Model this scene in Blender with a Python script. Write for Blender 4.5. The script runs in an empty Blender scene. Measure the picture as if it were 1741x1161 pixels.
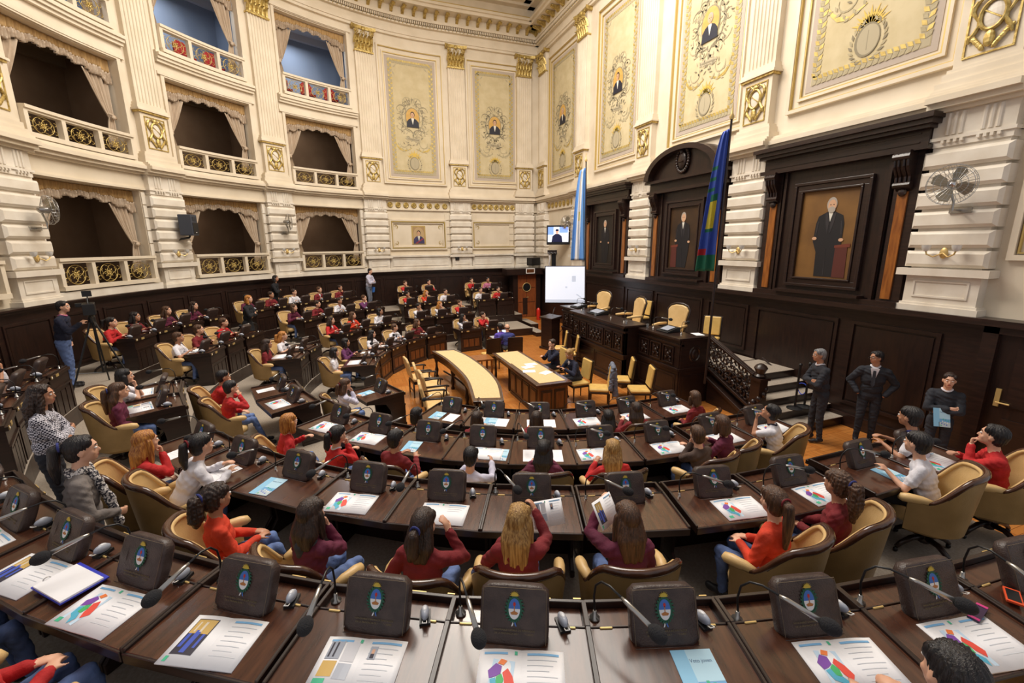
import bpy, math, random
import numpy as np
from mathutils import Vector, Matrix
random.seed(7)
sc = bpy.context.scene
COL = sc.collection
PI = math.pi
def R(d): return math.radians(d)
# ------------------------------------------------------------------ tags
def tag(o, label=None, cat=None, group=None, kind=None):
    if label: o['label'] = label
    if cat: o['category'] = cat
    if group: o['group'] = group
    if kind: o['kind'] = kind
    return o
def empty(name, loc=(0, 0, 0), rz=0.0):
    o = bpy.data.objects.new(name, None); COL.objects.link(o)
    o.empty_display_size = .05
    o.location = loc; o.rotation_euler = (0, 0, rz)
    return o
def thing(name, label, cat, loc=(0, 0, 0), rz=0.0, group=None):
    return tag(empty(name, loc, rz), label, cat, group)
def copy_tree(o, parent=None):
    c = o.copy(); COL.objects.link(c); c.parent = parent
    for ch in o.children: copy_tree(ch, c)
    return c
def dup(root, loc, rz, label=None, group=None):
    c = copy_tree(root)
    c.location = loc; c.rotation_euler = (0, 0, rz)
    if label: c['label'] = label
    if group: c['group'] = group
    return c
# ------------------------------------------------------------------ materials
def lin(c):
    c = c / 255.0
    return c / 12.92 if c <= .04045 else ((c + .055) / 1.055) ** 2.4
def rgb(c): return (lin(c[0]), lin(c[1]), lin(c[2]), 1)
MATS = {}
def mat(name, c, rough=.6, metal=0, c2=None, scale=8, stretch=(1, 1, 1), bump=0, bscale=None, emit=0, coat=0, spec=.5, detail=4, trans=0, contrast=(.35, .65)):
    if name in MATS: return MATS[name]
    m = bpy.data.materials.new(name); m.use_nodes = True
    nt = m.node_tree; b = nt.nodes['Principled BSDF']
    b.inputs['Base Color'].default_value = rgb(c)
    b.inputs['Roughness'].default_value = rough
    b.inputs['Metallic'].default_value = metal
    b.inputs['Coat Weight'].default_value = coat
    b.inputs['Coat Roughness'].default_value = .15
    b.inputs['Specular IOR Level'].default_value = spec
    b.inputs['Transmission Weight'].default_value = trans
    if emit:
        b.inputs['Emission Color'].default_value = rgb(c); b.inputs['Emission Strength'].default_value = emit
    if c2 or bump:
        tc = nt.nodes.new('ShaderNodeTexCoord'); mp = nt.nodes.new('ShaderNodeMapping')
        mp.inputs['Scale'].default_value = stretch
        nt.links.new(tc.outputs['Object'], mp.inputs['Vector'])
        nz = nt.nodes.new('ShaderNodeTexNoise'); nz.inputs['Scale'].default_value = scale; nz.inputs['Detail'].default_value = detail
        nt.links.new(mp.outputs['Vector'], nz.inputs['Vector'])
        if c2:
            cr = nt.nodes.new('ShaderNodeValToRGB'); cr.color_ramp.elements[0].color = rgb(c); cr.color_ramp.elements[1].color = rgb(c2)
            cr.color_ramp.elements[0].position = contrast[0]; cr.color_ramp.elements[1].position = contrast[1]
            nt.links.new(nz.outputs['Fac'], cr.inputs['Fac']); nt.links.new(cr.outputs['Color'], b.inputs['Base Color'])
        if bump:
            bp = nt.nodes.new('ShaderNodeBump'); bp.inputs['Strength'].default_value = bump; bp.inputs['Distance'].default_value = .01
            src = nz
            if bscale:
                src = nt.nodes.new('ShaderNodeTexNoise'); src.inputs['Scale'].default_value = bscale; src.inputs['Detail'].default_value = 3
                nt.links.new(mp.outputs['Vector'], src.inputs['Vector'])
            nt.links.new(src.outputs['Fac'], bp.inputs['Height']); nt.links.new(bp.outputs['Normal'], b.inputs['Normal'])
    MATS[name] = m
    return m
CREAM = mat('cream_plaster', (217, 203, 179), .6, c2=(227, 214, 192), scale=1.5, bump=.05, bscale=30)
CREAM2 = mat('cream_marble', (218, 207, 190), .42, c2=(234, 226, 212), scale=2.5, detail=8, bump=.04, bscale=30)
GOLD = mat('gilding', (164, 136, 70), .42, .55, c2=(216, 192, 122), scale=14, bump=.25, bscale=60)
GOLDL = mat('gilt_line', (198, 172, 104), .45, .35)
DWOOD = mat('dark_mahogany', (33, 21, 17), .34, c2=(48, 30, 24), scale=3, stretch=(1, 1, 9), detail=6, coat=.1, bump=.05)
DWOODH = mat('dark_mahogany_panel', (30, 19, 16), .34, c2=(44, 27, 21), scale=3, stretch=(8, 1, 1), detail=6, coat=.1)
DESKW = mat('desk_top_wood', (58, 33, 24), .22, c2=(84, 50, 34), scale=4, stretch=(7, 1, 1), detail=7, coat=.35, bump=.04)
HONEY = mat('honey_wood', (122, 68, 26), .35, c2=(160, 98, 40), scale=3, stretch=(6, 6, 1), detail=6, coat=.3)
MIDW = mat('brown_wood', (86, 48, 24), .33, c2=(112, 66, 34), scale=3, stretch=(6, 6, 1), detail=6, coat=.25)
TANL = mat('tan_leather', (208, 172, 114), .42, c2=(222, 188, 132), scale=5, bump=.15, bscale=90)
TANB = mat('olive_leather', (152, 122, 74), .45, c2=(170, 138, 88), scale=4, bump=.15, bscale=90)
FELT = mat('tan_felt', (206, 178, 130), .85, c2=(214, 187, 140), scale=30)
CARPET = mat('taupe_carpet', (150, 138, 124), .95, c2=(166, 154, 140), scale=40, bump=.3, bscale=200)
BROWNL = mat('brown_leather', (54, 41, 38), .4, c2=(70, 55, 50), scale=14, bump=.35, bscale=120)
BLACK = mat('black_plastic', (22, 22, 24), .4)
FOAM = mat('black_foam', (34, 34, 38), .95, bump=.8, scale=160)
STEEL = mat('brushed_steel', (176, 174, 170), .28, .9)
CHROME = mat('chrome', (210, 210, 212), .15, 1)
GREYP = mat('grey_plastic', (156, 162, 176), .35)
PAPER = mat('white_paper', (240, 240, 244), .6)
PAPERB = mat('paper_blue', (110, 168, 214), .5)
WHITE = mat('white_paint', (236, 234, 230), .5)
BRASS = mat('brass_plate', (214, 184, 120), .4, .5)
# ------------------------------------------------------------------ mesh builder
class MB:
    def __init__(s): s.v = []; s.f = []; s.m = []; s.mats = []; s.T = None
    def mi(s, m):
        if m not in s.mats: s.mats.append(m)
        return s.mats.index(m)
    def add(s, vs, fs, m):
        o = len(s.v)
        if s.T is not None: vs = [s.T(*p) for p in vs]
        s.v += [tuple(p) for p in vs]
        k = s.mi(m)
        for f in fs: s.f.append(tuple(o + i for i in f)); s.m.append(k)
    def box(s, x0, x1, y0, y1, z0, z1, m, nx=1):
        if x0 > x1: x0, x1 = x1, x0
        if y0 > y1: y0, y1 = y1, y0
        if z0 > z1: z0, z1 = z1, z0
        vs = []; fs = []
        for i in range(nx + 1):
            x = x0 + (x1 - x0) * i / nx
            vs += [(x, y0, z0), (x, y1, z0), (x, y1, z1), (x, y0, z1)]
        fs.append((0, 3, 2, 1)); n = nx * 4; fs.append((n, n + 1, n + 2, n + 3))
        for i in range(nx):
            a = i * 4; b = a + 4
            for k in range(4):
                k2 = (k + 1) % 4
                fs.append((a + k, a + k2, b + k2, b + k))
        s.add(vs, fs, m)
    def obox(s, c, ax, ay, az, m):      # oriented box: centre and half-axis vectors
        c = Vector(c); ax = Vector(ax); ay = Vector(ay); az = Vector(az)
        vs = [c + ax * i + ay * j + az * k for i in (-1, 1) for j in (-1, 1) for k in (-1, 1)]
        s.add(vs, [(0, 1, 3, 2), (4, 6, 7, 5), (0, 4, 5, 1), (2, 3, 7, 6), (0, 2, 6, 4), (1, 5, 7, 3)], m)
    def prism(s, poly, axis, a, b, m):  # poly in the two other axes, extruded along axis
        n = len(poly); vs = []
        for t in (a, b):
            for (p, q) in poly:
                vs.append((t, p, q) if axis == 'x' else ((p, t, q) if axis == 'y' else (p, q, t)))
        fs = [tuple(range(n - 1, -1, -1)), tuple(range(n, 2 * n))]
        fs += [(i, (i + 1) % n, n + (i + 1) % n, n + i) for i in range(n)]
        s.add(vs, fs, m)
    def tube(s, pts, r, m, n=8, closed=False, cap=True):
        pts = [Vector(p) for p in pts]; N = len(pts)
        rr = r if isinstance(r, (list, tuple)) else [r] * N
        vs = []; fs = []; up = None
        for i, p in enumerate(pts):
            if closed: t = pts[(i + 1) % N] - pts[i - 1]
            else: t = pts[min(i + 1, N - 1)] - pts[max(i - 1, 0)]
            if t.length < 1e-9: t = Vector((0, 0, 1))
            t.normalize()
            if up is None:
                up = Vector((0, 0, 1)) if abs(t.z) < .9 else Vector((1, 0, 0))
            a = t.cross(up)
            if a.length < 1e-6: a = t.orthogonal()
            a.normalize(); b = t.cross(a); up = -b if False else a.cross(t)
            for k in range(n):
                an = 2 * PI * k / n
                vs.append(p + (a * math.cos(an) + b * math.sin(an)) * rr[i])
        for i in range(N if closed else N - 1):
            j = (i + 1) % N
            for k in range(n):
                k2 = (k + 1) % n
                fs.append((i * n + k, j * n + k, j * n + k2, i * n + k2))
        if cap and not closed:
            fs.append(tuple(range(n))); fs.append(tuple(range((N - 1) * n + n - 1, (N - 1) * n - 1, -1)))
        s.add(vs, fs, m)
    def lathe(s, prof, m, n=16, c=(0, 0, 0)):   # prof: (r,z)
        vs = []; fs = []
        for (r, z) in prof:
            for k in range(n):
                a = 2 * PI * k / n; vs.append((c[0] + r * math.cos(a), c[1] + r * math.sin(a), c[2] + z))
        for i in range(len(prof) - 1):
            for k in range(n):
                k2 = (k + 1) % n; fs.append((i * n + k, i * n + k2, (i + 1) * n + k2, (i + 1) * n + k))
        fs.append(tuple(range(n - 1, -1, -1))); L = len(prof) - 1; fs.append(tuple(range(L * n, L * n + n)))
        s.add(vs, fs, m)
    def ell(s, c, r, m, n=12, k=8, rot=None):
        vs = []; fs = []
        if isinstance(r, (int, float)): r = (r, r, r)
        for i in range(k + 1):
            ph = PI * i / k
            for j in range(n):
                a = 2 * PI * j / n
                p = Vector((r[0] * math.sin(ph) * math.cos(a), r[1] * math.sin(ph) * math.sin(a), r[2] * math.cos(ph)))
                if rot: p = rot @ p
                vs.append(p + Vector(c))
        for i in range(k):
            for j in range(n):
                j2 = (j + 1) % n; fs.append((i * n + j, (i + 1) * n + j, (i + 1) * n + j2, i * n + j2))
        s.add(vs, fs, m)
    def flat(s, poly, m, t=.003):       # thin painted / printed shape in local x,z at y, thickness towards +y
        y = poly[0][1]; n = len(poly)
        vs = [(p[0], p[1], p[2]) for p in poly] + [(p[0], p[1] + t, p[2]) for p in poly]
        fs = [tuple(range(n)), tuple(range(2 * n - 1, n - 1, -1))] + [(i, (i + 1) % n, n + (i + 1) % n, n + i) for i in range(n)]
        s.add(vs, fs, m)
    def mesh(s, name, smooth=False):
        me = bpy.data.meshes.new(name); me.from_pydata(s.v, [], s.f)
        for m in s.mats: me.materials.append(m)
        me.polygons.foreach_set('material_index', s.m)
        if smooth: me.polygons.foreach_set('use_smooth', [True] * len(s.f))
        me.update()
        return me
    def build(s, name, parent=None, smooth=False, bevel=0, loc=None, rz=None, fixn=True):
        me = s.mesh(name, smooth)
        if fixn:
            import bmesh
            b = bmesh.new(); b.from_mesh(me); bmesh.ops.recalc_face_normals(b, faces=b.faces); b.to_mesh(me); b.free()
        o = bpy.data.objects.new(name, me); COL.objects.link(o)
        if parent: o.parent = parent
        if loc: o.location = loc
        if rz is not None: o.rotation_euler = (0, 0, rz)
        if bevel:
            bv = o.modifiers.new('bevel', 'BEVEL'); bv.width = bevel; bv.segments = 2; bv.limit_method = 'ANGLE'
        if smooth:
            try: me.set_sharp_from_angle(angle=R(45))
            except Exception: pass
        return o
def struct(mb, name, **k): return tag(mb.build(name, **k), kind='structure')
def text_mesh(body, size, m, name='lettering'):
    cu = bpy.data.curves.new(name, 'FONT'); cu.body = body; cu.size = size; cu.extrude = .0006; cu.align_x = 'CENTER'; cu.resolution_u = 2
    o = bpy.data.objects.new(name, cu); COL.objects.link(o)
    bpy.context.view_layer.update()
    dg = bpy.context.evaluated_depsgraph_get(); me = bpy.data.meshes.new_from_object(o.evaluated_get(dg))
    vs = [tuple(v.co) for v in me.vertices]; fs = [tuple(p.vertices) for p in me.polygons]
    bpy.data.objects.remove(o); bpy.data.meshes.remove(me)
    return vs, fs
# ------------------------------------------------------------------ plan of the hall
XC, YC, RW = 10.7, 4.8, 11.0
def FC(s, d, z):                        # curved wall: s metres along, d towards the room
    if s >= 0:
        a = s / RW; r = RW - d
        return (XC + r * math.cos(a), YC + r * math.sin(a), z)
    return (XC + RW - d, YC + s, z)
def FR(s, d, z): return (s, d, z)       # straight wall behind the rostrum (room on +Y)
def sb(mb, F, s0, s1, d0, d1, z0, z1, m):
    n = max(1, int(abs(s1 - s0) / .35)) if F is FC else 1
    mb.T = F; mb.box(s0, s1, d0, d1, z0, z1, m, nx=n); mb.T = None
def rigid(F, s):                        # location + rotation of a rigid piece whose local x=s, y=d(out)
    if F is FR: return (s, 0, 0), 0.0
    if s >= 0:
        a = s / RW; return (XC + RW * math.cos(a), YC + RW * math.sin(a), 0), a + PI / 2
    return (XC + RW, YC + s, 0), PI / 2
# local x -> +s ; local y -> +d : at a=0 s is +Y and d is -X : rotation +90deg gives x->+Y, y->-X
CAMP = dict(yaw=.349827729, pitch=.218526821, roll=-.00864294, f=742.696, H=3.69897706, D=9.29999316)
def make_camera():
    c = bpy.data.cameras.new('camera'); o = bpy.data.objects.new('camera', c); COL.objects.link(o)
    c.sensor_width = 36; c.lens = CAMP['f'] * 36 / 1741; c.clip_start = .05; c.clip_end = 200
    cy, sy, cp, sp = math.cos(CAMP['yaw']), math.sin(CAMP['yaw']), math.cos(CAMP['pitch']), math.sin(CAMP['pitch'])
    fwd = Vector((cy * cp, -sy * cp, -sp)); rt = Vector((-sy, -cy, 0)); up = rt.cross(fwd)
    cr, sr = math.cos(CAMP['roll']), math.sin(CAMP['roll'])
    X = rt * cr + up * sr; Y = -rt * sr + up * cr
    M = Matrix((X, Y, -fwd)).transposed().to_4x4(); M.translation = (0, CAMP['D'], CAMP['H'])
    o.matrix_world = M; sc.camera = o
make_camera()
def at(u, v, z):                        # point of the hall at height z on the sight line measured in the photograph
    a, b = (u - 870.5) / CAMP['f'], (v - 580.5) / CAMP['f']
    cr, sr = math.cos(CAMP['roll']), math.sin(CAMP['roll']); a, b = a * cr + b * sr, -a * sr + b * cr
    cp, sp = math.cos(CAMP['pitch']), math.sin(CAMP['pitch']); fw = cp - b * sp; dn = sp + b * cp
    cy, sy = math.cos(CAMP['yaw']), math.sin(CAMP['yaw'])
    t = (CAMP['H'] - z) / dn
    return ((fw * cy - a * sy) * t, (-fw * sy - a * cy) * t + CAMP['D'])
# ================================================================== THE ROOM
ZW, ZCAP = 2.51, 3.24
PS = [-4.8, -.81, 3.24, 7.30, 11.35, 15.5]           # pier centres on the curve, from the far corner
PR = [17.2, 12.87, 8.6, 4.45]                          # pier centres on the rostrum wall
S_END = 19.6                                           # where the modelled curve stops, beside the photographer's box
X_END = 1.2
XCORN = XC + RW + .2
def bevbox(mb, F, s0, s1, d0, d1, z0, z1, m, b=.03):   # block with chamfered front edges
    if mb.T is None: mb.T = F; own = True
    else: own = False
    vs = [(s0, d0, z0), (s1, d0, z0), (s1, d0, z1), (s0, d0, z1),
          (s0, d1 - b, z0), (s1, d1 - b, z0), (s1, d1 - b, z1), (s0, d1 - b, z1),
          (s0 + b, d1, z0 + b), (s1 - b, d1, z0 + b), (s1 - b, d1, z1 - b), (s0 + b, d1, z1 - b)]
    fs = [(0, 1, 2, 3), (0, 4, 5, 1), (1, 5, 6, 2), (2, 6, 7, 3), (3, 7, 4, 0), (4, 8, 9, 5), (5, 9, 10, 6), (6, 10, 11, 7), (7, 11, 8, 4), (8, 9, 10, 11)]
    mb.add(vs, fs, m)
    if own: mb.T = None
def frame_sb(mb, F, s0, s1, z0, z1, w, d0, d1, m):     # rectangular moulding
    sb(mb, F, s0, s1, d0, d1, z1 - w, z1, m); sb(mb, F, s0, s1, d0, d1, z0, z0 + w, m)
    sb(mb, F, s0, s0 + w, d0, d1, z0 + w, z1 - w, m); sb(mb, F, s1 - w, s1, d0, d1, z0 + w, z1 - w, m)
ID = lambda x, y, z: (x, y, z)
# ---- wall sheets with the box openings
wl = MB(); D0, D1 = -.55, -.2
BAYS_OPEN = [(PS[2], PS[3]), (PS[3], PS[4]), (PS[4], PS[5]), (PS[5], S_END)]
OPZ = [(2.72, 5.28), (6.08, 8.6), (9.3, 12.15)]
sb(wl, FC, PS[0] - .2, PS[2], D0, D1, 2.4, 15.2, CREAM)
for (a, b) in BAYS_OPEN:
    o0, o1 = a + .66, b - .66
    if b == S_END: o1 = b - .02
    sb(wl, FC, a, o0, D0, D1, 2.4, 15.2, CREAM); sb(wl, FC, o1, b, D0, D1, 2.4, 15.2, CREAM)
    zz = [2.4] + [q for p in OPZ for q in p] + [15.2]
    for i in range(0, 8, 2): sb(wl, FC, o0, o1, D0, D1, zz[i], zz[i + 1], CREAM)
struct(wl, 'wall_left')
wr = MB(); sb(wr, FR, X_END, XCORN + .3, -.6, -.2, 0, 15.2, CREAM); struct(wr, 'wall_right')
# ---- rusticated lower piers, pedestals, upper pilasters: one object each, copied
def pier_low():
    m = MB()
    m.box(-.56, .56, -.2, .06, ZW, ZW + .1, CREAM2); m.box(-.53, .53, -.2, .03, ZW + .1, ZW + .14, CREAM2)
    m.box(-.5, .5, -.2, 0, ZW + .14, ZCAP - .12, CREAM2)
    for (a, b) in ((-.38, .38),):
        m.box(a, b, 0, .018, ZW + .24, ZW + .27, CREAM2); m.box(a, b, 0, .018, ZCAP - .23, ZCAP - .2, CREAM2)
        m.box(a, a + .03, 0, .018, ZW + .27, ZCAP - .23, CREAM2); m.box(b - .03, b, 0, .018, ZW + .27, ZCAP - .23, CREAM2)
    m.box(-.62, .62, -.2, .1, ZCAP - .12, ZCAP, CREAM2)
    z = ZCAP + .0; h = (5.16 - z) / 6
    m.box(-.47, .47, -.2, -.03, z, 5.2, CREAM2)
    for i in range(6): bevbox(m, ID, -.55, .55, -.2, .06, z + i * h + .025, z + (i + 1) * h - .025, CREAM2, .05)
    m.box(-.5, .5, -.2, 0, 5.2, 5.72, CREAM2); m.box(-.53, .53, -.2, .03, 5.3, 5.35, CREAM2)
    for g in (-.22, .22):
        for k in range(3): m.tube([(g + (k - 1) * .085, .0, 5.37), (g + (k - 1) * .085, .0, 5.7)], .032, CREAM2, n=8)
        for k in range(4): m.box(g - .15 + k * .08, g - .11 + k * .08, 0, .05, 5.25, 5.295, CREAM2)
    return m
def pilaster():
    m = MB()
    m.box(-.55, .55, -.2, .1, 6.05, 6.17, CREAM); m.box(-.5, .5, -.2, .05, 6.17, 6.3, CREAM); m.box(-.46, .46, -.2, .02, 6.3, 6.36, CREAM)
    m.box(-.4, .4, -.2, 0, 6.36, 7.4, CREAM)
    m.box(-.44, .44, -.2, .05, 7.4, 7.45, GOLD); m.box(-.48, .48, -.2, .08, 7.45, 7.5, CREAM)
    m.box(-.45, .45, -.2, .03, 7.5, 7.58, CREAM); m.box(-.42, .42, -.2, 0, 7.58, 7.66, CREAM)
    # fluted shaft
    prof = [(-.38, -.2), (-.38, -.05)]
    nf = 7; w = .7 / nf
    for i in range(nf):
        x = -.35 + i * w
        prof.append((x + .012, -.05))
        for k in range(5):
            a = PI * k / 4; prof.append((x + w / 2 - (w / 2 - .016) * math.cos(a), -.05 - .035 * math.sin(a)))
        prof.append((x + w - .012, -.05))
    prof += [(.38, -.05), (.38, -.2)]
    m.prism([(p, q) for p, q in prof], 'z', 7.66, 11.62, CREAM)
    return m
def capital():
    m = MB()
    m.box(-.36, .36, -.2, -.04, 11.6, 12.4, CREAM)
    m.box(-.4, .4, -.2, 0, 11.58, 11.64, GOLD)
    def leaf(x, z, w, h, out):
        vs = []; fs = []; N = 6
        for i in range(N + 1):
            t = i / N
            ww = w * (math.sin(PI * min(1, .25 + t * .62)) ** .6) * (1 - .45 * t)
            y = -.03 + out * (t ** 2.2); zz = z + h * (t if t < .8 else .8 + (t - .8) * -.6)
            vs += [(x - ww, y - .03, zz), (x - ww * .45, y + .035, zz + .01), (x, y + .015, zz + .015), (x + ww * .45, y + .035, zz + .01), (x + ww, y - .03, zz)]
        for i in range(N):
            for k in range(4): fs.append((i * 5 + k, i * 5 + k + 1, i * 5 + 6 + k, i * 5 + 5 + k))
        m.add(vs, fs, GOLD)
    for x in (-.3, -.15, 0, .15, .3): leaf(x, 11.64, .1, .36, .16)
    for x in (-.33, -.22, -.075, .075, .22, .33): leaf(x, 11.86, .1, .4, .2)
    for sx in (-1, 1):
        pts = [(sx * (.22 + .02 * math.cos(a) + .03 * a / 6), .02 + .09 * a / 9, 12.26 + (.02 + .1 * (1 - a / 10)) * math.sin(a)) for a in [i * .5 for i in range(19)]]
        sp = [(sx * (.33 + (.11 - .01 * i * .5) * math.cos(1.2 + i * .5)), .1, 12.27 + (.11 - .01 * i * .5) * math.sin(1.2 + i * .5)) for i in range(18)]
        m.tube(sp, .022, GOLD, n=6); m.ell((sx * .33, .1, 12.27), (.04, .04, .04), GOLD, 8, 6)
        sp2 = [(sx * (.1 + (.07 - .005 * i) * math.cos(2 + i * .6)), .07, 12.27 + (.07 - .005 * i) * math.sin(2 + i * .6)) for i in range(12)]
        m.tube(sp2, .016, GOLD, n=6)
    m.prism([(-.5, .12), (-.3, .04), (0, .02), (.3, .04), (.5, .12), (.46, -.2), (-.46, -.2)], 'z', 12.4, 12.52, GOLD)
    m.ell((0, .06, 12.42), (.08, .05, .09), GOLD, 10, 6)
    return m
def cartouche():                                        # gilt relief on the pedestal of the upper pilaster
    m = MB()
    m.box(-.3, -.275, 0, .02, 6.48, 7.3, GOLD); m.box(.275, .3, 0, .02, 6.48, 7.3, GOLD); m.box(-.3, .3, 0, .02, 6.46, 6.485, GOLD); m.box(-.3, .3, 0, .02, 7.295, 7.32, GOLD)
    m.tube([(.15 * math.cos(a), .035, 6.98 + .2 * math.sin(a)) for a in [i * PI / 10 for i in range(20)]], .028, GOLD, n=6, closed=True)
    m.ell((0, .01, 6.98), (.13, .03, .18), CREAM2, 14, 8); m.tube([(-.1, .04, 6.9), (.1, .04, 7.06)], .012, GOLD, n=5)
    for sx in (-1, 1):
        m.tube([(sx * (.2 + .05 * math.sin(i)), .03, 7.22 - i * .07) for i in range(9)], [.03, .035, .03, .02, .02, .025, .03, .03, .015], GOLD, n=6)
        for k in range(5): m.ell((sx * (.08 + .035 * k), .03, 6.56 + .045 * k), (.035, .02, .06), GOLD, 8, 5, rot=Matrix.Rotation(sx * (.5 + .15 * k), 3, 'Y'))
        m.tube([(sx * .05, .03, 7.2), (sx * .12, .04, 7.26), (sx * .2, .03, 7.2)], .022, GOLD, n=6)
    m.ell((0, .035, 6.66), (.07, .035, .12), GOLD, 10, 6); m.ell((0, .035, 7.23), (.07, .03, .05), GOLD, 10, 6)
    return m
ME = {}
for nm, fn in (('pier', pier_low), ('pilaster', pilaster), ('capital', capital), ('cartouche', cartouche)):
    q = fn(); me = q.mesh(nm, False); ME[nm] = me
tn = [0]
def put(me, F, s, ds=0):
    tn[0] += 1
    o = bpy.data.objects.new('trim_%d' % tn[0], me); COL.objects.link(o); l, r = rigid(F, s); o.location = l; o.rotation_euler = (0, 0, r); o['kind'] = 'structure'; return o
for F, L in ((FC, PS[1:]), (FR, PR)):
    for s in L:
        for k in ('pier', 'pilaster', 'capital', 'cartouche'): put(ME[k], F, s)
# corner piers: one against each wall
for F, s in ((FC, PS[0] + .62), (FR, XC + RW - .62)):
    for k in ('pier', 'pilaster', 'capital', 'cartouche'): put(ME[k], F, s)
# ---- mouldings that run round the hall
def course(mb, F, a, b, m0, spans):
    for (d, z0, z1, m) in spans: sb(mb, F, a, b, -.2, d, z0, z1, m)
LOWC = [(-.12, 5.3, 5.36, CREAM), (-.17, 5.36, 5.72, CREAM), (-.08, 5.72, 5.78, CREAM), (.02, 5.78, 5.86, CREAM), (.1, 5.86, 5.95, CREAM), (.05, 5.95, 6.0, CREAM), (0, 6.0, 6.05, CREAM)]
TOPC = [(-.08, 12.52, 12.62, CREAM), (-.04, 12.62, 12.78, CREAM), (-.12, 12.78, 13.0, CREAM), (.02, 13.0, 13.06, CREAM), (.1, 13.2, 13.3, CREAM), (.5, 13.62, 13.74, CREAM), (.6, 13.74, 13.84, CREAM), (.55, 13.84, 13.9, GOLDL), (.3, 13.9, 14.3, CREAM), (.6, 14.3, 14.4, CREAM), (.9, 14.4, 14.5, CREAM), (-.0, 13.3, 13.62, CREAM)]
for F, a, b, nm, peds in ((FC, PS[0] - .2, S_END, 'trim_101', PS), (FR, X_END, XCORN, 'trim_102', PR)):
    m = MB(); course(m, F, a, b, None, LOWC)
    for s in peds:
        if F is FC and s == PS[0]: continue
        for (d, z0, z1, mm) in LOWC[2:]: sb(m, F, s - .56, s + .56, -.2, d + .16, z0, z1, mm)
    struct(m, nm)
    m = MB(); course(m, F, a, b, None, TOPC)
    n = int((b - a) / .085)                             # dentils and gilt beads
    for i in range(n):
        s = a + (i + .5) * (b - a) / n
        l = .045
        m.T = F; m.box(s - l / 2, s + l / 2, 0, .09, 13.08, 13.18, CREAM); m.T = None
        if i % 2 == 0: m.T = F; m.ell((s, .05, 13.03), (.02, .02, .02), GOLDL, 6, 4); m.T = None
    n = int((b - a) / .48)
    for i in range(n):                                  # gilt modillion brackets
        s = a + (i + .5) * (b - a) / n
        m.T = F
        m.prism([(-.02, 13.6), (.4, 13.6), (.42, 13.55), (.33, 13.5), (.18, 13.47), (.06, 13.38), (-.02, 13.36)], 'x', s - .055, s + .055, GOLD)
        m.tube([(s - .085, .38 + .05 * math.cos(t), 13.52 + .05 * math.sin(t)) for t in (0, 1, 2, 3, 4, 5)], .015, GOLD, n=5)
        m.T = None
    struct(m, nm.replace('10', '11'))
    m = MB()                                            # pedestal course between the piers
    for i in range(len(peds) - 1):
        lo, hi = min(peds[i], peds[i + 1]) + .55, max(peds[i], peds[i + 1]) - .55
        if F is FC and i < 2:
            if i == 0: lo += .65
            sb(m, F, lo, hi, -.2, -.05, ZW, ZW + .12, CREAM2); sb(m, F, lo, hi, -.2, -.1, ZW + .12, ZCAP - .08, CREAM2); sb(m, F, lo, hi, -.2, -.02, ZCAP - .08, ZCAP, CREAM2)
            frame_sb(m, F, lo + .12, hi - .12, ZW + .22, ZCAP - .16, .03, -.1, -.08, CREAM2)
            sb(m, F, lo, hi, -.2, -.12, ZCAP, ZCAP + .1, CREAM)
            for k in range(1, 6):                        # shallow courses of the ashlar behind
                sb(m, F, lo, lo + .22, -.2, -.16, ZCAP + k * .33, ZCAP + k * .33 + .3, CREAM)
                sb(m, F, hi - .22, hi, -.2, -.16, ZCAP + k * .33, ZCAP + k * .33 + .3, CREAM)
        elif F is FC:
            sb(m, F, lo, hi, -.2, -.06, ZW, ZW + .18, CREAM2)
            for k in range(7):                          # ashlar jambs beside the box opening
                z = 2.75 + k * .36
                sb(m, F, lo - .01, lo + .1, -.55, -.16, z, z + .33, CREAM2); sb(m, F, hi - .1, hi + .01, -.55, -.16, z, z + .33, CREAM2)
    if m.v: struct(m, nm.replace('10', '12'))
# roundels in the frieze of the blind bays
m = MB()
def roundel(mb, F, s, z):
    mb.T = F
    mb.tube([(s + .1 * math.cos(a), -.14, z + .1 * math.sin(a)) for a in [k * PI / 8 for k in range(16)]], .03, GOLD, n=6, closed=True)
    for k in range(5): mb.ell((s + .045 * math.cos(k * 1.257), -.13, z + .045 * math.sin(k * 1.257)), (.035, .03, .035), GOLD, 8, 5)
    mb.T = None
for (lo, hi) in ((-4.8, -.81), (-.81, 3.24)):
    n = 8
    a, b = lo + (.75 if lo > -4 else 1.25), hi - .72
    for i in range(n): roundel(m, FC, a + (b - a) * i / (n - 1), 5.53)
for i in range(7): roundel(m, FR, 18.0 + i * .4, 5.53)
struct(m, 'trim_130')
# balcony-level bands on the curve
m = MB()
for (a, b) in BAYS_OPEN:
    lo, hi = a + .46, b - .46
    for (d, z0, z1) in ((-.12, 8.66, 8.74), (-.16, 8.74, 8.98), (-.06, 8.98, 9.06), (.0, 9.06, 9.14), (.05, 9.14, 9.22), (-.05, 9.22, 9.28)): sb(m, FC, lo, hi, -.2, d, z0, z1, CREAM)
    sb(m, FC, a + .5, b - .5, -.2, -.1, 12.2, 12.3, CREAM)
    for (z0, z1) in ((6.05, 8.62), (9.28, 12.18)):       # opening surrounds
        for e, w in ((a + .56, .1), (b - .66, .1)): sb(m, FC, e, e + w, -.2, -.14, z0, z1, CREAM)
        sb(m, FC, a + .56, b - .56, -.2, -.14, z1, z1 + .08, CREAM)
struct(m, 'trim_131')
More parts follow.
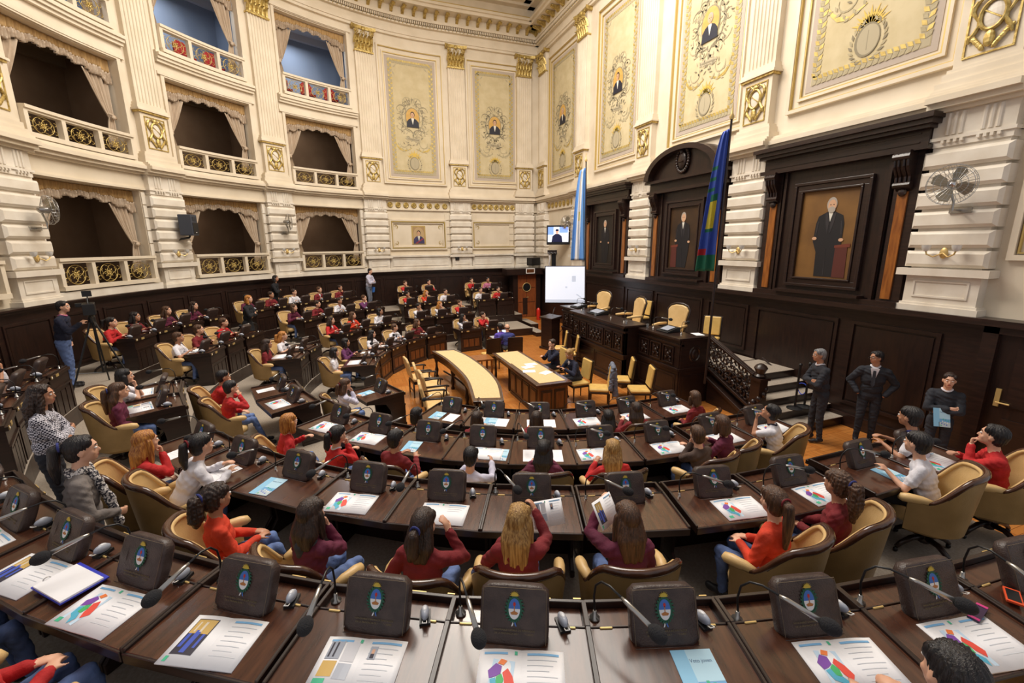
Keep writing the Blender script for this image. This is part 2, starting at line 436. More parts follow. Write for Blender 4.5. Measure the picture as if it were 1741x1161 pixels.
# ---- dark wainscot
m = MB(); WZ = ZW
sb(m, FC, PS[0] - .2, S_END, -.3, -.06, 0, WZ - .1, DWOOD)
sb(m, FC, PS[0] - .2, S_END, -.3, .03, WZ - .1, WZ - .04, DWOOD); sb(m, FC, PS[0] - .2, S_END, -.3, .08, WZ - .04, WZ, DWOOD)
for k, s in enumerate([-3.6 + i * 1.35 for i in range(17)]):
    frame_sb(m, FC, s + .06, s + 1.29, 1.0, WZ - .3, .05, -.06, -.03, DWOOD); sb(m, FC, s + .14, s + 1.21, -.06, -.045, 1.08, WZ - .38, DWOODH)
struct(m, 'wall_front')
m = MB()
sb(m, FR, X_END, XCORN, -.3, -.06, 0, WZ - .16, DWOOD)
sb(m, FR, X_END, XCORN, -.3, .05, WZ - .16, WZ - .1, DWOOD); sb(m, FR, X_END, XCORN, -.3, .14, WZ - .1, WZ, DWOOD)
sb(m, FR, X_END, XCORN, -.3, .0, 0, .25, DWOOD)
for (a, b) in ((13.6, 16.4), (11.95, 13.45), (9.75, 11.8), (8.2, 9.55), (6.0, 7.95), (4.3, 5.75), (16.6, 18.2), (18.4, 20.2)):
    frame_sb(m, FR, a, b, 1.0 if a > 6 else .45, WZ - .35, .06, -.06, -.02, DWOOD); sb(m, FR, a + .1, b - .1, -.06, -.04, 1.1 if a > 6 else .55, WZ - .45, DWOODH)
struct(m, 'wall_back')
# ---- blind panel of the last bay and its lower field
m = MB()
frame_sb(m, FR, 1.4, 3.78, 3.4, 5.1, .08, -.2, -.12, CREAM); frame_sb(m, FR, 1.5, 3.68, 3.5, 5.0, .02, -.2, -.15, GOLDL)
struct(m, 'trim_132')
# ---- ceiling, tiers, parquet
m = MB(); m.box(-1, XCORN + 1, -.6, 17, 15.1, 15.3, CREAM)
for (x0, x1, y0, y1) in ((13.0, 20.3, 1.6, 11.4), (3.6, 12.2, 1.6, 11.4)):
    for w, d, mm in ((0, .12, CREAM), (.35, .06, CREAM), (.45, .03, GOLD), (.9, .05, CREAM)):
        m.box(x0 + w, x1 - w, y0 + w, y0 + w + .12, 15.1 - d * 2, 15.1, mm); m.box(x0 + w, x1 - w, y1 - w - .12, y1 - w, 15.1 - d * 2, 15.1, mm)
        m.box(x0 + w, x0 + w + .12, y0 + w, y1 - w, 15.1 - d * 2, 15.1, mm); m.box(x1 - w - .12, x1 - w, y0 + w, y1 - w, 15.1 - d * 2, 15.1, mm)
struct(m, 'ceiling')
def parquet():
    m = bpy.data.materials.new('parquet'); m.use_nodes = True; nt = m.node_tree; b = nt.nodes['Principled BSDF']
    tc = nt.nodes.new('ShaderNodeTexCoord'); N = nt.nodes.new; L = nt.links.new
    ck = N('ShaderNodeTexChecker'); ck.inputs['Scale'].default_value = 2.6; L(tc.outputs['Object'], ck.inputs['Vector'])
    def strips(rot):
        mp = N('ShaderNodeMapping'); mp.inputs['Rotation'].default_value = (0, 0, rot); mp.inputs['Scale'].default_value = (1, 1, 1); L(tc.outputs['Object'], mp.inputs['Vector'])
        br = N('ShaderNodeTexBrick'); br.offset = 0; br.inputs['Scale'].default_value = 2.6
        br.inputs['Brick Width'].default_value = 1.0; br.inputs['Row Height'].default_value = .25; br.inputs['Mortar Size'].default_value = .008
        br.inputs['Color1'].default_value = rgb((196, 128, 62)); br.inputs['Color2'].default_value = rgb((178, 108, 46)); br.inputs['Mortar'].default_value = rgb((110, 60, 24)); L(mp.outputs['Vector'], br.inputs['Vector']); return br
    a, c = strips(0), strips(PI / 2)
    mx = N('ShaderNodeMix'); mx.data_type = 'RGBA'; L(ck.outputs['Fac'], mx.inputs[0]); L(a.outputs['Color'], mx.inputs[6]); L(c.outputs['Color'], mx.inputs[7])
    L(mx.outputs[2], b.inputs['Base Color']); b.inputs['Roughness'].default_value = .3; b.inputs['Coat Weight'].default_value = .3
    return m
PARQ = parquet()
m = MB(); m.box(-1.2, XCORN + .3, -.4, 17, -.2, 0, PARQ); struct(m, 'floor')
RIN = {'A': 9.42, 'B': 7.66, 'C': 5.84, 'D': 4.12}; ZF = {'A': .9, 'B': .6, 'C': .3, 'D': 0.012}
YFAR = {'A': 2.1, 'B': 2.1, 'C': 2.35, 'D': 4.3}; YNEAR = {'A': 2.6, 'B': 2.9, 'C': 3.2, 'D': 3.4}
def upath(r, y_far, y_near, n=60):
    pts = []
    if y_far < YC: pts.append((XC + r, y_far))
    for i in range(n + 1):
        a = PI * i / n; pts.append((XC + r * math.cos(a), YC + r * math.sin(a)))
    pts.append((XC - r, y_near)); return pts
def tier(mb, r0, r1, yf, yn, z0, z1, mtop, mside):
    a = upath(r0, yf, yn); b = upath(r1, yf, yn); n = len(a); vs = []
    for p in a: vs += [(p[0], p[1], z0), (p[0], p[1], z1)]
    for p in b: vs += [(p[0], p[1], z0), (p[0], p[1], z1)]
    top = []; side = []
    for i in range(n - 1):
        top.append((2 * i + 1, 2 * i + 3, 2 * n + 2 * i + 3, 2 * n + 2 * i + 1)); side.append((2 * i, 2 * i + 2, 2 * i + 3, 2 * i + 1)); side.append((2 * n + 2 * i, 2 * n + 2 * i + 1, 2 * n + 2 * i + 3, 2 * n + 2 * i + 2))
    side.append((0, 1, 2 * n + 1, 2 * n)); e = 2 * n - 2; side.append((e, 2 * n + e, 2 * n + e + 1, e + 1))
    mb.add(vs, top, mtop); mb.add(vs, side, mside)
for k, r1, w in (('D', 5.88, 0), ('C', 7.7, 0), ('B', 9.46, 0), ('A', 11.06, 0)):
    m = MB(); tier(m, RIN[k] - .02 if k != 'D' else RIN[k] + .02, r1 if k != 'A' else 11.06, YFAR[k], YNEAR[k], .001 if k != 'D' else .001, ZF[k], CARPET, DWOOD)
    tag(m.build('floor'), kind='structure')
m = MB()
m.box(17.3, 18.7, 1.75, 2.1, .001, .3, DWOOD); m.box(17.3, 18.7, 1.75, 2.1, .3, .315, CARPET); m.box(16.1, 17.3, 1.98, 2.36, .001, .16, DWOOD); m.box(16.1, 17.3, 1.98, 2.36, .16, .175, CARPET)
m.box(18.2, 18.26, 1.9, 2.1, .6, 1.35, DWOOD)
tag(m.build('floor'), kind='structure')
# ================================================================== theatre boxes behind the openings
BXD = mat('box_brown_wall', (104, 82, 62), .8, c2=(112, 90, 70), scale=2); BXL = mat('box_blue_grey_wall', (132, 142, 158), .8); BXC = mat('box_ceiling', (120, 104, 84), .8); BXCL = mat('box_ceiling_light', (190, 188, 190), .8)
m = MB()
for (a, b) in BAYS_OPEN:
    for i, (z0, z1) in enumerate(((2.6, 5.6), (6.0, 9.05), (9.25, 12.6))):
        w, c = (BXD, BXC if i else BXD) if i < 2 else (BXL, BXCL)
        sb(m, FC, a + .1, b - .1, -2.75, -2.65, z0, z1, w)
        for s in (a + .02, b - .12): sb(m, FC, s, s + .1, -2.7, -.54, z0, z1, w)
        sb(m, FC, a, b, -2.75, -.54, z1 - .06, z1 + .04, c); sb(m, FC, a, b, -2.75, -.54, z0 - .06, z0 + .02, w)
        if i: sb(m, FC, a + .1, b - .1, -2.66, -2.5, z1 - .3, z1 - .06, BXCL if i == 2 else BXC); 
struct(m, 'wall_rear')
# ================================================================== balcony railings, curtains, murals, portraits
def scroll_panel(w=.8, h=.56):
    m = MB(); z0 = 0; r = h / 2 - .03
    m.tube([(r * math.cos(a), 0, r * math.sin(a)) for a in [k * PI / 12 for k in range(24)]], .01, GOLD, n=5, closed=True)
    for q in range(4):
        a0 = q * PI / 2 + PI / 4
        for sg in (-1, 1):
            pts = [(.05 * math.cos(a0), 0, .05 * math.sin(a0))]
            for i in range(10):
                t = i / 9; rr = .06 + (r * .62) * t; aa = a0 + sg * (.75 * math.sin(t * 2.6))
                pts.append((rr * math.cos(aa), 0, rr * math.sin(aa)))
            cx, cz = pts[-1][0], pts[-1][2]
            m.tube(pts, .0075, GOLD, n=5)
        ex, ez = (w / 2 - .04) * (1 if math.cos(a0) > 0 else -1), (h / 2 - .04) * (1 if math.sin(a0) > 0 else -1)
        sx, sz = (1 if ex > 0 else -1), (1 if ez > 0 else -1)
        sp = [(ex - sx * (.09 + (.1 - .008 * i) * math.cos(i * .55)), 0, ez - sz * (.1 + (.09 - .007 * i) * math.sin(i * .55))) for i in range(10)]
        m.tube(sp, .0075, GOLD, n=5)
        m.ell((r * .45 * math.cos(a0), 0, r * .45 * math.sin(a0)), (.03, .01, .016), GOLD, 8, 5, rot=Matrix.Rotation(-a0, 3, 'Y'))
    for k in range(6): m.ell((.05 * math.cos(k * PI / 3), 0, .05 * math.sin(k * PI / 3)), (.028, .018, .028), GOLD, 6, 4)
    m.ell((0, 0, 0), (.03, .03, .03), GOLD, 8, 5)
    return m.mesh('scroll_panel', True)
SCR = scroll_panel()
FLN = {0: 'lowest', 1: 'middle', 2: 'top'}
BAYN = ['nearest the mural bays', 'second from the mural bays', 'third from the mural bays', 'at the left edge']
def railing(a, b, fl, zb, zt, lab):
    s0, s1 = a + .68, b - .68; l, r = rigid(FC, (s0 + s1) / 2)
    root = thing('balcony_railing', lab, 'railing', (l[0], l[1], zb), r, 'balcony railings with gilt scrollwork')
    inv = root.matrix_basis.inverted()
    def F(s, d, z):
        p = inv @ Vector(FC(s, d, z)); return tuple(p)
    def sbb(mb, a0, a1, d0, d1, z0, z1, m):
        mb.T = F; mb.box(a0, a1, d0, d1, z0, z1, m, nx=max(1, int((a1 - a0) / .35))); mb.T = None
    m = MB(); sbb(m, s0, s1, -.24, .0, zt - .07, zt, CREAM); sbb(m, s0, s1, -.2, -.04, zt - .12, zt - .07, CREAM); m.build('handrail', root)
    m = MB(); sbb(m, s0, s1, -.2, -.02, zb, zb + .1, CREAM); m.build('bottom_rail', root)
    W = s1 - s0; ps = [s0 + .04, s0 + W / 3, s1 - W / 3, s1 - .04]
    for p in ps: m = MB(); sbb(m, p - .05, p + .05, -.18, -.04, zb + .1, zt - .12, CREAM); m.build('post', root)
    h = zt - zb - .24
    for i in range(3):
        c = (ps[i] + ps[i + 1]) / 2; l2, r2 = rigid(FC, c)
        o = bpy.data.objects.new('scroll_panel', SCR); COL.objects.link(o); o.parent = root
        q = Vector(FC(c, -.11, zb + .1 + h / 2)); o.matrix_basis = inv @ (Matrix.Translation(q) @ Matrix.Rotation(r2, 4, 'Z') @ Matrix.Diagonal((1, 1, h / .56, 1)))
VAL1 = mat('valance_gold', (158, 124, 76), .75, c2=(182, 148, 98), scale=20, stretch=(1, 1, .1)); VAL2 = mat('curtain_beige', (196, 178, 156), .75, c2=(176, 154, 130), scale=10, stretch=(1, 1, .1))
def valance(a, b, zt, drop_side, drop_mid, lab):
    s0, s1 = a + .68, b - .68; l, r = rigid(FC, (s0 + s1) / 2); l = (l[0], l[1], zt)
    root = thing('valance', lab, 'curtain', l, r, 'ruffled valances over the boxes'); inv = root.matrix_basis.inverted()
    N = 150
    for nm, mt, k0, k1, amp in (('gathered_heading', VAL1, 0, .52, .02), ('ruffle', VAL2, .5, 1.0, .04)):
        m = MB(); vs = []; fs = []; NZ = 5
        for i in range(N + 1):
            t = i / N; s = s0 + (s1 - s0) * t; e = abs(2 * t - 1)
            dr = drop_mid + (drop_side - drop_mid) * (e ** 1.6) if e < .86 else drop_side
            dr += .035 * math.sin(t * 46)
            for j in range(NZ + 1):
                q = k0 + (k1 - k0) * j / NZ
                d = -.42 + amp * (.3 + q) * math.sin(t * 230 + .8 * math.sin(j)) + .01 * math.sin(t * 97)
                vs.append(inv @ Vector(FC(s, d, zt - dr * q)))
        for i in range(N):
            for j in range(NZ): c = i * (NZ + 1) + j; fs.append((c, c + 1, c + NZ + 2, c + NZ + 1))
        m.add(vs, fs, mt); o = m.build(nm, root, smooth=True, fixn=False); sd = o.modifiers.new('thick', 'SOLIDIFY'); sd.thickness = .01
def curtain(a, b, side, zt, zb, lab):
    s_edge = (a + .7) if side < 0 else (b - .7); sg = 1 if side < 0 else -1
    l, r = rigid(FC, s_edge); root = thing('curtain', lab, 'curtain', (l[0], l[1], zb), r, 'tied back curtains of the boxes'); inv = root.matrix_basis.inverted()
    m = MB(); vs = []; fs = []; N = 40; NZ = 22; H = zt - zb; ztie = .42
    for j in range(NZ + 1):
        q = j / NZ; z = zb + H * q
        if q > ztie: w = .12 + .5 * ((q - ztie) / (1 - ztie)) ** .8
        else: w = .12 + .16 * ((ztie - q) / ztie) ** .7
        off = .06 + (.0 if q < ztie else .0)
        for i in range(N + 1):
            t = i / N; s = s_edge + sg * (off + w * t); d = -.45 + .03 * math.sin(t * 34) * (.4 + w) - .05 * math.sin(PI * t)
            vs.append(inv @ Vector(FC(s, d, z)))
    for j in range(NZ):
        for i in range(N): c = j * (N + 1) + i; fs.append((c, c + 1, c + N + 2, c + N + 1))
    m.add(vs, fs, VAL2); o = m.build('drape', root, smooth=True, fixn=False); sd = o.modifiers.new('thick', 'SOLIDIFY'); sd.thickness = .012
    m = MB(); zz = zb + H * ztie
    m.T = lambda s, d, z: tuple(inv @ Vector(FC(s, d, z)))
    m.tube([(s_edge + sg * (.0 + .05 * k), -.45 + .08 * math.sin(k * .7), zz + .02 * k) for k in range(5)], .03, VAL2, n=6); m.ell((s_edge + sg * .12, -.38, zz), (.06, .05, .06), VAL2, 8, 6); m.T = None
    m.build('tieback', root, smooth=True)
OPN = ['lowest tier', 'middle tier', 'top tier']
for bi, (a, b) in enumerate(BAYS_OPEN):
    for fl, (zb, zt, ot) in enumerate(((2.72, 3.47, 5.28), (6.08, 6.73, 8.6), (9.3, 10.03, 12.15))):
        railing(a, b, fl, zb, zt, 'cream balcony railing with gilt scrollwork, %s, box %s' % (OPN[fl], BAYN[bi]))
        valance(a, b, ot - .01, .58, .3, 'ruffled beige valance over the %s box %s' % (OPN[fl], BAYN[bi]))
        curtain(a, b, -1, ot - .4, zb + .3, 'beige tied back curtain, right jamb, %s box %s' % (OPN[fl], BAYN[bi]))
        curtain(a, b, 1, ot - .4, zb + .3, 'beige tied back curtain, left jamb, %s box %s' % (OPN[fl], BAYN[bi]))
REDV = mat('red_velvet', (176, 34, 34), .7, c2=(150, 26, 28), scale=12)
def box_chair(s, d, z, lab):
    p = FC(s, d, z); l, a = rigid(FC, s); r = thing('box_chair', lab, 'chair', p, a, 'red velvet chairs in the top boxes')
    m = MB(); m.prism([(-.22, .5), (.22, .5), (.24, .85), (.12, .98), (-.12, .98), (-.24, .85)], 'y', -.24, -.18, REDV); m.build('backrest', r, bevel=.015); m = MB(); m.box(-.22, .22, -.2, .2, .4, .48, REDV); m.build('seat', r, bevel=.02)
    for x in (-.2, .2):
        for y in (-.18, .18): m = MB(); m.tube([(x, y, 0), (x, y, .4)], .016, GOLDL, n=6); m.build('leg', r)
for bi, (a, b) in enumerate(BAYS_OPEN[:3]):
    for k in range(3): box_chair(a + 1.15 + k * .87, -.95, 9.27, 'red velvet chair behind top railing, box %s, %s from right' % (BAYN[bi], ('first', 'second', 'third')[k]))
# ------------------------------------------------------------------ painted mural panels
CANV = mat('mural_canvas', (196, 180, 140), .85, c2=(208, 193, 156), scale=3); MAUVE = mat('mural_mauve_margin', (186, 172, 158), .85); OLIVE = mat('mural_ornament', (170, 157, 124), .85, c2=(184, 172, 140), scale=20); OLIVE2 = mat('mural_ornament_dark', (142, 132, 108), .85)
LEAF = mat('mural_gold_leaf', (176, 150, 80), .5, .3, c2=(206, 182, 104), scale=10); SUN = mat('mural_sun', (214, 180, 78), .6); ORNG = mat('mural_medallion', (200, 156, 78), .6, c2=(214, 174, 100), scale=4)
SKIN_P = mat('painted_skin', (206, 162, 128), .6); DKCOAT = mat('painted_dark_coat', (34, 34, 48), .6); DKHAIR = mat('painted_dark_hair', (44, 32, 26), .6); GREYH = mat('painted_grey_hair', (170, 160, 148), .6); SHIRT_P = mat('painted_shirt', (222, 218, 206), .6); BEIGE = mat('mural_haze', (180, 168, 140), .85)
def oval(cx, cz, rx, rz, y, n=24, a0=0, a1=2 * PI): return [(cx + rx * math.cos(a0 + (a1 - a0) * i / n), y, cz + rz * math.sin(a0 + (a1 - a0) * i / n)) for i in range(n if abs(a1 - a0 - 2 * PI) < 1e-6 else n + 1)]
def bust(m, cx, cz, s, y, coat=DKCOAT, hair=DKHAIR, beard=False, sash=None):
    m.flat([(cx - .5 * s, y, cz - .62 * s), (cx + .5 * s, y, cz - .62 * s), (cx + .46 * s, y, cz - .2 * s), (cx + .3 * s, y, cz - .02 * s), (cx + .1 * s, y, cz + .08 * s), (cx - .1 * s, y, cz + .08 * s), (cx - .3 * s, y, cz - .02 * s), (cx - .46 * s, y, cz - .2 * s)], coat)
    m.flat([(cx - .12 * s, y + .004, cz + .06 * s), (cx, y + .004, cz - .42 * s), (cx + .12 * s, y + .004, cz + .06 * s)], SHIRT_P)
    if sash: m.flat([(cx - .4 * s, y + .006, cz - .1 * s), (cx + .3 * s, y + .006, cz - .55 * s), (cx + .3 * s, y + .006, cz - .62 * s), (cx + .2 * s, y + .006, cz - .62 * s), (cx - .44 * s, y + .006, cz - .2 * s)], sash)
    m.flat([(cx - .07 * s, y + .003, cz + .02 * s), (cx + .07 * s, y + .003, cz + .02 * s), (cx + .07 * s, y + .003, cz + .2 * s), (cx - .07 * s, y + .003, cz + .2 * s)], SKIN_P)
    m.flat(oval(cx, cz + .34 * s, .17 * s, .22 * s, y + .005), hair)
    m.flat(oval(cx + .01 * s, cz + .3 * s, .135 * s, .18 * s, y + .009), SKIN_P)
    if beard: m.flat(oval(cx, cz + .17 * s, .11 * s, .09 * s, y + .012), hair)
    for e in (-1, 1): m.flat(oval(cx + e * .05 * s, cz + .33 * s, .022 * s, .014 * s, y + .012, 8), DKHAIR)
    m.flat([(cx - .02 * s, y + .012, cz + .25 * s), (cx + .03 * s, y + .012, cz + .25 * s), (cx, y + .012, cz + .31 * s)], OLIVE2)
    m.flat(oval(cx + .005 * s, cz + .205 * s, .035 * s, .01 * s, y + .013, 8), OLIVE2)
def ribbon(m, pts, w, mt, y):           # flat painted stroke
    n = len(pts); L = []; Rr = []
    for i, (x, z) in enumerate(pts):
        x0, z0 = pts[max(0, i - 1)]; x1, z1 = pts[min(n - 1, i + 1)]; dx, dz = x1 - x0, z1 - z0; l = math.hypot(dx, dz) or 1
        ww = w * math.sin(PI * min(.97, max(.06, i / (n - 1)))) + .003
        L.append((x - dz / l * ww, z + dx / l * ww)); Rr.append((x + dz / l * ww, z - dx / l * ww))
    for i in range(n - 1): m.flat([(L[i][0], y, L[i][1]), (L[i + 1][0], y, L[i + 1][1]), (Rr[i + 1][0], y, Rr[i + 1][1]), (Rr[i][0], y, Rr[i][1])], mt, .002)
def arc(cx, cz, r, a0, a1, n=10, rz=None): return [(cx + r * math.cos(a0 + (a1 - a0) * i / n), cz + (rz or r) * math.sin(a0 + (a1 - a0) * i / n)) for i in range(n + 1)]
def leafq(m, x, z, a, l, w, mt, y):
    c, s = math.cos(a), math.sin(a); m.flat([(x, y, z), (x + c * l * .5 - s * w, y, z + s * l * .5 + c * w), (x + c * l, y, z + s * l), (x + c * l * .5 + s * w, y, z + s * l * .5 - c * w)], mt, .002)
def mural(F, c, w, lab, hair, n_med=0, wide=False, half=None):
    """painted panel centred at s=c, w wide between 6.8 and 11.76 m; cream and gilt frame round it"""
    l, r = rigid(F, c); root = thing('mural_panel', lab, 'mural', (l[0], l[1], 6.8), r, 'painted wall panels with portrait medallions'); inv = root.matrix_basis.inverted()
    hw = w / 2; z0, z1 = 6.8, 11.76
    def T(x, y, z): return tuple(inv @ Vector(F(c + x, -.2 + y, z)))
    m = MB(); m.T = T
    def fr(x0, x1, a, b, t, y0, y1, mt):
        nx = max(1, int((x1 - x0) / .35)) if F is FC else 1
        m.box(x0, x1, y0, y1, b - t, b, mt, nx); m.box(x0, x1, y0, y1, a, a + t, mt, nx); m.box(x0, x0 + t, y0, y1, a + t, b - t, mt); m.box(x1 - t, x1, y0, y1, a + t, b - t, mt)
    fr(-hw - .36, hw + .36, z0 - .34, z1 + .36, .07, 0, .09, CREAM); fr(-hw - .3, hw + .3, z0 - .28, z1 + .3, .03, 0, .07, GOLDL)
    fr(-hw - .14, hw + .14, z0 - .13, z1 + .14, .05, 0, .05, CREAM); fr(-hw - .09, hw + .09, z0 - .08, z1 + .09, .025, 0, .045, GOLDL)
    m.build('frame', root)
    m = MB(); m.T = T; nx = 8 if F is FC else 1
    m.box(-hw, hw, 0, .01, z0, z1, MAUVE, nx); m.box(-hw + .11, hw - .11, .01, .014, z0 + .11, z1 - .11, CANV, nx)
    y = .02; b = .2 if not wide else .26; sc_ = w / 2.15
    for (bx0, bx1, bz0, bz1) in ((-hw + b - .08, -hw + b + .08, z0 + b - .08, z1 - b + .08), (hw - b - .08, hw - b + .08, z0 + b - .08, z1 - b + .08), (-hw + b + .08, hw - b - .08, z0 + b - .08, z0 + b + .08), (-hw + b + .08, hw - b - .08, z1 - b - .08, z1 - b + .08)): m.box(bx0, bx1, .014, .017, bz0, bz1, BEIGE, nx if bx1 - bx0 > 1 else 1)
    # leaf border
    n = int((z1 - z0 - .5) / .1)
    for i in range(n + 1):
        z = z0 + .25 + (z1 - z0 - .5) * i / n
        for e in (-1, 1):
            x = e * (hw - b)
            leafq(m, x, z, PI / 2 + .75, .15, .04, LEAF if i % 2 else OLIVE, y); leafq(m, x, z, PI / 2 - .75, .15, .04, OLIVE if i % 2 else LEAF, y)
    n = int((w - .5) / .1)
    for i in range(n + 1):
        x = -hw + .25 + (w - .5) * i / n
        for z in (z0 + b, z1 - b): leafq(m, x, z, .7, .15, .04, LEAF, y); leafq(m, x, z, -.7, .15, .04, OLIVE, y)
    for e in (-1, 1): leafq(m, e * (hw - .35), z1 - .45, PI / 2 + e * .8, .2, .03, BEIGE, y); leafq(m, e * (hw - .3), z1 - .6, PI + e, .18, .03, BEIGE, y)
    # central trophy of scrolls round the medallion
    cz = 9.35; S = sc_ * 1.0
    rnd = random.Random(int(abs(c) * 10))
    for e in (-1, 1):
        for (ax, az, ar, a0, a1, wd, mt_) in ((.48, .28, .2, 0, 4.6, .016, OLIVE2), (.44, .36, .11, 2, 6.6, .012, OLIVE), (.5, -.32, .24, 1.6, 6.0, .02, OLIVE), (.36, -.5, .13, -1, 4, .014, OLIVE2), (.26, -.78, .28, .3, 4.2, .018, OLIVE2), (.2, .62, .2, -.6, 2.8, .016, OLIVE), (.44, -1.1, .17, 2.6, 6.6, .014, OLIVE), (.3, .5, .12, 0, 4, .012, OLIVE2), (.6, 0, .12, 1, 5.4, .012, OLIVE2)):
            ribbon(m, [(e * x * 1.0, z) for x, z in arc(ax * S, cz + az, ar * S, a0, a1)], wd, mt_, y)
        ribbon(m, [(e * x, z) for x, z in arc(.02, cz - .02, .44 * S, -1.35, 1.35, rz=.6)], .022, OLIVE2, y)
        for k in range(58):
            a = rnd.uniform(-1.5, 1.5); rr = rnd.uniform(.4, .68); leafq(m, e * rr * S * math.cos(a), cz - .1 + rr * 1.25 * math.sin(a), rnd.uniform(0, PI * 2), rnd.uniform(.08, .17), .022, (OLIVE, OLIVE2, BEIGE)[k % 3], y + .003)
        for k in range(16):
            leafq(m, e * rnd.uniform(.05, .4), cz - rnd.uniform(.75, 1.2), rnd.uniform(0, PI), .13, .02, OLIVE2 if k % 2 else BEIGE, y + .003)
        ribbon(m, [(e * x, z) for x, z in ((.1, 8.05), (.4, 7.92), (.62, 7.98), (.76, 8.12), (hw - .28, 8.3))], .04, LEAF if n_med % 2 == 0 else OLIVE, y)   # swag
        for k in range(9): leafq(m, e * (.12 + .09 * k), 8.02 - .1 * math.sin(PI * k / 8) + .03 * k * (k > 4), (.4 if e > 0 else PI - .4) + (-1) ** k * .7, .13, .028, OLIVE, y + .003)
    for k in range(5): leafq(m, -.1 + .05 * k, cz + .56, PI / 2 + (2 - k) * .32, .3, .026, OLIVE if k % 2 else OLIVE2, y)
    m.flat([(-.3 * S, y, cz - 1.0), (.3 * S, y, cz - .95), (.3 * S, y, cz - .83), (-.3 * S, y, cz - .88)], BEIGE); m.flat([(-.22 * S, y + .003, cz - .96), (.22 * S, y + .003, cz - .92), (.22 * S, y + .003, cz - .88), (-.22 * S, y + .003, cz - .92)], OLIVE2)
    # sun and wreath at the foot
    for k in range(15): leafq(m, 0, 7.62, PI * (k + .5) / 15 * 1.0, .36 if k % 2 else .28, .03, SUN, y)
    m.flat(oval(0, 7.4, .2, .26, y + .004), BEIGE); ribbon(m, arc(0, 7.4, .21, -PI, PI, 20, rz=.27), .02, OLIVE2, y + .006); ribbon(m, [(0, 7.22), (0, 7.56)], .012, OLIVE2, y + .006)
    for e in (-1, 1):
        for k in range(10): a = -PI / 2 + e * (.25 + k * .26); leafq(m, .27 * math.cos(a), 7.38 + .33 * math.sin(a), a + e * 1.1, .13, .025, OLIVE if k % 2 else OLIVE2, y + .003)
    m.build('painted_canvas', root)
    m = MB(); m.T = T; m.flat(oval(0, cz, .33, .42, .03), OLIVE2); m.flat(oval(0, cz, .3, .39, .036), ORNG); bust(m, 0, cz - .06, .56, .042, hair=hair); m.build('portrait_medallion', root)
P_ = lambda i: (PS[i] + PS[i + 1]) / 2
mural(FC, 1.25, 2.2, 'painted mural panel on the curved wall beside the boxes, dark haired man medallion', DKHAIR)
mural(FC, -2.68, 2.1, 'painted mural panel on the curved wall next to the hall corner', DKHAIR, 1)
mural(FR, 19.1, 2.3, 'painted mural panel on the rostrum wall, nearest the hall corner', GREYH)
mural(FR, 14.75, 2.2, 'painted mural panel on the rostrum wall above the farthest dark portrait', DKHAIR, 1)
mural(FR, 10.45, 2.2, 'painted mural panel above the arched dark portrait surround', GREYH)
mural(FR, 6.36, 2.3, 'large painted mural panel above the nearest dark portrait, cut by top edge', DKHAIR)
# ------------------------------------------------------------------ lower framed fields of the blind bays
for c, hw, pic, lab in ((1.25, 1.36, True, 'gilt framed cream panel with small officer portrait on the curved wall'), (-2.68, 1.3, False, 'gilt framed empty cream panel on the curved wall next to the corner')):
    l, r = rigid(FC, c); root = thing('wall_panel', lab, 'panel', (l[0], l[1], 3.48), r, 'gilt framed lower panels'); inv = root.matrix_basis.inverted()
    T = lambda x, y, z, c=c, inv=inv: tuple(inv @ Vector(FC(c + x, -.2 + y, z)))
    m = MB(); m.T = T
    for (x, a, b, t, y1, mt) in ((hw, 3.48, 4.88, .07, .09, CREAM), (hw - .08, 3.56, 4.8, .035, .1, GOLDL), (hw - .13, 3.61, 4.75, .05, .06, CREAM)):
        m.box(-x, x, 0, y1, b - t, b, mt, 8); m.box(-x, x, 0, y1, a, a + t, mt, 8); m.box(-x, -x + t, 0, y1, a + t, b - t, mt); m.box(x - t, x, 0, y1, a + t, b - t, mt)
    m.build('frame', root)
    m = MB(); m.T = T
    for e in (-1, 1):
        for g in (-1, 1):
            X0, Z0 = e * (hw - .3), 4.18 + g * .38
            for k in range(3): ribbon(m, [(X0 + e * (.08 - .07 * k), Z0 + g * .16), (X0 + e * (.08 - .07 * k), Z0 - g * .04 * k)], .014, GOLD, .012)
            ribbon(m, [(X0 + e * .1, Z0 + g * .16), (X0 - e * .18, Z0 + g * .16)], .014, GOLD, .012); ribbon(m, [(X0 + e * x, Z0 + g * z) for x, z in arc(-.02, -.02, .07, 0, 5)], .012, GOLD, .012); ribbon(m, [(X0 + e * .1, Z0 + g * .16), (X0 + e * .1, Z0 - g * .16)], .014, GOLD, .012)
    m.build('corner_ornament', root)
    if pic:
        m = MB(); m.T = T; cz = 4.18; m.box(-.33, .33, 0, .03, cz - .43, cz + .43, GOLDL); m.box(-.28, .28, .03, .034, cz - .38, cz + .38, mat('officer_bg', (170, 140, 98), .8)); m.flat(oval(0, cz, .26, .36, .036), mat('officer_bg2', (188, 160, 118), .8))
        bust(m, 0, cz - .08, .52, .042, coat=mat('officer_coat', (62, 58, 96), .7), sash=mat('officer_sash', (150, 60, 70), .7)); m.build('portrait', root)
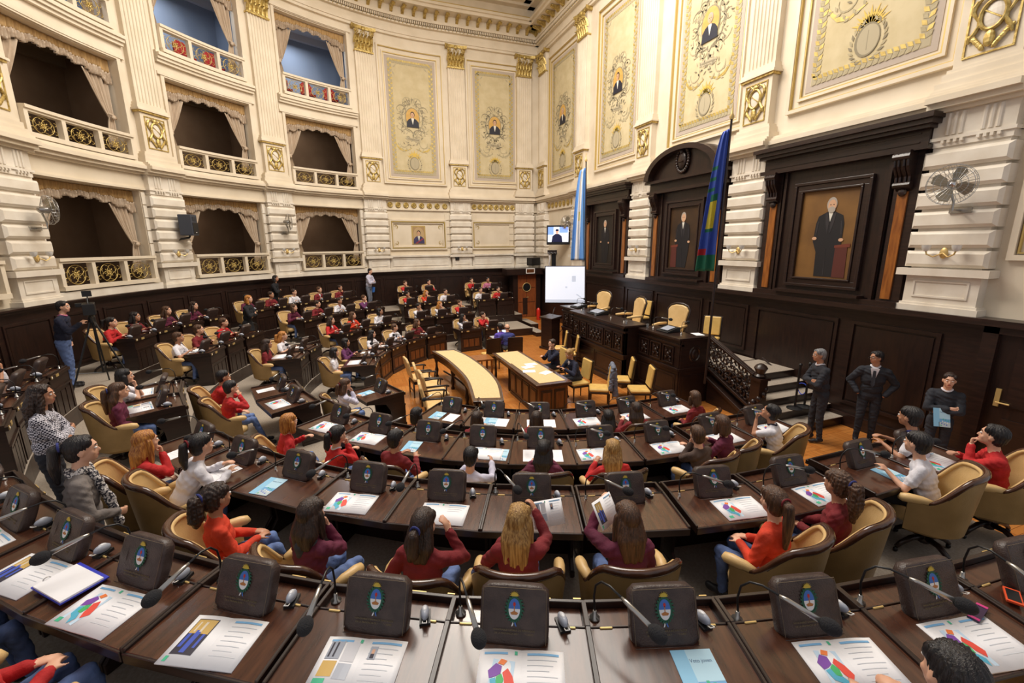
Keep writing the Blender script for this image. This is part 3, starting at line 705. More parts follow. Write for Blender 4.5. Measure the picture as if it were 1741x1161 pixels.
# ------------------------------------------------------------------ dark portrait surrounds on the rostrum wall
def bracket(m, x, z1, sgn=1):
    m.prism([(-.2, z1), (.2, z1), (.2, z1 - .12), (.14, z1 - .3), (.05, z1 - .42), (.02, z1 - .62), (-.06, z1 - .68), (-.2, z1 - .68)], 'x', x - .12, x + .12, DWOOD)
    for e in (-.1, -.04, .04, .1): m.tube([(x + e, .2, z1 - .05), (x + e, .17, z1 - .25), (x + e, .07, z1 - .42), (x + e, .06, z1 - .55)], .022, DWOOD, n=6)
    m.tube([(x - .13, .16, z1 - .1), (x + .13, .16, z1 - .1)], .07, DWOOD, n=10); m.tube([(x - .13, .05, z1 - .56), (x + .13, .05, z1 - .56)], .055, DWOOD, n=10); m.ell((x, .02, z1 - .68), (.07, .05, .07), DWOOD, 8, 6)
def gentleman(m, z0, z1, w, bg, hairm, hx, beard, table, coat):
    m.box(-w / 2, w / 2, 0, .006, z0, z1, bg)
    H = z1 - z0; s = H * .46; y = .01; cz = z0 + H * .6; X = lambda v: hx + (v - hx) * .86
    m.flat([(hx - .24 * s, y, z0 + .02 * H), (hx + .24 * s, y, z0 + .02 * H), (hx + .26 * s, y, z0 + .3 * H), (hx + .37 * s, y, z0 + .42 * H), (hx + .35 * s, y, cz + .05 * s), (hx + .3 * s, y, cz + .24 * s), (hx + .1 * s, y, cz + .34 * s), (hx - .1 * s, y, cz + .34 * s), (hx - .3 * s, y, cz + .24 * s), (hx - .35 * s, y, cz + .05 * s), (hx - .35 * s, y, z0 + .42 * H), (hx - .34 * s, y, z0 + .3 * H)], coat)
    for e in (-1, 1): m.flat([(hx + e * .02 * s, y + .003, cz + .1 * s), (hx + e * .09 * s, y + .003, cz + .33 * s), (hx + e * .13 * s, y + .003, cz + .3 * s), (hx + e * .1 * s, y + .003, cz + .05 * s), (hx + e * .03 * s, y + .003, cz - .2 * s)], mat('painted_lapel', (44, 40, 44), .6)); m.flat([(hx + e * .30 * s, y + .003, cz + .12 * s), (hx + e * .27 * s, y + .003, cz + .1 * s), (hx + e * .3 * s, y + .003, z0 + .5 * H), (hx + e * .33 * s, y + .003, z0 + .5 * H)], mat('painted_lapel', (44, 40, 44), .6))
    m.flat([(hx - .01, y + .003, z0 + .03 * H), (hx + .01, y + .003, z0 + .03 * H), (hx + .004, y + .003, z0 + .34 * H)], mat('painted_lapel', (44, 40, 44), .6))
    m.flat([(hx - .06 * s, y + .004, cz + .34 * s), (hx, y + .004, cz + .1 * s), (hx + .06 * s, y + .004, cz + .34 * s)], SHIRT_P)
    m.flat(oval(hx, cz + .52 * s, .125 * s, .17 * s, y + .005), hairm); m.flat(oval(hx - .01 * s, cz + .49 * s, .1 * s, .14 * s, y + .009), SKIN_P)
    if beard: m.flat(oval(hx - .01 * s, cz + .39 * s, .09 * s, .075 * s, y + .012), hairm)
    for e in (-1, 1): m.flat(oval(hx - .01 * s + e * .038 * s, cz + .51 * s, .016 * s, .01 * s, y + .012, 8), DKHAIR)
    m.flat(oval(hx - .33 * s, z0 + .44 * H, .06 * s, .04 * s, y + .006), SKIN_P); m.flat(oval(hx + .34 * s, z0 + .46 * H, .06 * s, .04 * s, y + .006), SKIN_P)
    if table:
        a, b = table * w * .2, table * w * .42
        m.flat([(min(a, b), y + .003, z0 + .03), (max(a, b), y + .003, z0 + .03), (max(a, b), y + .003, z0 + .36 * H), (min(a, b) + .02, y + .003, z0 + .38 * H)], mat('painted_red_cloth', (84, 34, 24), .7)); m.flat([(min(a, b) - .03, y + .005, z0 + .36 * H), (max(a, b) + .02, y + .005, z0 + .35 * H), (max(a, b) + .02, y + .005, z0 + .38 * H), (min(a, b) - .03, y + .005, z0 + .4 * H)], mat('painted_red_edge', (110, 48, 30), .7))
def surround(c, hw, arched, lab, bg, hairm, hx, beard, table, zp=(2.95, 4.73), pw=1.16):
    root = thing('portrait_surround', lab, 'portrait', (c, 0, ZW), 0, 'dark carved portrait surrounds'); T = lambda x, y, z: (x, y, z - ZW)
    m = MB(); m.T = T
    m.box(-hw + .1, hw - .1, -.2, -.1, ZW, 5.3, DWOOD); m.box(-hw + .55, hw - .55, -.1, -.05, ZW + .12, 5.2, DWOODH)
    for e in (-1, 1): m.box(e * (hw - .12), e * (hw - .5), -.2, -.03, ZW, 5.3, DWOOD); m.box(e * (hw - .62), e * (hw - .56), -.1, .0, ZW, 5.25, DWOOD)
    m.box(-hw + .1, hw - .1, -.2, .08, ZW, ZW + .1, DWOOD); m.box(-pw / 2 - .32, pw / 2 + .32, -.1, .16, ZW + .1, ZW + .16, DWOOD)
    m.build('panelling', root)
    for e in (-1, 1):
        m = MB(); m.T = T; m.box(e * (hw - .34) - .08, e * (hw - .34) + .08, -.03, .0, ZW + .14, 4.55, HONEY); m.build('inlay_strip', root)
        m = MB(); m.T = T; bracket(m, e * (hw - .34), 5.22); m.build('bracket', root)
    m = MB(); m.T = T
    if not arched:
        for (dx, y1, a, b) in ((.02, .14, 5.2, 5.28), (.06, .06, 5.28, 5.52), (.0, .2, 5.52, 5.58), (-.05, .26, 5.58, 5.66), (-.08, .32, 5.66, 5.74)): m.box(-hw + dx, hw - dx, -.2, y1, a, b, DWOOD)
        m.box(-hw + .18, hw - .18, .06, .075, 5.32, 5.34, DWOOD); m.box(-hw + .18, hw - .18, .06, .075, 5.46, 5.48, DWOOD)
    else:
        for (dx, y1, a, b) in ((.02, .14, 5.2, 5.28), (.06, .06, 5.28, 5.5), (.0, .24, 5.5, 5.58)): m.box(-hw + dx, hw - dx, -.2, y1, a, b, DWOOD)
        R_ = hw - .1; rise = .82; n = 24
        ins = [(x * .86, 5.58 + z * .84) for x, z in [(R_ * math.cos(PI * i / n), rise * math.sin(PI * i / n)) for i in range(n + 1)]]
        out = [(R_ * math.cos(PI * i / n), 5.58 + rise * math.sin(PI * i / n)) for i in range(n + 1)]
        for i in range(n): m.prism([out[i], out[i + 1], ins[i + 1], ins[i]], 'y', -.2, .36, DWOOD)
        m.prism(ins, 'y', -.2, .14, DWOODH)
    m.build('pediment' if arched else 'cornice', root)
    if arched:
        m = MB(); m.T = T; m.ell((0, .2, 6.0), (.16, .06, .24), DWOOD, 16, 10)
        for k in range(26): a = k * PI * 2 / 26; m.ell((.24 * math.cos(a), .19, 6.0 + .33 * math.sin(a)), (.05, .04, .05), DWOOD, 8, 5)
        m.tube([(-.1, .26, 5.95), (.1, .26, 5.95)], .02, DWOOD, n=6); m.ell((0, .24, 6.22), (.06, .05, .07), DWOOD, 10, 6); m.build('carved_crest', root)
    m = MB(); m.T = T; a, b = zp
    def fr(x, z0, z1, t, y0, y1, mt): m.box(-x, x, y0, y1, z1 - t, z1, mt); m.box(-x, x, y0, y1, z0, z0 + t, mt); m.box(-x, -x + t, y0, y1, z0 + t, z1 - t, mt); m.box(x - t, x, y0, y1, z0 + t, z1 - t, mt)
    fr(pw / 2 + .2, a - .2, b + .2, .06, -.05, .03, DWOOD); fr(pw / 2 + .14, a - .14, b + .14, .1, -.05, .0, DWOOD); fr(pw / 2 + .04, a - .04, b + .04, .04, -.05, .025, DWOOD); m.build('picture_frame', root, bevel=.008)
    m = MB(); m.T = lambda x, y, z: (x, y - .045, z - ZW); gentleman(m, a, b, pw, bg, hairm, hx, beard, table, mat('painted_black_coat', (20, 18, 22), .6)); m.build('painting', root)
surround(6.52, 1.62, False, 'dark carved surround with portrait of white bearded man in long coat', mat('painting_ochre', (92, 62, 30), .5, c2=(134, 96, 48), scale=1.2, contrast=(.3, .7)), GREYH, -.05, True, -1)
surround(10.73, 1.62, True, 'arched dark surround with carved crest and portrait of dark suited man', mat('painting_umber', (40, 27, 16), .5, c2=(74, 50, 26), scale=1.0), GREYH, .03, False, 1)
surround(15.03, 1.62, False, 'dark carved surround with dim portrait, farthest along the rostrum wall', mat('painting_black', (28, 20, 15), .5), GREYH, .0, False, 0)
# ================================================================== desks and what lies on them
ROWS = {'A': [('G1', [128.4, 133.1, 137.8, 142.4, 147.2, 152.1, 156.7, 161.3, 166.1, 170.8, 175.6, ('n', 4.5)]), ('G2', [113.5, 108.3, 103., 97.8]), ('G3a', [78.3, 73.2, 67.7, 61.8]), ('G3b', [50.9, 45.4, 39.9, 34.4, 29.2]), ('G4', [12.7, 6.9]), ('G5', [('f', 3.62), ('f', 2.78)])],
'B': [('G1', [126.6, 132.9, 139.2, 145.3, 151.2, 157.1, 163.4, 169.9, 176.2, ('n', 4.3), ('n', 3.45)]), ('G2', [110.8, 104.6]), ('G3a', [82., 75.1, 68.2]), ('G3b', [49.1, 42.4, 35.6, 29.]), ('G4', [16.6, 10.2, 3.7]), ('G5', [('f', 3.75), ('f', 2.88)])],
'C': [('G1', [128.3, 135.9, 143.5, 150.9, 158.3, 165.7, 173.4, ('n', 4.6), ('n', 3.75)]), ('G2', [113.8, 105.8]), ('G3a', [80., 71.6]), ('G3b', [51.2, 42.6, 33.9]), ('G4', [20.4, 12.1, 3.8])],
'D': [('G1', [137.9, 148.4, 158.8, 169.2, 179.6, ('n', 3.94)]), ('G2', [112.]), ('G3b', [78.5, 66., 53.4, 40.8, 28.2]), ('G4', [9., ('f', 4.5)])]}
PITCH = {'A': 4.85, 'B': 6.25, 'C': 7.7, 'D': 10.6}
ROWN = {'A': 'outermost row', 'B': 'third row', 'C': 'second row', 'D': 'front row'}
BLKN = {'G1': 'near block', 'G2': 'left block', 'G3a': 'far left block', 'G3b': 'far middle block', 'G4': 'far right block', 'G5': 'block by the porthole door'}
ORD = ['first', 'second', 'third', 'fourth', 'fifth', 'sixth', 'seventh', 'eighth', 'ninth', 'tenth', 'eleventh', 'twelfth']
def place(row, t, dr):
    r = RIN[row] + dr
    if isinstance(t, tuple):
        s = -1 if t[0] == 'n' else 1
        return (XC + s * r, t[1]), (PI if s < 0 else 0)
    a = R(t); return (XC + r * math.cos(a), YC + r * math.sin(a)), a
DEP = {'A': .62, 'B': .69, 'C': .78, 'D': .8}; CVY = {'A': .3, 'B': .34, 'C': .39, 'D': .4}
def desk_mesh(row, rise):
    dp = DEP[row]; w0 = R(PITCH[row]) * RIN[row]; w1 = R(PITCH[row]) * (RIN[row] + .8)
    if row == 'D': w0, w1 = .84, .9
    h0, h1 = w0 / 2, w1 / 2; W = lambda y: h0 + (h1 - h0) * y / .8
    def wedge(mb, y0, y1, z0, z1, m, ins=0, z0b=None, z1b=None):
        a, b = W(y0) - ins, W(y1) - ins; z0b = z0 if z0b is None else z0b; z1b = z1 if z1b is None else z1b
        mb.add([(-a, y0, z0), (a, y0, z0), (a, y0, z1), (-a, y0, z1), (-b, y1, z0b), (b, y1, z0b), (b, y1, z1b), (-b, y1, z1b)], [(0, 1, 2, 3), (4, 7, 6, 5), (0, 4, 5, 1), (1, 5, 6, 2), (2, 6, 7, 3), (3, 7, 4, 0)], m)
    parts = []
    m = MB(); wedge(m, .18, dp, .70, .748, DESKW, .012, .675, .725); wedge(m, dp - .004, dp + .012, .66, .724, DWOOD, .012)
    for e in (-1, 1):
        a, b = W(.18) - .006, W(dp) - .006
        m.add([(e * a, .18, .69), (e * (a - .02), .18, .69), (e * (a - .02), .18, .768), (e * a, .18, .768), (e * b, dp, .665), (e * (b - .02), dp, .665), (e * (b - .02), dp, .742), (e * b, dp, .742)], [(0, 1, 2, 3), (4, 7, 6, 5), (0, 4, 5, 1), (1, 5, 6, 2), (2, 6, 7, 3), (3, 7, 4, 0)], DWOOD)
    parts.append(('desk_top', m, .004))
    m = MB(); wedge(m, 0, .18, .69, .715, DWOOD, .012); wedge(m, .02, .165, .715, .722, DESKW, .04)
    wedge(m, 0, .02, .69, .765, DWOOD, .012); wedge(m, .168, .18, .70, .754, DWOOD, .012)
    for e in (-1, 1):
        a, b = W(0) - .006, W(.18) - .006
        m.add([(e * a, 0, .7), (e * (a - .022), 0, .7), (e * (a - .022), 0, .765), (e * a, 0, .765), (e * b, .18, .7), (e * (b - .022), .18, .7), (e * (b - .022), .18, .768), (e * b, .18, .768)], [(0, 1, 2, 3), (4, 7, 6, 5), (0, 4, 5, 1), (1, 5, 6, 2), (2, 6, 7, 3), (3, 7, 4, 0)], DWOOD)
    m.box(-.32, -.25, .176, .188, .735, .756, BRASS); m.box(.25, .32, .176, .188, .735, .756, BRASS)
    parts.append(('storage_tray', m, .003))
    m = MB(); zb = -rise
    m.box(-h0 + .01, h0 - .01, .0, .03, zb, .69, DWOOD); m.box(-h0 + .004, h0 - .004, -.03, .0, .69, .74, DWOOD); m.box(-h0 + .004, h0 - .004, -.02, .0, .47, .5, DWOOD); m.box(-h0 + .004, h0 - .004, -.025, .0, zb, zb + .1, DWOOD)
    for x in (-h0 + .05, h0 - .05): m.box(x - .035, x + .035, -.014, 0, zb + .1, .47, DWOOD)
    k = 3; ww = (2 * h0 - .2) / k
    for i in range(k): x = -h0 + .1 + ww * i; m.box(x + .02, x + ww - .02, -.008, 0, zb + .16, .42, MIDW if row == 'D' else DWOODH)
    parts.append(('front_panel', m, .003))
    for e in (-1, 1):
        m = MB(); x = e * (h0 - .012)
        m.prism([(.0, 0), (.36, 0), (.36, .08), (.28, .16), (.3, .4), (.4, .58), (dp - .02, .66), (dp - .02, .7), (0, .7)], 'x', x - e * .03, x, DWOOD)
        m.prism([(.02, -.0), (.35, 0), (.35, .06), (.02, .06)], 'x', x, x + e * .01, DWOOD)
        parts.append(('side_panel', m, .003))
    m = MB(); a, b = W(.02) - .006, W(.8) - .006
    parts2 = []
    m = MB(); m.box(-.19, -.09, -.036, -.03, .692, .738, BRASS); parts.append(('name_plate', m, 0))
    m = MB(); m.box(-h0 + .03, -h0 + .075, -.038, -.03, .695, .742, BRASS); m.ell((-h0 + .052, -.038, .718), (.014, .006, .014), WHITE, 8, 6); parts.append(('call_button', m, 0))
    return [(n, q.mesh(n), b) for n, q, b in parts]
DESKM = {r: desk_mesh(r, {'A': .3, 'B': .3, 'C': .3, 'D': 0.01}[r]) for r in 'ABCD'}
def link(name, me, parent, bevel=0):
    o = bpy.data.objects.new(name, me); COL.objects.link(o); o.parent = parent
    if bevel: bv = o.modifiers.new('bevel', 'BEVEL'); bv.width = bevel; bv.segments = 1; bv.limit_method = 'ANGLE'
    return o
# ---- laptop cover with the provincial crest
CB = mat('crest_blue', (62, 108, 186), .6); CW = mat('crest_white', (226, 226, 228), .6); CG = mat('crest_green', (22, 84, 62), .6); CY = mat('crest_gold', (196, 170, 62), .6); CT = mat('crest_hands', (178, 116, 62), .6); CR_ = mat('crest_red', (186, 44, 42), .6); GLET = mat('stamped_lettering', (112, 98, 70), .6)
def cover_parts():
    al = R(66); L = .30
    def T(x, u, n):                       # u up the face, n out of the face (towards the sitter)
        return (x, .385 - u * math.cos(al) + n * math.sin(al), .735 + u * math.sin(al) + n * math.cos(al))
    m = MB(); m.T = T; t = .075; nx = 10; hw = .183
    # rounded soft box
    vs = []; fs = []; N = 28
    def outline(s, inset, n):
        pts = []
        for k in range(N):
            a = 2 * PI * k / N; ca, sa = math.cos(a), math.sin(a); p = 9
            r = (abs(ca) ** p + abs(sa) ** p) ** (-1 / p)
            x = (hw - inset) * r * ca; u = L / 2 + (L / 2 - inset) * r * sa
            pts.append((x, u, n + .004 * math.sin(3 * a + 1)))
        return pts
    rings = [outline(1, .03, -t), outline(1, .008, -t + .004), outline(1, -.002, -t + .02), outline(1, 0, -.012), outline(1, .006, 0), outline(1, .02, .004), outline(1, .07, .002)]
    for r_ in rings: vs += r_
    for i in range(len(rings) - 1):
        for k in range(N): k2 = (k + 1) % N; fs.append((i * N + k, i * N + k2, (i + 1) * N + k2, (i + 1) * N + k))
    fs.append(tuple(range(N - 1, -1, -1))); l = (len(rings) - 1) * N; fs.append(tuple(range(l, l + N)))
    m.add(vs, fs, BROWNL)
    m.box(-hw + .012, hw - .012, -.006, .006, -.03, .006, BROWNL)
    cov = m
    s = MB(); s.T = T                      # stitching
    for x in (-hw + .014, hw - .014): s.tube([(x, .02, .0055), (x, L - .02, .0055)], .0012, mat('stitching', (120, 104, 84), .8), n=4)
    s.tube([(-hw + .014, L - .014, .0055), (hw - .014, L - .014, .0055)], .0012, mat('stitching', (120, 104, 84), .8), n=4)
    c = MB(); cu = .185
    def Tf(x, n, u): return T(x * 1.18, cu + (u - cu) * 1.18, .004 + n)
    c.T = Tf
    c.flat(oval(0, cu, .036, .052, 0, 24), CG, .0008)
    for k in range(22):
        a = k * 2 * PI / 22
        if abs(a - PI / 2) < .5: continue
        leafq(c, .033 * math.cos(a), cu + .047 * math.sin(a), a + .8, .016, .004, CG, .001)
    c.flat(oval(0, cu, .026, .043, .001, 24, 0, PI), CB, .0008); c.flat(oval(0, cu, .026, .043, .001, 24, PI, 2 * PI), CW, .0008)
    c.flat([(-.018, .002, cu - .016), (0, .002, cu - .008), (.018, .002, cu - .016), (.012, .002, cu - .024), (-.012, .002, cu - .024)], CT, .0008)
    c.flat([(-.002, .002, cu - .01), (.002, .002, cu - .01), (.002, .002, cu + .014), (-.002, .002, cu + .014)], CT, .0008); c.flat(oval(0, cu + .019, .006, .009, .002, 10), CR_, .0008)
    c.flat(oval(0, cu + .054, .017, .014, .001, 16, 0, PI), CY, .001)
    for k in range(9): leafq(c, 0, cu + .052, PI * (k + .5) / 9, .023, .002, CY, .001)
    for e in (-1, 1): c.flat([(0, .001, cu - .05), (e * .006, .001, cu - .054), (e * .012, .001, cu - .072), (e * .006, .001, cu - .07), (e * .002, .001, cu - .06)], CB if e < 0 else CW, .0008)
    t_ = MB(); t_.T = lambda x, u, n: T(-x, u, n)
    for i, body in enumerate(('HONORABLE CAMARA DE DIPUTADOS', 'DE LA PROVINCIA DE BUENOS AIRES')):
        v_, f_ = text_mesh(body, .0125, GLET); t_.add([(x, .078 - i * .017 + y, .0052 + z) for x, y, z in v_], [f[::-1] for f in f_], GLET)
    return cov.mesh('case', True), c.mesh('crest'), t_.mesh('lettering'), s.mesh('stitching')
COVM = cover_parts()
# ---- gooseneck microphone, voting handset
def mic_parts():
    m = MB(); m.lathe([(.03, 0), (.03, .008), (.014, .014), (.012, .05), (.008, .055)], STEEL, 12); m.lathe([(.02, .0), (.02, .012)], BLACK, 10); base = m.mesh('mic_base', True)
    m = MB(); pts = [(0, 0, .05), (0, -.01, .14), (0, .0, .22), (0, .04, .27), (0, .1, .285), (0, .2, .27)]; m.tube(pts, .0062, BLACK, n=8); stem = m.mesh('gooseneck', True)
    m = MB(); m.tube([(0, .18, .272), (0, .215, .268), (0, .37, .24)], [.008, .0125, .0145], STEEL, n=12); tube_ = m.mesh('microphone_body', True)
    m = MB(); m.ell((0, .405, .233), (.038, .05, .038), FOAM, 18, 14, rot=Matrix.Rotation(-.15, 3, 'X')); foam = m.mesh('foam_windscreen', True)
    return (('mic_base', base), ('gooseneck', stem), ('microphone_body', tube_), ('foam_windscreen', foam))
MICM = mic_parts()
def mic_link(mc):
    pb = None
    for nm, me in MICM:
        q_ = link(nm, me, pb if nm == 'foam_windscreen' else mc)
        if nm == 'microphone_body': pb = q_
def handset_parts():
    m = MB(); m.ell((0, 0, .045), (.024, .058, .03), GREYP, 14, 10, rot=Matrix.Rotation(.25, 3, 'X')); a = m.mesh('handset_body', True)
    m = MB(); m.ell((0, -.005, .066), (.015, .03, .013), mat('pale_plastic', (206, 208, 214), .3), 12, 8, rot=Matrix.Rotation(.25, 3, 'X')); m.tube([(.01, .05, .04), (.012, .075, .05), (-.012, .078, .05), (-.01, .052, .04)], .003, WHITE, n=5); b = m.mesh('handset_cradle', True)
    m = MB(); m.box(-.03, .03, -.05, .05, 0, .02, BLACK); c = m.mesh('handset_base', False)
    return (('handset_body', a), ('handset_cradle', b), ('handset_base', c))
HSM = handset_parts()
# ---- papers (local x right for the sitter, y away from the sitter; lie flat)
MAPC = [mat('map_purple', (126, 72, 168), .6), mat('map_green', (70, 178, 104), .6), mat('map_red', (226, 78, 62), .6), mat('map_cyan', (84, 176, 206), .6), mat('map_orange', (238, 128, 62), .6)]
PALEB = mat('print_pale_blue', (196, 220, 240), .6); HEAD = mat('print_header_blue', (120, 176, 220), .6); TXT = mat('print_text_grey', (206, 210, 216), .6); PGRN = mat('print_green', (70, 180, 140), .6); PDK = mat('print_dark', (52, 48, 62), .6); POCH = mat('print_ochre', (206, 170, 96), .6); PBLU = mat('print_blue', (70, 92, 190), .6)
def fq(m, x0, x1, y0, y1, z, mt): m.add([(x0, y0, z), (x1, y0, z), (x1, y1, z), (x0, y1, z)], [(0, 1, 2, 3)], mt)
def fpoly(m, pts, z, mt): m.add([(x, y, z) for x, y in pts], [tuple(range(len(pts)))], mt)
def page_z(x): return .004 + .006 * math.sin(min(1, abs(x) / .2) * PI) ** 1 + .001
def booklet(kind):
    m = MB(); hx, hy = .215, .145
    if kind in ('map', 'photo', 'portrait', 'plain'):
        for e in (-1, 1):
            vs = []; fs = []; N = 8
            for i in range(N + 1):
                x = e * hx * i / N; vs += [(x, -hy, page_z(x)), (x, hy, page_z(x)), (x, -hy, 0), (x, hy, 0)]
            for i in range(N):
                a = i * 4; b = a + 4; fs += [(a, b, b + 1, a + 1), (a + 2, a + 3, b + 3, b + 2), (a, a + 2, b + 2, b), (a + 1, b + 1, b + 3, a + 3)]
            a = N * 4; fs.append((a, a + 2, a + 3, a + 1)); m.add(vs, fs, PAPER)
        paper = m; p = MB()
        def draw(pts, mt, dz=0):
            # subdivide long shapes lightly by following the page curve
            p.add([(x, y, page_z(x) + .0015 + dz) for x, y in pts], [tuple(range(len(pts)))], mt)
        def rect(x0, x1, y0, y1, mt, dz=0):
            n = max(1, int(abs(x1 - x0) / .03))
            for i in range(n):
                a = x0 + (x1 - x0) * i / n; b = x0 + (x1 - x0) * (i + 1) / n; draw([(a, y0), (b, y0), (b, y1), (a, y1)], mt, dz)
        rect(.03, .19, .115, .127, HEAD)
        if kind != 'photo': rect(-.19, -.07, .115, .127, HEAD); rect(-.035, -.02, .115, .135, PGRN)
        for k in range(7):
            if kind != 'plain' or k < 3: rect(.03, .18 - .02 * (k % 3), .09 - k * .028, .0935 - k * .028, TXT)
        if kind == 'map':
            draw([(-.17, -.1), (-.05, -.12), (-.03, .08), (-.14, .09)], PALEB)
            z = .0006
            S = lambda pts: [(-.1 + x * .085, -.005 + y * .095) for x, y in pts]
            draw(S([(-.75, .35), (-.3, .75), (.05, .6), (.0, .2), (-.3, .05), (-.65, -.05)]), MAPC[0], z); draw(S([(-.2, .75), (.0, 1.0), (.35, .9), (.15, .65)]), MAPC[4], z); draw(S([(-.25, .02), (.05, .2), (.2, -.1), (.1, -.45), (-.25, -.4)]), MAPC[1], z)
            draw(S([(.1, .25), (.4, .5), (.7, .1), (.85, -.4), (.5, -.75), (.25, -.35), (.22, -.1)]), MAPC[2], z); draw(S([(-.6, -.1), (-.28, 0), (-.2, -.4), (.1, -.5), (.3, -.8), (.1, -1.2), (-.15, -.8), (-.5, -.6)]), MAPC[3], z)
            draw([(-.185, -.12), (-.15, -.12), (-.15, -.09), (-.185, -.09)], PGRN, z)
        if kind == 'photo':
            rect(-.185, -.06, -.09, .12, PDK); rect(-.18, -.065, .03, .115, POCH, .0006); rect(-.175, -.155, -.05, .03, PBLU, .0006); rect(-.14, -.11, -.08, .05, PBLU, .0006); rect(-.09, -.075, -.05, .03, PBLU, .0006); rect(-.16, -.15, .04, .1, CREAM, .0009); rect(-.125, -.11, .04, .1, CREAM, .0009); rect(-.19, -.17, -.13, -.1, PGRN, .0006)
        if kind == 'portrait':
            rect(-.185, -.11, .02, .12, GREYP); rect(-.1, -.03, .01, .12, mat('print_light', (206, 206, 212), .6)); rect(-.185, -.11, -.07, .01, POCH); rect(-.1, -.03, -.08, 0, GREYP); rect(-.19, -.13, -.13, -.08, PGRN); rect(-.175, -.165, .03, .11, PDK, .0006); rect(-.15, -.14, .03, .11, PDK, .0006)
            rect(.035, .075, .03, .1, GREYP, .0006); rect(.045, .065, .035, .06, PDK, .0009); rect(.047, .063, .06, .085, mat('print_skin', (214, 168, 140), .6), .0009)
        return [('pages', paper.mesh('pages', True)), ('print', p.mesh('print'))]
    if kind == 'cover':
        m.box(-.105, .105, -.145, .145, 0, .004, PAPERB); p = MB()
        fq(p, -.105, -.03, -.145, .145, .0046, mat('print_sky', (140, 194, 226), .6)); fq(p, -.03, .105, -.02, .145, .0046, mat('print_sky2', (178, 214, 232), .6))
        fq(p, -.04, .105, -.145, -.07, .0046, mat('print_city', (186, 200, 206), .6))
        for k in range(10):
            x, y = -.02 + (k * 37 % 12) * .01, -.13 + (k * 23 % 10) * .011; fq(p, x, x + .015, y, y + .015, .0052, (PGRN, PBLU, WHITE)[k % 3])
        v_, f_ = text_mesh('Voto joven', .028, PDK); p.add([(x * .9 + .03, y + .075, .0052 + z * .2) for x, y, z in v_], f_, mat('print_ink_blue', (60, 90, 130), .6))
        return [('booklet_body', m.mesh('booklet_body')), ('print', p.mesh('print'))]
    if kind == 'sheet':
        m.box(-.105, .105, -.148, .148, 0, .002, PAPER); p = MB()
        for k in range(6): fq(p, -.08, .08 - .02 * (k % 2), .11 - k * .035, .114 - k * .035, .0026, TXT)
        return [('sheet_body', m.mesh('sheet_body')), ('print', p.mesh('print'))]
BOOK = {k: booklet(k) for k in ('map', 'photo', 'portrait', 'plain', 'cover', 'sheet')}
BLAB = {'map': ('open_booklet', 'open booklet with coloured map', 'booklet'), 'photo': ('open_booklet', 'open booklet with chamber photograph', 'booklet'), 'portrait': ('open_booklet', 'open booklet with small photographs', 'booklet'), 'plain': ('open_booklet', 'open white booklet', 'booklet'), 'cover': ('closed_booklet', 'closed pale blue youth voting booklet', 'booklet'), 'sheet': ('paper_sheet', 'white printed sheet', 'paper')}
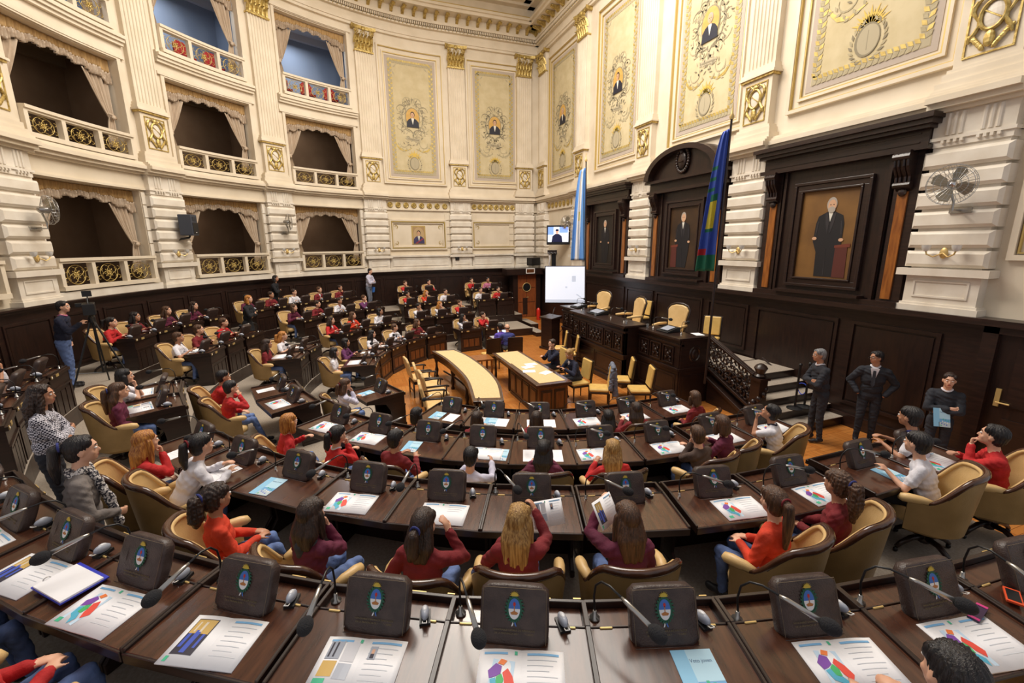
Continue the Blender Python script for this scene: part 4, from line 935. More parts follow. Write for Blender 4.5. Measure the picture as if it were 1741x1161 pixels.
# what lies on the near desks: (kind, x right of sitter, y from inner edge, turn)
ITEMS = {('A', 'G1', 0): [('map', 0, .66, .1)], ('A', 'G1', 1): [('map', .05, .66, 0)], ('A', 'G1', 2): [('photo', 0, .66, .1)], ('A', 'G1', 3): [('map', .02, .7, .05)], ('A', 'G1', 4): [('photo', .02, .7, .1)], ('A', 'G1', 5): [('portrait', 0, .68, .05)], ('A', 'G1', 6): [('map', .03, .67, .0)], ('A', 'G1', 7): [('cover', .12, .65, .02)], ('A', 'G1', 8): [('map', .06, .68, -.05)], ('A', 'G1', 9): [('map', .02, .66, -.05)], ('A', 'G1', 10): [('cover', .1, .66, -.1)],
 ('B', 'G1', 0): [('sheet', 0, .6, .1)], ('B', 'G1', 1): [('sheet', .05, .66, -.1)], ('B', 'G1', 2): [('cover', -.14, .66, .1)], ('B', 'G1', 3): [('map', -.02, .66, .1)], ('B', 'G1', 4): [('plain', .05, .66, .03)], ('B', 'G1', 7): [('map', .1, .66, 0)], ('B', 'G1', 8): [('map', .12, .64, 0)], ('B', 'G1', 9): [('cover', .1, .64, 0)], ('B', 'G1', 10): [('map', .0, .64, 0)], ('B', 'G1', 5): [],
 ('C', 'G1', 0): [('map', 0, .64, .1)], ('C', 'G1', 1): [('map', 0, .64, .1)], ('C', 'G1', 2): [('cover', -.12, .64, .1)], ('C', 'G1', 3): [('plain', .1, .64, 0), ('cover', .28, .62, 0)], ('C', 'G1', 4): [('sheet', -.14, .64, 0), ('sheet', .16, .64, 0)], ('C', 'G1', 5): [('map', -.14, .64, 0)], ('C', 'G1', 6): [('map', .04, .64, 0)], ('C', 'G1', 7): [('plain', .02, .64, 0)], ('C', 'G1', 8): [('map', .1, .62, 0)],
 ('D', 'G1', 0): [('cover', -.14, .62, 0), ('sheet', .14, .64, 0)], ('D', 'G1', 1): [('sheet', -.16, .56, 0), ('cover', .0, .66, 0), ('sheet', .2, .6, 0)], ('D', 'G1', 2): [('sheet', -.12, .64, 0), ('sheet', .15, .64, 0)], ('D', 'G1', 3): [('map', -.05, .64, 0)], ('D', 'G1', 4): [('map', 0, .64, 0)], ('D', 'G1', 5): [('map', .02, .64, 0)],
 ('D', 'G2', 0): [('cover', -.1, .62, .1)], ('C', 'G2', 0): [('map', 0, .64, .05)], ('C', 'G2', 1): [('sheet', -.1, .64, .05)], ('B', 'G2', 0): [('portrait', 0, .64, .05)], ('B', 'G2', 1): [('plain', 0, .64, .05)],
 ('A', 'G3a', 0): [('sheet', -.1, .64, 0)], ('B', 'G3a', 0): [('plain', -.05, .64, 0)], ('C', 'G3a', 0): [('plain', -.03, .64, 0)], ('C', 'G3a', 1): [('sheet', -.1, .64, 0)], ('C', 'G3b', 0): [('sheet', -.1, .64, 0)], ('D', 'G3b', 0): [('plain', -.05, .64, 0)], ('D', 'G3b', 1): [('sheet', -.1, .64, 0)], ('D', 'G3b', 2): [('sheet', .1, .64, 0)], ('A', 'G2', 0): [('plain', 0, .64, 0)], ('A', 'G2', 1): [('plain', 0, .64, 0)]}
def lay(kind, parent_xy, rz, z, lab, dx, dy, turn):
    nm, _, cat = BLAB[kind]
    # local: desk frame, +y outward; the sitter's right is -x, away from the sitter is -y
    c, s = math.cos(rz), math.sin(rz); lx, ly = -dx, dy
    o = thing(nm, lab, cat, (parent_xy[0] + c * lx - s * ly, parent_xy[1] + s * lx + c * ly, z), rz + PI + turn)
    for n_, me in BOOK[kind]: link(n_, me, o)
    o.rotation_euler = (R(2.35), 0, rz + PI + turn)
    return o
MICTURN = {('A', 'G1'): [-.3, -.3, -.4, -.4, 0, .2, .4, .6, .7, .65, -.15, .4], ('B', 'G1'): [-.8, -.9, -1.0, -.3, 0, .6, .9, 1.0, 1.2, 1.1, 1.1], ('C', 'G1'): [-.3, -.4, -.6, -.5, .3, 1.2, 1.2, 1.2, 1.1], ('D', 'G1'): [-.3, .5, .8, 1.2, 1.2, 1.2]}
SEATS = {}
for row in 'ABCD':
    for g, L in ROWS[row]:
        n = len(L)
        for i, t in enumerate(L):
            (x, y), a = place(row, t, 0); rz = a - PI / 2; z = ZF[row]
            where = '%s, %s, %s from left' % (ROWN[row], BLKN[g], ORD[i])
            near = (g == 'G1')
            root = thing('legislator_desk', 'dark wooden desk, ' + where, 'desk', (x, y, z), rz, 'dark wooden desks in curved rows')
            fp = None
            for nm, me, bv in DESKM[row]:
                q_ = link(nm, me, fp if nm in ('name_plate', 'call_button') else root, bv if near else 0)
                if nm == 'front_panel': fp = q_
            SEATS[(row, g, i)] = (t, where)
            cv = thing('laptop_cover', 'brown leather computer cover with crest, ' + where, 'computer cover', (place(row, t, CVY[row] - .385)[0] + (z,)), rz + random.uniform(-.04, .04), 'brown leather computer covers')
            cs_ = link('case', COVM[0], cv); link('crest', COVM[1], cs_)
            if near or g == 'G2': link('lettering', COVM[2], cs_); link('stitching', COVM[3], cs_)
            # microphone: in the tray at the sitter's left
            c, s = math.cos(rz), math.sin(rz)
            cvd = CVY[row] - .385
            def loc(lx, ly, lz): return (x + c * lx - s * ly, y + s * lx + c * ly, z + lz)
            mt = MICTURN.get((row, g), [random.uniform(-.5, .9) for _ in L])[i]
            w0 = R(PITCH[row]) * RIN[row] if row != 'D' else .84
            mc = thing('gooseneck_microphone', 'gooseneck microphone with black foam tip, ' + where, 'microphone', loc(w0 / 2 - .07, .09 + .2 * max(0, min(1, (abs(mt) - .6) / .5)), .724), rz + mt, 'desk microphones')
            mic_link(mc)
            hs = thing('voting_handset', 'small grey handset beside computer cover, ' + where, 'handset', loc(-.25, .25 + cvd, .742), rz + .3, 'grey handsets on desks')
            for nm, me in HSM: link(nm, me, hs)
            its = ITEMS.get((row, g, i), [])
            if not its and g not in ('G1',) and (i * 7 + ord(row)) % 3 == 0: its = [('sheet', .05, .64, 0)]
            cnt = {}
            for kd, dx, dy, tn_ in its:
                cnt[kd] = cnt.get(kd, 0) + 1
                pre = '' if cnt[kd] == 1 else 'right hand '
                lay(kd, (x, y), rz, z + .748 - .023 * (CVY[row] + .01) / (DEP[row] - .18) + .0012, pre + BLAB[kd][1] + ', ' + where, dx, CVY[row] + .02 + min(.16, DEP[row] - CVY[row] - .18 + (.64 - dy) * -1 * .3), tn_)
# ================================================================== armchairs
WTRIM = mat('chair_trim_wood', (58, 36, 26), .2, c2=(82, 50, 34), scale=6, coat=.5)
def armchair_meshes():
    N = 36; out = []
    def top(ph):
        p = abs(ph)
        if p < .75: h = .97 - .02 * (p / .75) ** 2
        elif p < 1.75: t = (p - .75) / 1.0; t = t * t * (3 - 2 * t); h = .95 - .3 * t
        else: h = .65
        return h
    def ring(ph, z, r):
        # superellipse plan: back straight-ish, arms running forward
        x = (r) * math.sin(ph) * 1.02; y = -(r) * math.cos(ph) * (.92)
        if abs(ph) > PI / 2: x = (1 if ph > 0 else -1) * (r * 1.02 + .01 * (abs(ph) - PI / 2)); y = (abs(ph) - PI / 2) * .30
        return x, y
    PH = 2.22
    phs = [-PH + 2 * PH * i / N for i in range(N + 1)]
    def sheet(r_of, z0, inner, mt, name):
        m = MB(); K = 8; vs = []; fs = []
        for ph in phs:
            T_ = top(ph)
            for j in range(K + 1):
                z = z0 + (T_ - z0) * j / K; x, y = ring(ph, z, r_of(z)); vs.append((x, y, z))
        for i in range(N):
            for j in range(K): c = i * (K + 1) + j; fs.append((c, c + 1, c + K + 2, c + K + 1))
        m.add(vs, fs, mt); return m
    ro = lambda z: .285 + .075 * max(0, (z - .3) / .67) ** .9
    ri = lambda z: ro(z) - .055 - .012 * math.sin(max(0, min(1, (z - .42) / .5)) * PI)
    m = sheet(ro, .33, False, TANB, 'outer'); 
    # bottom skirt closes to the seat
    vs = []; fs = []
    for ph in phs: x, y = ring(ph, .33, ro(.33)); vs += [(x, y, .33), (x * .7, y * .7, .27)]
    for i in range(N): fs.append((2 * i, 2 * i + 1, 2 * i + 3, 2 * i + 2))
    m.add(vs, fs, TANB)
    for e in (-PH, PH):                   # front ends of the arms
        x0, y0 = ring(e, 0, ro(.33)); x1, y1 = ring(e, 0, ro(.65)); xi0, _ = ring(e, 0, ri(.42)); xi1, _ = ring(e, 0, ri(.65))
        m.add([(x0, y0, .33), (x1, y1, .65), (xi1, y1, .65), (xi0, y0, .33)], [(0, 1, 2, 3)], TANB)
    out.append(('back_shell', m.mesh('back_shell', True)))
    m = sheet(ri, .4, True, TANL, 'inner'); out.append(('inner_upholstery', m.mesh('inner_upholstery', True)))
    m = MB(); pts = []; n2 = [p for p in phs if abs(p) < 1.78]
    vs = []; fs = []; C_ = []
    for ph in n2:
        z = top(ph); x, y = ring(ph, z, ro(z) - .022); C_.append((x, y, z + .006))
    m.tube(C_, [.024 + .008 * math.cos(p) for p in n2], WTRIM, n=8); out.append(('wood_trim', m.mesh('wood_trim', True)))
    m = MB()
    vs = []; fs = []                       # tan roll that fills the top between the two skins
    C_ = []
    for ph in [p for p in phs if abs(p) < 1.6]: z = top(ph); x, y = ring(ph, z, ri(z) + .004); C_.append((x, y, z - .006))
    m.tube(C_, .02, TANL, n=8); out.append(('top_piping', m.mesh('top_piping', True)))
    for e in (-1, 1):
        m = MB(); x, y = ring(e * 1.75, .65, ro(.65) - .035); x2, y2 = ring(e * PH, .65, ro(.65) - .03)
        m.tube([(x * .99, y - .04, .66), (x, y + .04, .668), (x2, (y + y2) / 2, .67), (x2, y2, .665), (x2, y2 + .05, .655), (x2, y2 + .075, .64)], [.03, .04, .042, .045, .04, .012], TANL, n=12); out.append(('armrest', m.mesh('armrest', True)))
    m = MB(); vs = []; fs = []; n = 28
    for (k, z) in ((.86, .36), (.98, .38), (1.0, .43), (.96, .465), (.8, .485), (.4, .49)):
        for j in range(n):
            a = 2 * PI * j / n; p = 3.2; q = (abs(math.cos(a)) ** p + abs(math.sin(a)) ** p) ** (-1 / p)
            vs.append((.27 * k * q * math.cos(a), .03 + .27 * k * q * math.sin(a), z))
    for i in range(5):
        for j in range(n): j2 = (j + 1) % n; fs.append((i * n + j, i * n + j2, (i + 1) * n + j2, (i + 1) * n + j))
    fs.append(tuple(range(5 * n, 6 * n))); fs.append(tuple(range(n - 1, -1, -1))); m.add(vs, fs, TANL); out.append(('seat', m.mesh('seat', True)))
    m = MB(); m.lathe([(.05, .1), (.055, .13), (.035, .17), (.03, .24), (.07, .27), (.16, .29), (.16, .34)], DWOOD, 14); out.append(('pedestal', m.mesh('pedestal', True)))
    for k in range(4):
        a = PI / 4 + k * PI / 2; m = MB(); c, s = math.cos(a), math.sin(a)
        m.tube([(.03 * c, .03 * s, .15), (.14 * c, .14 * s, .15), (.24 * c, .24 * s, .1), (.29 * c, .29 * s, .055)], [.03, .028, .024, .02], DWOOD, n=8); m.ell((.29 * c, .29 * s, .027), (.022, .022, .026), BLACK, 10, 8); out.append(('leg', m.mesh('leg', True)))
    return out
ACH = armchair_meshes()
def armchair(x, y, z, rz, lab, group='tan leather swivel armchairs'):
    root = thing('swivel_armchair', lab, 'chair', (x, y, z), rz, group)
    for nm, me in ACH: link(nm, me, root)
    return root
CH_AT = {}
for (row, g, i), (t, where) in SEATS.items():
    (x, y), a = place(row, t, DEP[row] + .3)
    CH_AT[(row, g, i)] = [x, y, ZF[row], a + PI / 2 + random.uniform(-.12, .12), 'tan leather armchair with dark trim, ' + where]
# ================================================================== centre of the hall, rostrum, stands, wall fittings
def ray_(u, v):
    a, b = (u - 870.5) / CAMP['f'], (v - 580.5) / CAMP['f']
    cr, sr = math.cos(CAMP['roll']), math.sin(CAMP['roll']); a, b = a * cr + b * sr, -a * sr + b * cr
    cp, sp = math.cos(CAMP['pitch']), math.sin(CAMP['pitch']); fw = cp - b * sp; dn = sp + b * cp
    cy, sy = math.cos(CAMP['yaw']), math.sin(CAMP['yaw']); return fw * cy - a * sy, -fw * sy - a * cy, -dn
def atY(u, v, y): d = ray_(u, v); t = (y - CAMP['D']) / d[1]; return d[0] * t, y, CAMP['H'] + d[2] * t
def atX(u, v, x): d = ray_(u, v); t = x / d[0]; return x, CAMP['D'] + d[1] * t, CAMP['H'] + d[2] * t
# ---- curved felt-topped table
def spline(P, n=8):
    P = [Vector((*p, 0)) for p in P]; P = [P[0] * 2 - P[1]] + P + [P[-1] * 2 - P[-2]]; out = []
    for i in range(1, len(P) - 2):
        for k in range(n):
            t = k / n; a, b, c, d = P[i - 1:i + 3]
            out.append(.5 * ((2 * b) + (c - a) * t + (2 * a - 5 * b + 4 * c - d) * t * t + (3 * b - a - 3 * c + d) * t ** 3))
    out.append(P[-2]); return out
def ribbon_solid(mb, A, B, z0, z1, m):
    n = len(A); vs = []
    for a, b in zip(A, B): vs += [(a.x, a.y, z0), (a.x, a.y, z1), (b.x, b.y, z0), (b.x, b.y, z1)]
    fs = []
    for i in range(n - 1):
        p = 4 * i; q = p + 4; fs += [(p + 1, q + 1, q + 3, p + 3), (p, p + 2, q + 2, q), (p, q, q + 1, p + 1), (p + 2, p + 3, q + 3, q + 2)]
    e = 4 * (n - 1); fs += [(0, 1, 3, 2), (e, e + 2, e + 3, e + 1)]; mb.add(vs, fs, m)
OUTR = spline([(12.2, 7.3), (11.2, 7.14), (10.15, 7.07), (9.1, 7.08), (7.75, 7.28)]); INR = spline([(12.12, 6.66), (11.3, 6.46), (10.0, 6.36), (8.75, 6.42), (7.6, 6.7)])
mid = [(a + b) / 2 for a, b in zip(OUTR, INR)]
root = thing('curved_table', 'long curved dark table with tan felt top, in front of four armchairs', 'table', (9.9, 6.8, 0)); T = lambda x, y, z: (x - 9.9, y - 6.8, z)
def sh(A, k): return [a + (c - a) * k for a, c in zip(A, mid)]
m = MB(); m.T = T; ribbon_solid(m, sh(OUTR, 0), sh(INR, 0), .70, .75, WTRIM); m.build('rim', root, bevel=.008)
m = MB(); m.T = T; ribbon_solid(m, sh(OUTR, .2)[1:-1], sh(INR, .2)[1:-1], .748, .754, FELT); m.build('felt_top', root)
m = MB(); m.T = T; ribbon_solid(m, sh(OUTR, .12), sh(OUTR, .2), .52, .7, DWOOD); ribbon_solid(m, sh(INR, .12), sh(INR, .2), .3, .7, DWOOD); m.build('apron', root)
for i in (1, 11, 21, 31):
    for A in (OUTR, INR):
        p = A[i] + (mid[i] - A[i]) * .25; m = MB(); m.T = T
        m.lathe([(.045, 0), (.05, .04), (.03, .08), (.045, .16), (.055, .22), (.035, .3), (.03, .4), (.05, .48), (.05, .7)], DWOOD, 12, (p.x, p.y, 0)); m.build('leg', root, smooth=True)
m = MB(); m.T = T; m.tube([(p.x, p.y, .12) for p in mid], .025, DWOOD, n=6); m.build('stretcher', root)
# ---- stenographers' table: solid near half and legged far half
root = thing('wooden_desk_table', 'solid brown panelled table with tan felt top, near the suited pair', 'table', (9.1, 5.35, 0)); T = lambda x, y, z: (x - 9.1, y - 5.35, z)
m = MB(); m.T = T; m.box(8.15, 10.05, 4.92, 5.78, .68, .76, WTRIM); m.build('table_top', root, bevel=.01)
m = MB(); m.T = T; m.box(8.27, 10.03, 5.04, 5.66, .76, .766, FELT); m.build('felt_top', root)
m = MB(); m.T = T; m.box(8.22, 10.0, 5.0, 5.7, .0, .68, MIDW)
for k in range(4): x = 8.3 + k * .43; m.box(x, x + .36, 5.7, 5.712, .12, .6, DWOOD); m.box(x + .05, x + .31, 5.712, 5.72, .17, .55, MIDW)
for k in range(2): y = 5.06 + k * .32; m.box(8.205, 8.22, y, y + .27, .12, .6, DWOOD); m.box(8.2, 8.205, y + .04, y + .23, .17, .55, MIDW)
m.box(8.2, 10.0, 4.99, 5.715, 0, .08, DWOOD); m.build('body', root, bevel=.004)
root = thing('felt_top_table', 'narrow dark table with tan felt top, joined to far end of the brown table', 'table', (10.7, 5.35, 0)); T = lambda x, y, z: (x - 10.7, y - 5.35, z)
m = MB(); m.T = T; m.box(10.06, 11.35, 4.95, 5.75, .69, .74, WTRIM); m.build('table_top', root, bevel=.008)
m = MB(); m.T = T; m.box(10.08, 11.27, 5.03, 5.67, .74, .745, FELT); m.build('felt_top', root)
m = MB(); m.T = T; m.box(10.12, 11.3, 5.0, 5.04, .6, .69, DWOOD); m.box(10.12, 11.3, 5.66, 5.7, .6, .69, DWOOD); m.build('apron', root)
for x in (10.14, 11.27):
    for y in (5.03, 5.68): m = MB(); m.T = T; m.tube([(x, y, 0), (x, y, .1), (x, y, .35), (x, y, .69)], [.025, .04, .028, .035], DWOOD, n=8); m.build('leg', root)
root = thing('side_table', 'low honey coloured wooden table, between curved table and felt topped table', 'table', (11.35, 6.1, 0)); T = lambda x, y, z: (x - 11.35, y - 6.1, z)
m = MB(); m.T = T; m.box(11.05, 11.62, 5.8, 6.5, .6, .65, HONEY); m.build('table_top', root, bevel=.006)
for x in (11.1, 11.57):
    for y in (5.85, 6.44): m = MB(); m.T = T; m.box(x - .025, x + .025, y - .025, y + .025, 0, .6, HONEY); m.build('leg', root)
# papers on the brown table
for i, (x, y, t, lb) in enumerate(((9.55, 5.4, .2, 'upper white sheet on the brown table, near the microphone holder'), (9.2, 5.52, -.3, 'white sheet with blue print on the brown table edge'), (8.95, 5.2, .5, 'white sheet under the writing woman\'s hand'), (9.75, 5.25, 0, 'folded white sheet at far end of the brown table'))):
    o = thing('paper_sheet', lb, 'paper', (x, y, .768), t, 'papers on the brown table')
    for n_, me in BOOK['sheet']: link(n_, me, o)
# ---- chairs of the centre
YEL = mat('ochre_leather', (206, 168, 92), .42, c2=(218, 182, 108), scale=6, bump=.1, bscale=80)
def side_chair():
    out = []
    m = MB()
    for (x0, x1, z0, z1) in ((-.22, .22, .40, .48),): m.box(x0, x1, -.2, .24, z0, z1, YEL)
    out.append(('seat', m.mesh('seat'), .025))
    m = MB(); m.T = lambda x, y, z: (x, y - (z - .5) * .14, z); m.box(-.2, .2, -.22, -.165, .52, .98, YEL); out.append(('backrest', m.mesh('backrest'), .018))
    m = MB(); m.box(-.22, .22, -.2, .24, .36, .4, DWOOD)
    m.T = lambda x, y, z: (x, y - max(0, z - .5) * .14, z); m.box(-.23, -.2, -.25, -.21, .4, .98, DWOOD); m.box(.2, .23, -.25, -.21, .4, .98, DWOOD); m.box(-.2, .2, -.245, -.222, .5, .99, DWOOD); out.append(('frame', m.mesh('frame'), .004))
    for x in (-.2, .2):
        for y in (-.2, .21): m = MB(); m.tube([(x, y, .0), (x, y, .37)], [.015, .022], DWOOD, n=6); out.append(('leg', m.mesh('leg'), 0))
    return out
SCH = side_chair()
def sidechair(x, y, rz, lab, z=0, group='ochre side chairs'):
    r = thing('side_chair', lab, 'chair', (x, y, z), rz, group)
    for nm, me, b in SCH: link(nm, me, r, b)
    return r
sidechair(8.75, 3.25, -.5, 'ochre side chair against the rostrum, left of the nearest one'); sidechair(7.95, 3.3, -.4, 'ochre side chair nearest the camera, before the rostrum')
sidechair(12.35, 3.2, -.45, 'ochre side chair beside the lectern, left of its pair'); sidechair(11.6, 3.2, -.45, 'ochre side chair behind the suited man')
sidechair(12.35, 5.5, -PI / 2 + .1, 'ochre side chair under the striped purple jersey'); sidechair(12.3, 4.75, -PI / 2 - .2, 'ochre side chair under the bald man')
sidechair(10.2, 4.35, 0, 'ochre side chair under the suited man'); sidechair(8.95, 4.35, 0, 'ochre side chair under the writing woman'); sidechair(8.35, 4.1, -.5, 'ochre side chair with grey jacket on its back')
def open_armchair():
    out = []
    m = MB(); m.T = lambda x, y, z: (x, y - max(0, z - .5) * .22, z)
    m.prism([(-.2, .5), (.2, .5), (.23, .9), (.16, 1.0), (-.16, 1.0), (-.23, .9)], 'y', -.25, -.19, TANL); out.append(('backrest', m.mesh('backrest'), .015))
    m = MB(); m.box(-.26, .26, -.2, .27, .40, .49, TANL); out.append(('seat', m.mesh('seat'), .025))
    m = MB(); m.box(-.26, .26, -.21, .27, .34, .4, DWOOD); out.append(('seat_frame', m.mesh('seat_frame'), 0))
    for e in (-1, 1): m = MB(); m.tube([(e * .25, -.25, .68), (e * .28, 0, .69), (e * .28, .2, .68), (e * .27, .25, .65)], [.018, .022, .024, .02], DWOOD, n=8); m.tube([(e * .27, .2, .4), (e * .28, .18, .55), (e * .28, .2, .67)], .018, DWOOD, n=8); out.append(('arm', m.mesh('arm', True), 0))
    for x in (-.24, .24):
        for y in (-.2, .24): m = MB(); m.tube([(x, y, .0), (x, y, .36)], [.017, .024], DWOOD, n=8); out.append(('leg', m.mesh('leg', True), 0))
    m = MB(); m.box(-.24, .24, .225, .245, .14, .17, DWOOD); m.box(-.24, .24, -.21, -.19, .14, .17, DWOOD); out.append(('stretcher', m.mesh('stretcher'), 0))
    return out
OAC = open_armchair()
for (x, y, t, lb) in ((10.75, 7.88, .1, 'farthest of the four open tan armchairs along the curved table'), (10.05, 7.76, -.05, 'second farthest open tan armchair along the curved table'), (9.4, 7.72, .05, 'second nearest open tan armchair along the curved table'), (8.6, 7.85, -.1, 'nearest open tan armchair along the curved table')):
    r = thing('open_armchair', lb, 'chair', (x, y, 0), PI + t, 'open wooden armchairs by the curved table')
    for nm, me, b in OAC: link(nm, me, r, b)
# ---- rostrum
root = thing('rostrum', 'carved dark wooden rostrum with projecting middle', 'rostrum', (10.7, 1.9, 0)); T = lambda x, y, z: (x - 10.7, y - 1.9, z)
ZD = .85
m = MB(); m.T = T; m.box(7.76, 13.64, .0, 2.38, .0, ZD, DWOOD); m.box(9.3, 12.1, 2.4, 2.8, 0, ZD, DWOOD); m.build('platform', root)
m = MB(); m.T = T; m.box(7.8, 13.6, .02, 2.35, ZD, ZD + .012, CARPET); m.build('platform_carpet', root)
def front(m, x0, x1, y, zt, pans):
    m.box(x0, x1, y - .08, y, 0, zt - .06, DWOOD); m.box(x0 - .02, x1 + .02, y - .1, y + .05, 0, .14, DWOOD); m.box(x0 - .02, x1 + .02, y - .1, y + .04, .82, .88, DWOOD); m.box(x0 - .01, x1 + .01, y - .1, y + .025, .76, .82, DWOOD)
    m.box(x0 - .03, x1 + .03, y - .1, y + .03, zt - .2, zt - .15, DWOOD)
    for (a, b) in pans:
        for (q0, q1, z0, z1) in ((a, b, zt - .27, zt - .24), (a, b, .94, .97), (a, a + .03, .97, zt - .27), (b - .03, b, .97, zt - .27)): m.box(q0, q1, y, y + .03, z0, z1, DWOOD)
    n = max(1, int((x1 - x0) / 1.3))
    for k in range(n): a = x0 + .08 + k * (x1 - x0 - .1) / n; b = a + (x1 - x0 - .1) / n - .06; m.box(a, b, y, y + .015, .22, .25, DWOOD); m.box(a, b, y, y + .015, .68, .71, DWOOD); m.box(a, a + .03, y, y + .015, .25, .68, DWOOD); m.box(b - .03, b, y, y + .015, .25, .68, DWOOD); m.box(a + .05, b - .05, y, y + .008, .28, .65, DWOODH)
CEN = [(9.36, 9.78), (9.86, 10.2), (10.28, 11.14), (11.22, 11.56), (11.64, 12.04)]; WN = [(7.92, 8.3), (8.36, 8.76), (8.82, 9.2)]; WF = [(12.2, 12.62), (12.7, 13.1), (13.18, 13.5)]
m = MB(); m.T = T; front(m, 9.27, 12.13, 2.84, 1.66, CEN); front(m, 7.75, 9.27, 2.42, 1.6, WN); front(m, 12.13, 13.65, 2.42, 1.6, WF)
m.box(9.27, 9.35, 2.4, 2.84, 0, 1.6, DWOOD); m.box(12.05, 12.13, 2.4, 2.84, 0, 1.6, DWOOD); m.box(7.72, 7.83, 1.55, 2.4, 0, 1.54, DWOOD); m.box(7.71, 7.72, 1.68, 2.32, .2, .7, DWOODH); m.box(13.57, 13.65, 1.0, 2.4, 0, 1.54, DWOOD); m.box(7.7, 7.8, 1.55, 2.45, .82, .88, DWOOD)
m.build('front_panelling', root, bevel=.004)
m = MB(); m.T = T; m.box(9.2, 12.2, 2.2, 2.92, 1.6, 1.66, DWOOD); m.box(7.68, 9.3, 1.85, 2.5, 1.54, 1.6, DWOOD); m.box(12.1, 13.72, 1.85, 2.5, 1.54, 1.6, DWOOD); m.box(7.68, 8.2, 1.5, 1.9, 1.54, 1.6, DWOOD)
m.build('desk_top', root, bevel=.01)
random.seed(3)
for pans, y, zt in ((CEN, 2.84, 1.66), (WN, 2.42, 1.6), (WF, 2.42, 1.6)):
    for (a, b) in pans:                       # carved foliage panels
        m = MB(); m.T = T; cx, cz = (a + b) / 2, (.97 + zt - .27) / 2; hw, hh = (b - a) / 2 - .05, (zt - .27 - .97) / 2 - .02
        k = max(1, int(hw / .18))
        for i in range(-k + 1, k, 1) if k > 1 else [0]:
            x0 = cx + i * hw / k
            for e in (-1, 1):
                for g in (-1, 1):
                    m.tube([(x0 + e * (.02 + .1 * t + .03 * math.sin(6 * t)) * min(1, hw / .16), y + .02, cz + g * (hh * .85 * t ** .8)) for t in [j / 7 for j in range(8)]], .014, DWOOD, n=5)
                    m.ell((x0 + e * .07, y + .02, cz + g * hh * .45), (.04, .02, .025), DWOOD, 8, 5, rot=Matrix.Rotation(e * g * .7, 3, 'Y'))
            m.ell((x0, y + .02, cz), (.045, .035, .06), DWOOD, 10, 6)
        m.build('carved_panel', root, smooth=True)
m = MB(); m.T = T
m.tube([(7.72, 2.0 + .14 * math.cos(a), 1.2 + .17 * math.sin(a)) for a in [k * PI / 8 for k in range(16)]], .03, DWOOD, n=6, closed=True); m.ell((7.73, 2.0, 1.2), (.03, .09, .12), DWOOD, 10, 8); m.build('carved_medallion', root, smooth=True)
# rostrum chairs
def high_chair():
    out = []; m = MB(); m.T = lambda x, y, z: (x, y - max(0, z - .5) * .16, z)
    m.prism([(-.18, .5), (.18, .5), (.22, .85), (.25, 1.05), (.19, 1.14), (.08, 1.18), (-.08, 1.18), (-.19, 1.14), (-.25, 1.05), (-.22, .85)], 'y', -.26, -.19, TANL); out.append(('backrest', m.mesh('backrest'), .015))
    m = MB(); m.T = lambda x, y, z: (x, y - max(0, z - .5) * .16, z); P = [(-.19, .48), (-.24, .85), (-.275, 1.06), (-.2, 1.17), (-.08, 1.215), (.08, 1.215), (.2, 1.17), (.275, 1.06), (.24, .85), (.19, .48)]
    m.tube([(x, -.235, z) for x, z in P], .022, DWOOD, n=8); out.append(('back_frame', m.mesh('back_frame', True), 0))
    m = MB(); m.box(-.27, .27, -.2, .27, .4, .49, TANL); out.append(('seat', m.mesh('seat'), .025))
    for e in (-1, 1): m = MB(); m.tube([(e * .25, -.24, .7), (e * .29, 0, .71), (e * .29, .24, .69)], [.03, .035, .03], TANL, n=8); m.tube([(e * .28, .2, .4), (e * .29, .2, .69)], .02, DWOOD, n=8); out.append(('arm', m.mesh('arm', True), 0))
    for x in (-.24, .24):
        for y in (-.2, .24): m = MB(); m.tube([(x, y, .0), (x, y, .4)], [.02, .03], DWOOD, n=8); out.append(('leg', m.mesh('leg', True), 0))
    return out
HCH = high_chair()
def seat_at(u, v, hz):                 # chair whose back-top shows at this pixel, on the rostrum platform
    return at(u, v, ZD + hz)
for (u, v, t, lb) in ((1032, 508, .35, 'leftmost high backed tan chair behind the rostrum'), (1088, 523, -.1, 'middle high backed tan chair behind the rostrum, with carved crest'), (1160, 533, .3, 'right high backed tan chair behind the rostrum')):
    x, y = seat_at(u, v, 1.18); r = thing('high_back_chair', lb, 'chair', (atY(u, v, 1.22)[0], 1.58, ZD + .012), t, 'high backed rostrum chairs')
    for nm, me, b in HCH: link(nm, me, r, b)
    r.scale = (1.18, 1.1, 1.06)
x, y = seat_at(1222, 540, .98); sidechair(x, max(y, .3) + .25, .6, 'tan side chair at the top of the stairs', z=ZD + .012, group='tan side chairs on platform'); x, y = seat_at(1086, 515, .98); sidechair(x + .3, .35, 0, 'tan side chair against wainscot behind the rostrum', z=ZD + .012, group='tan side chairs on platform')
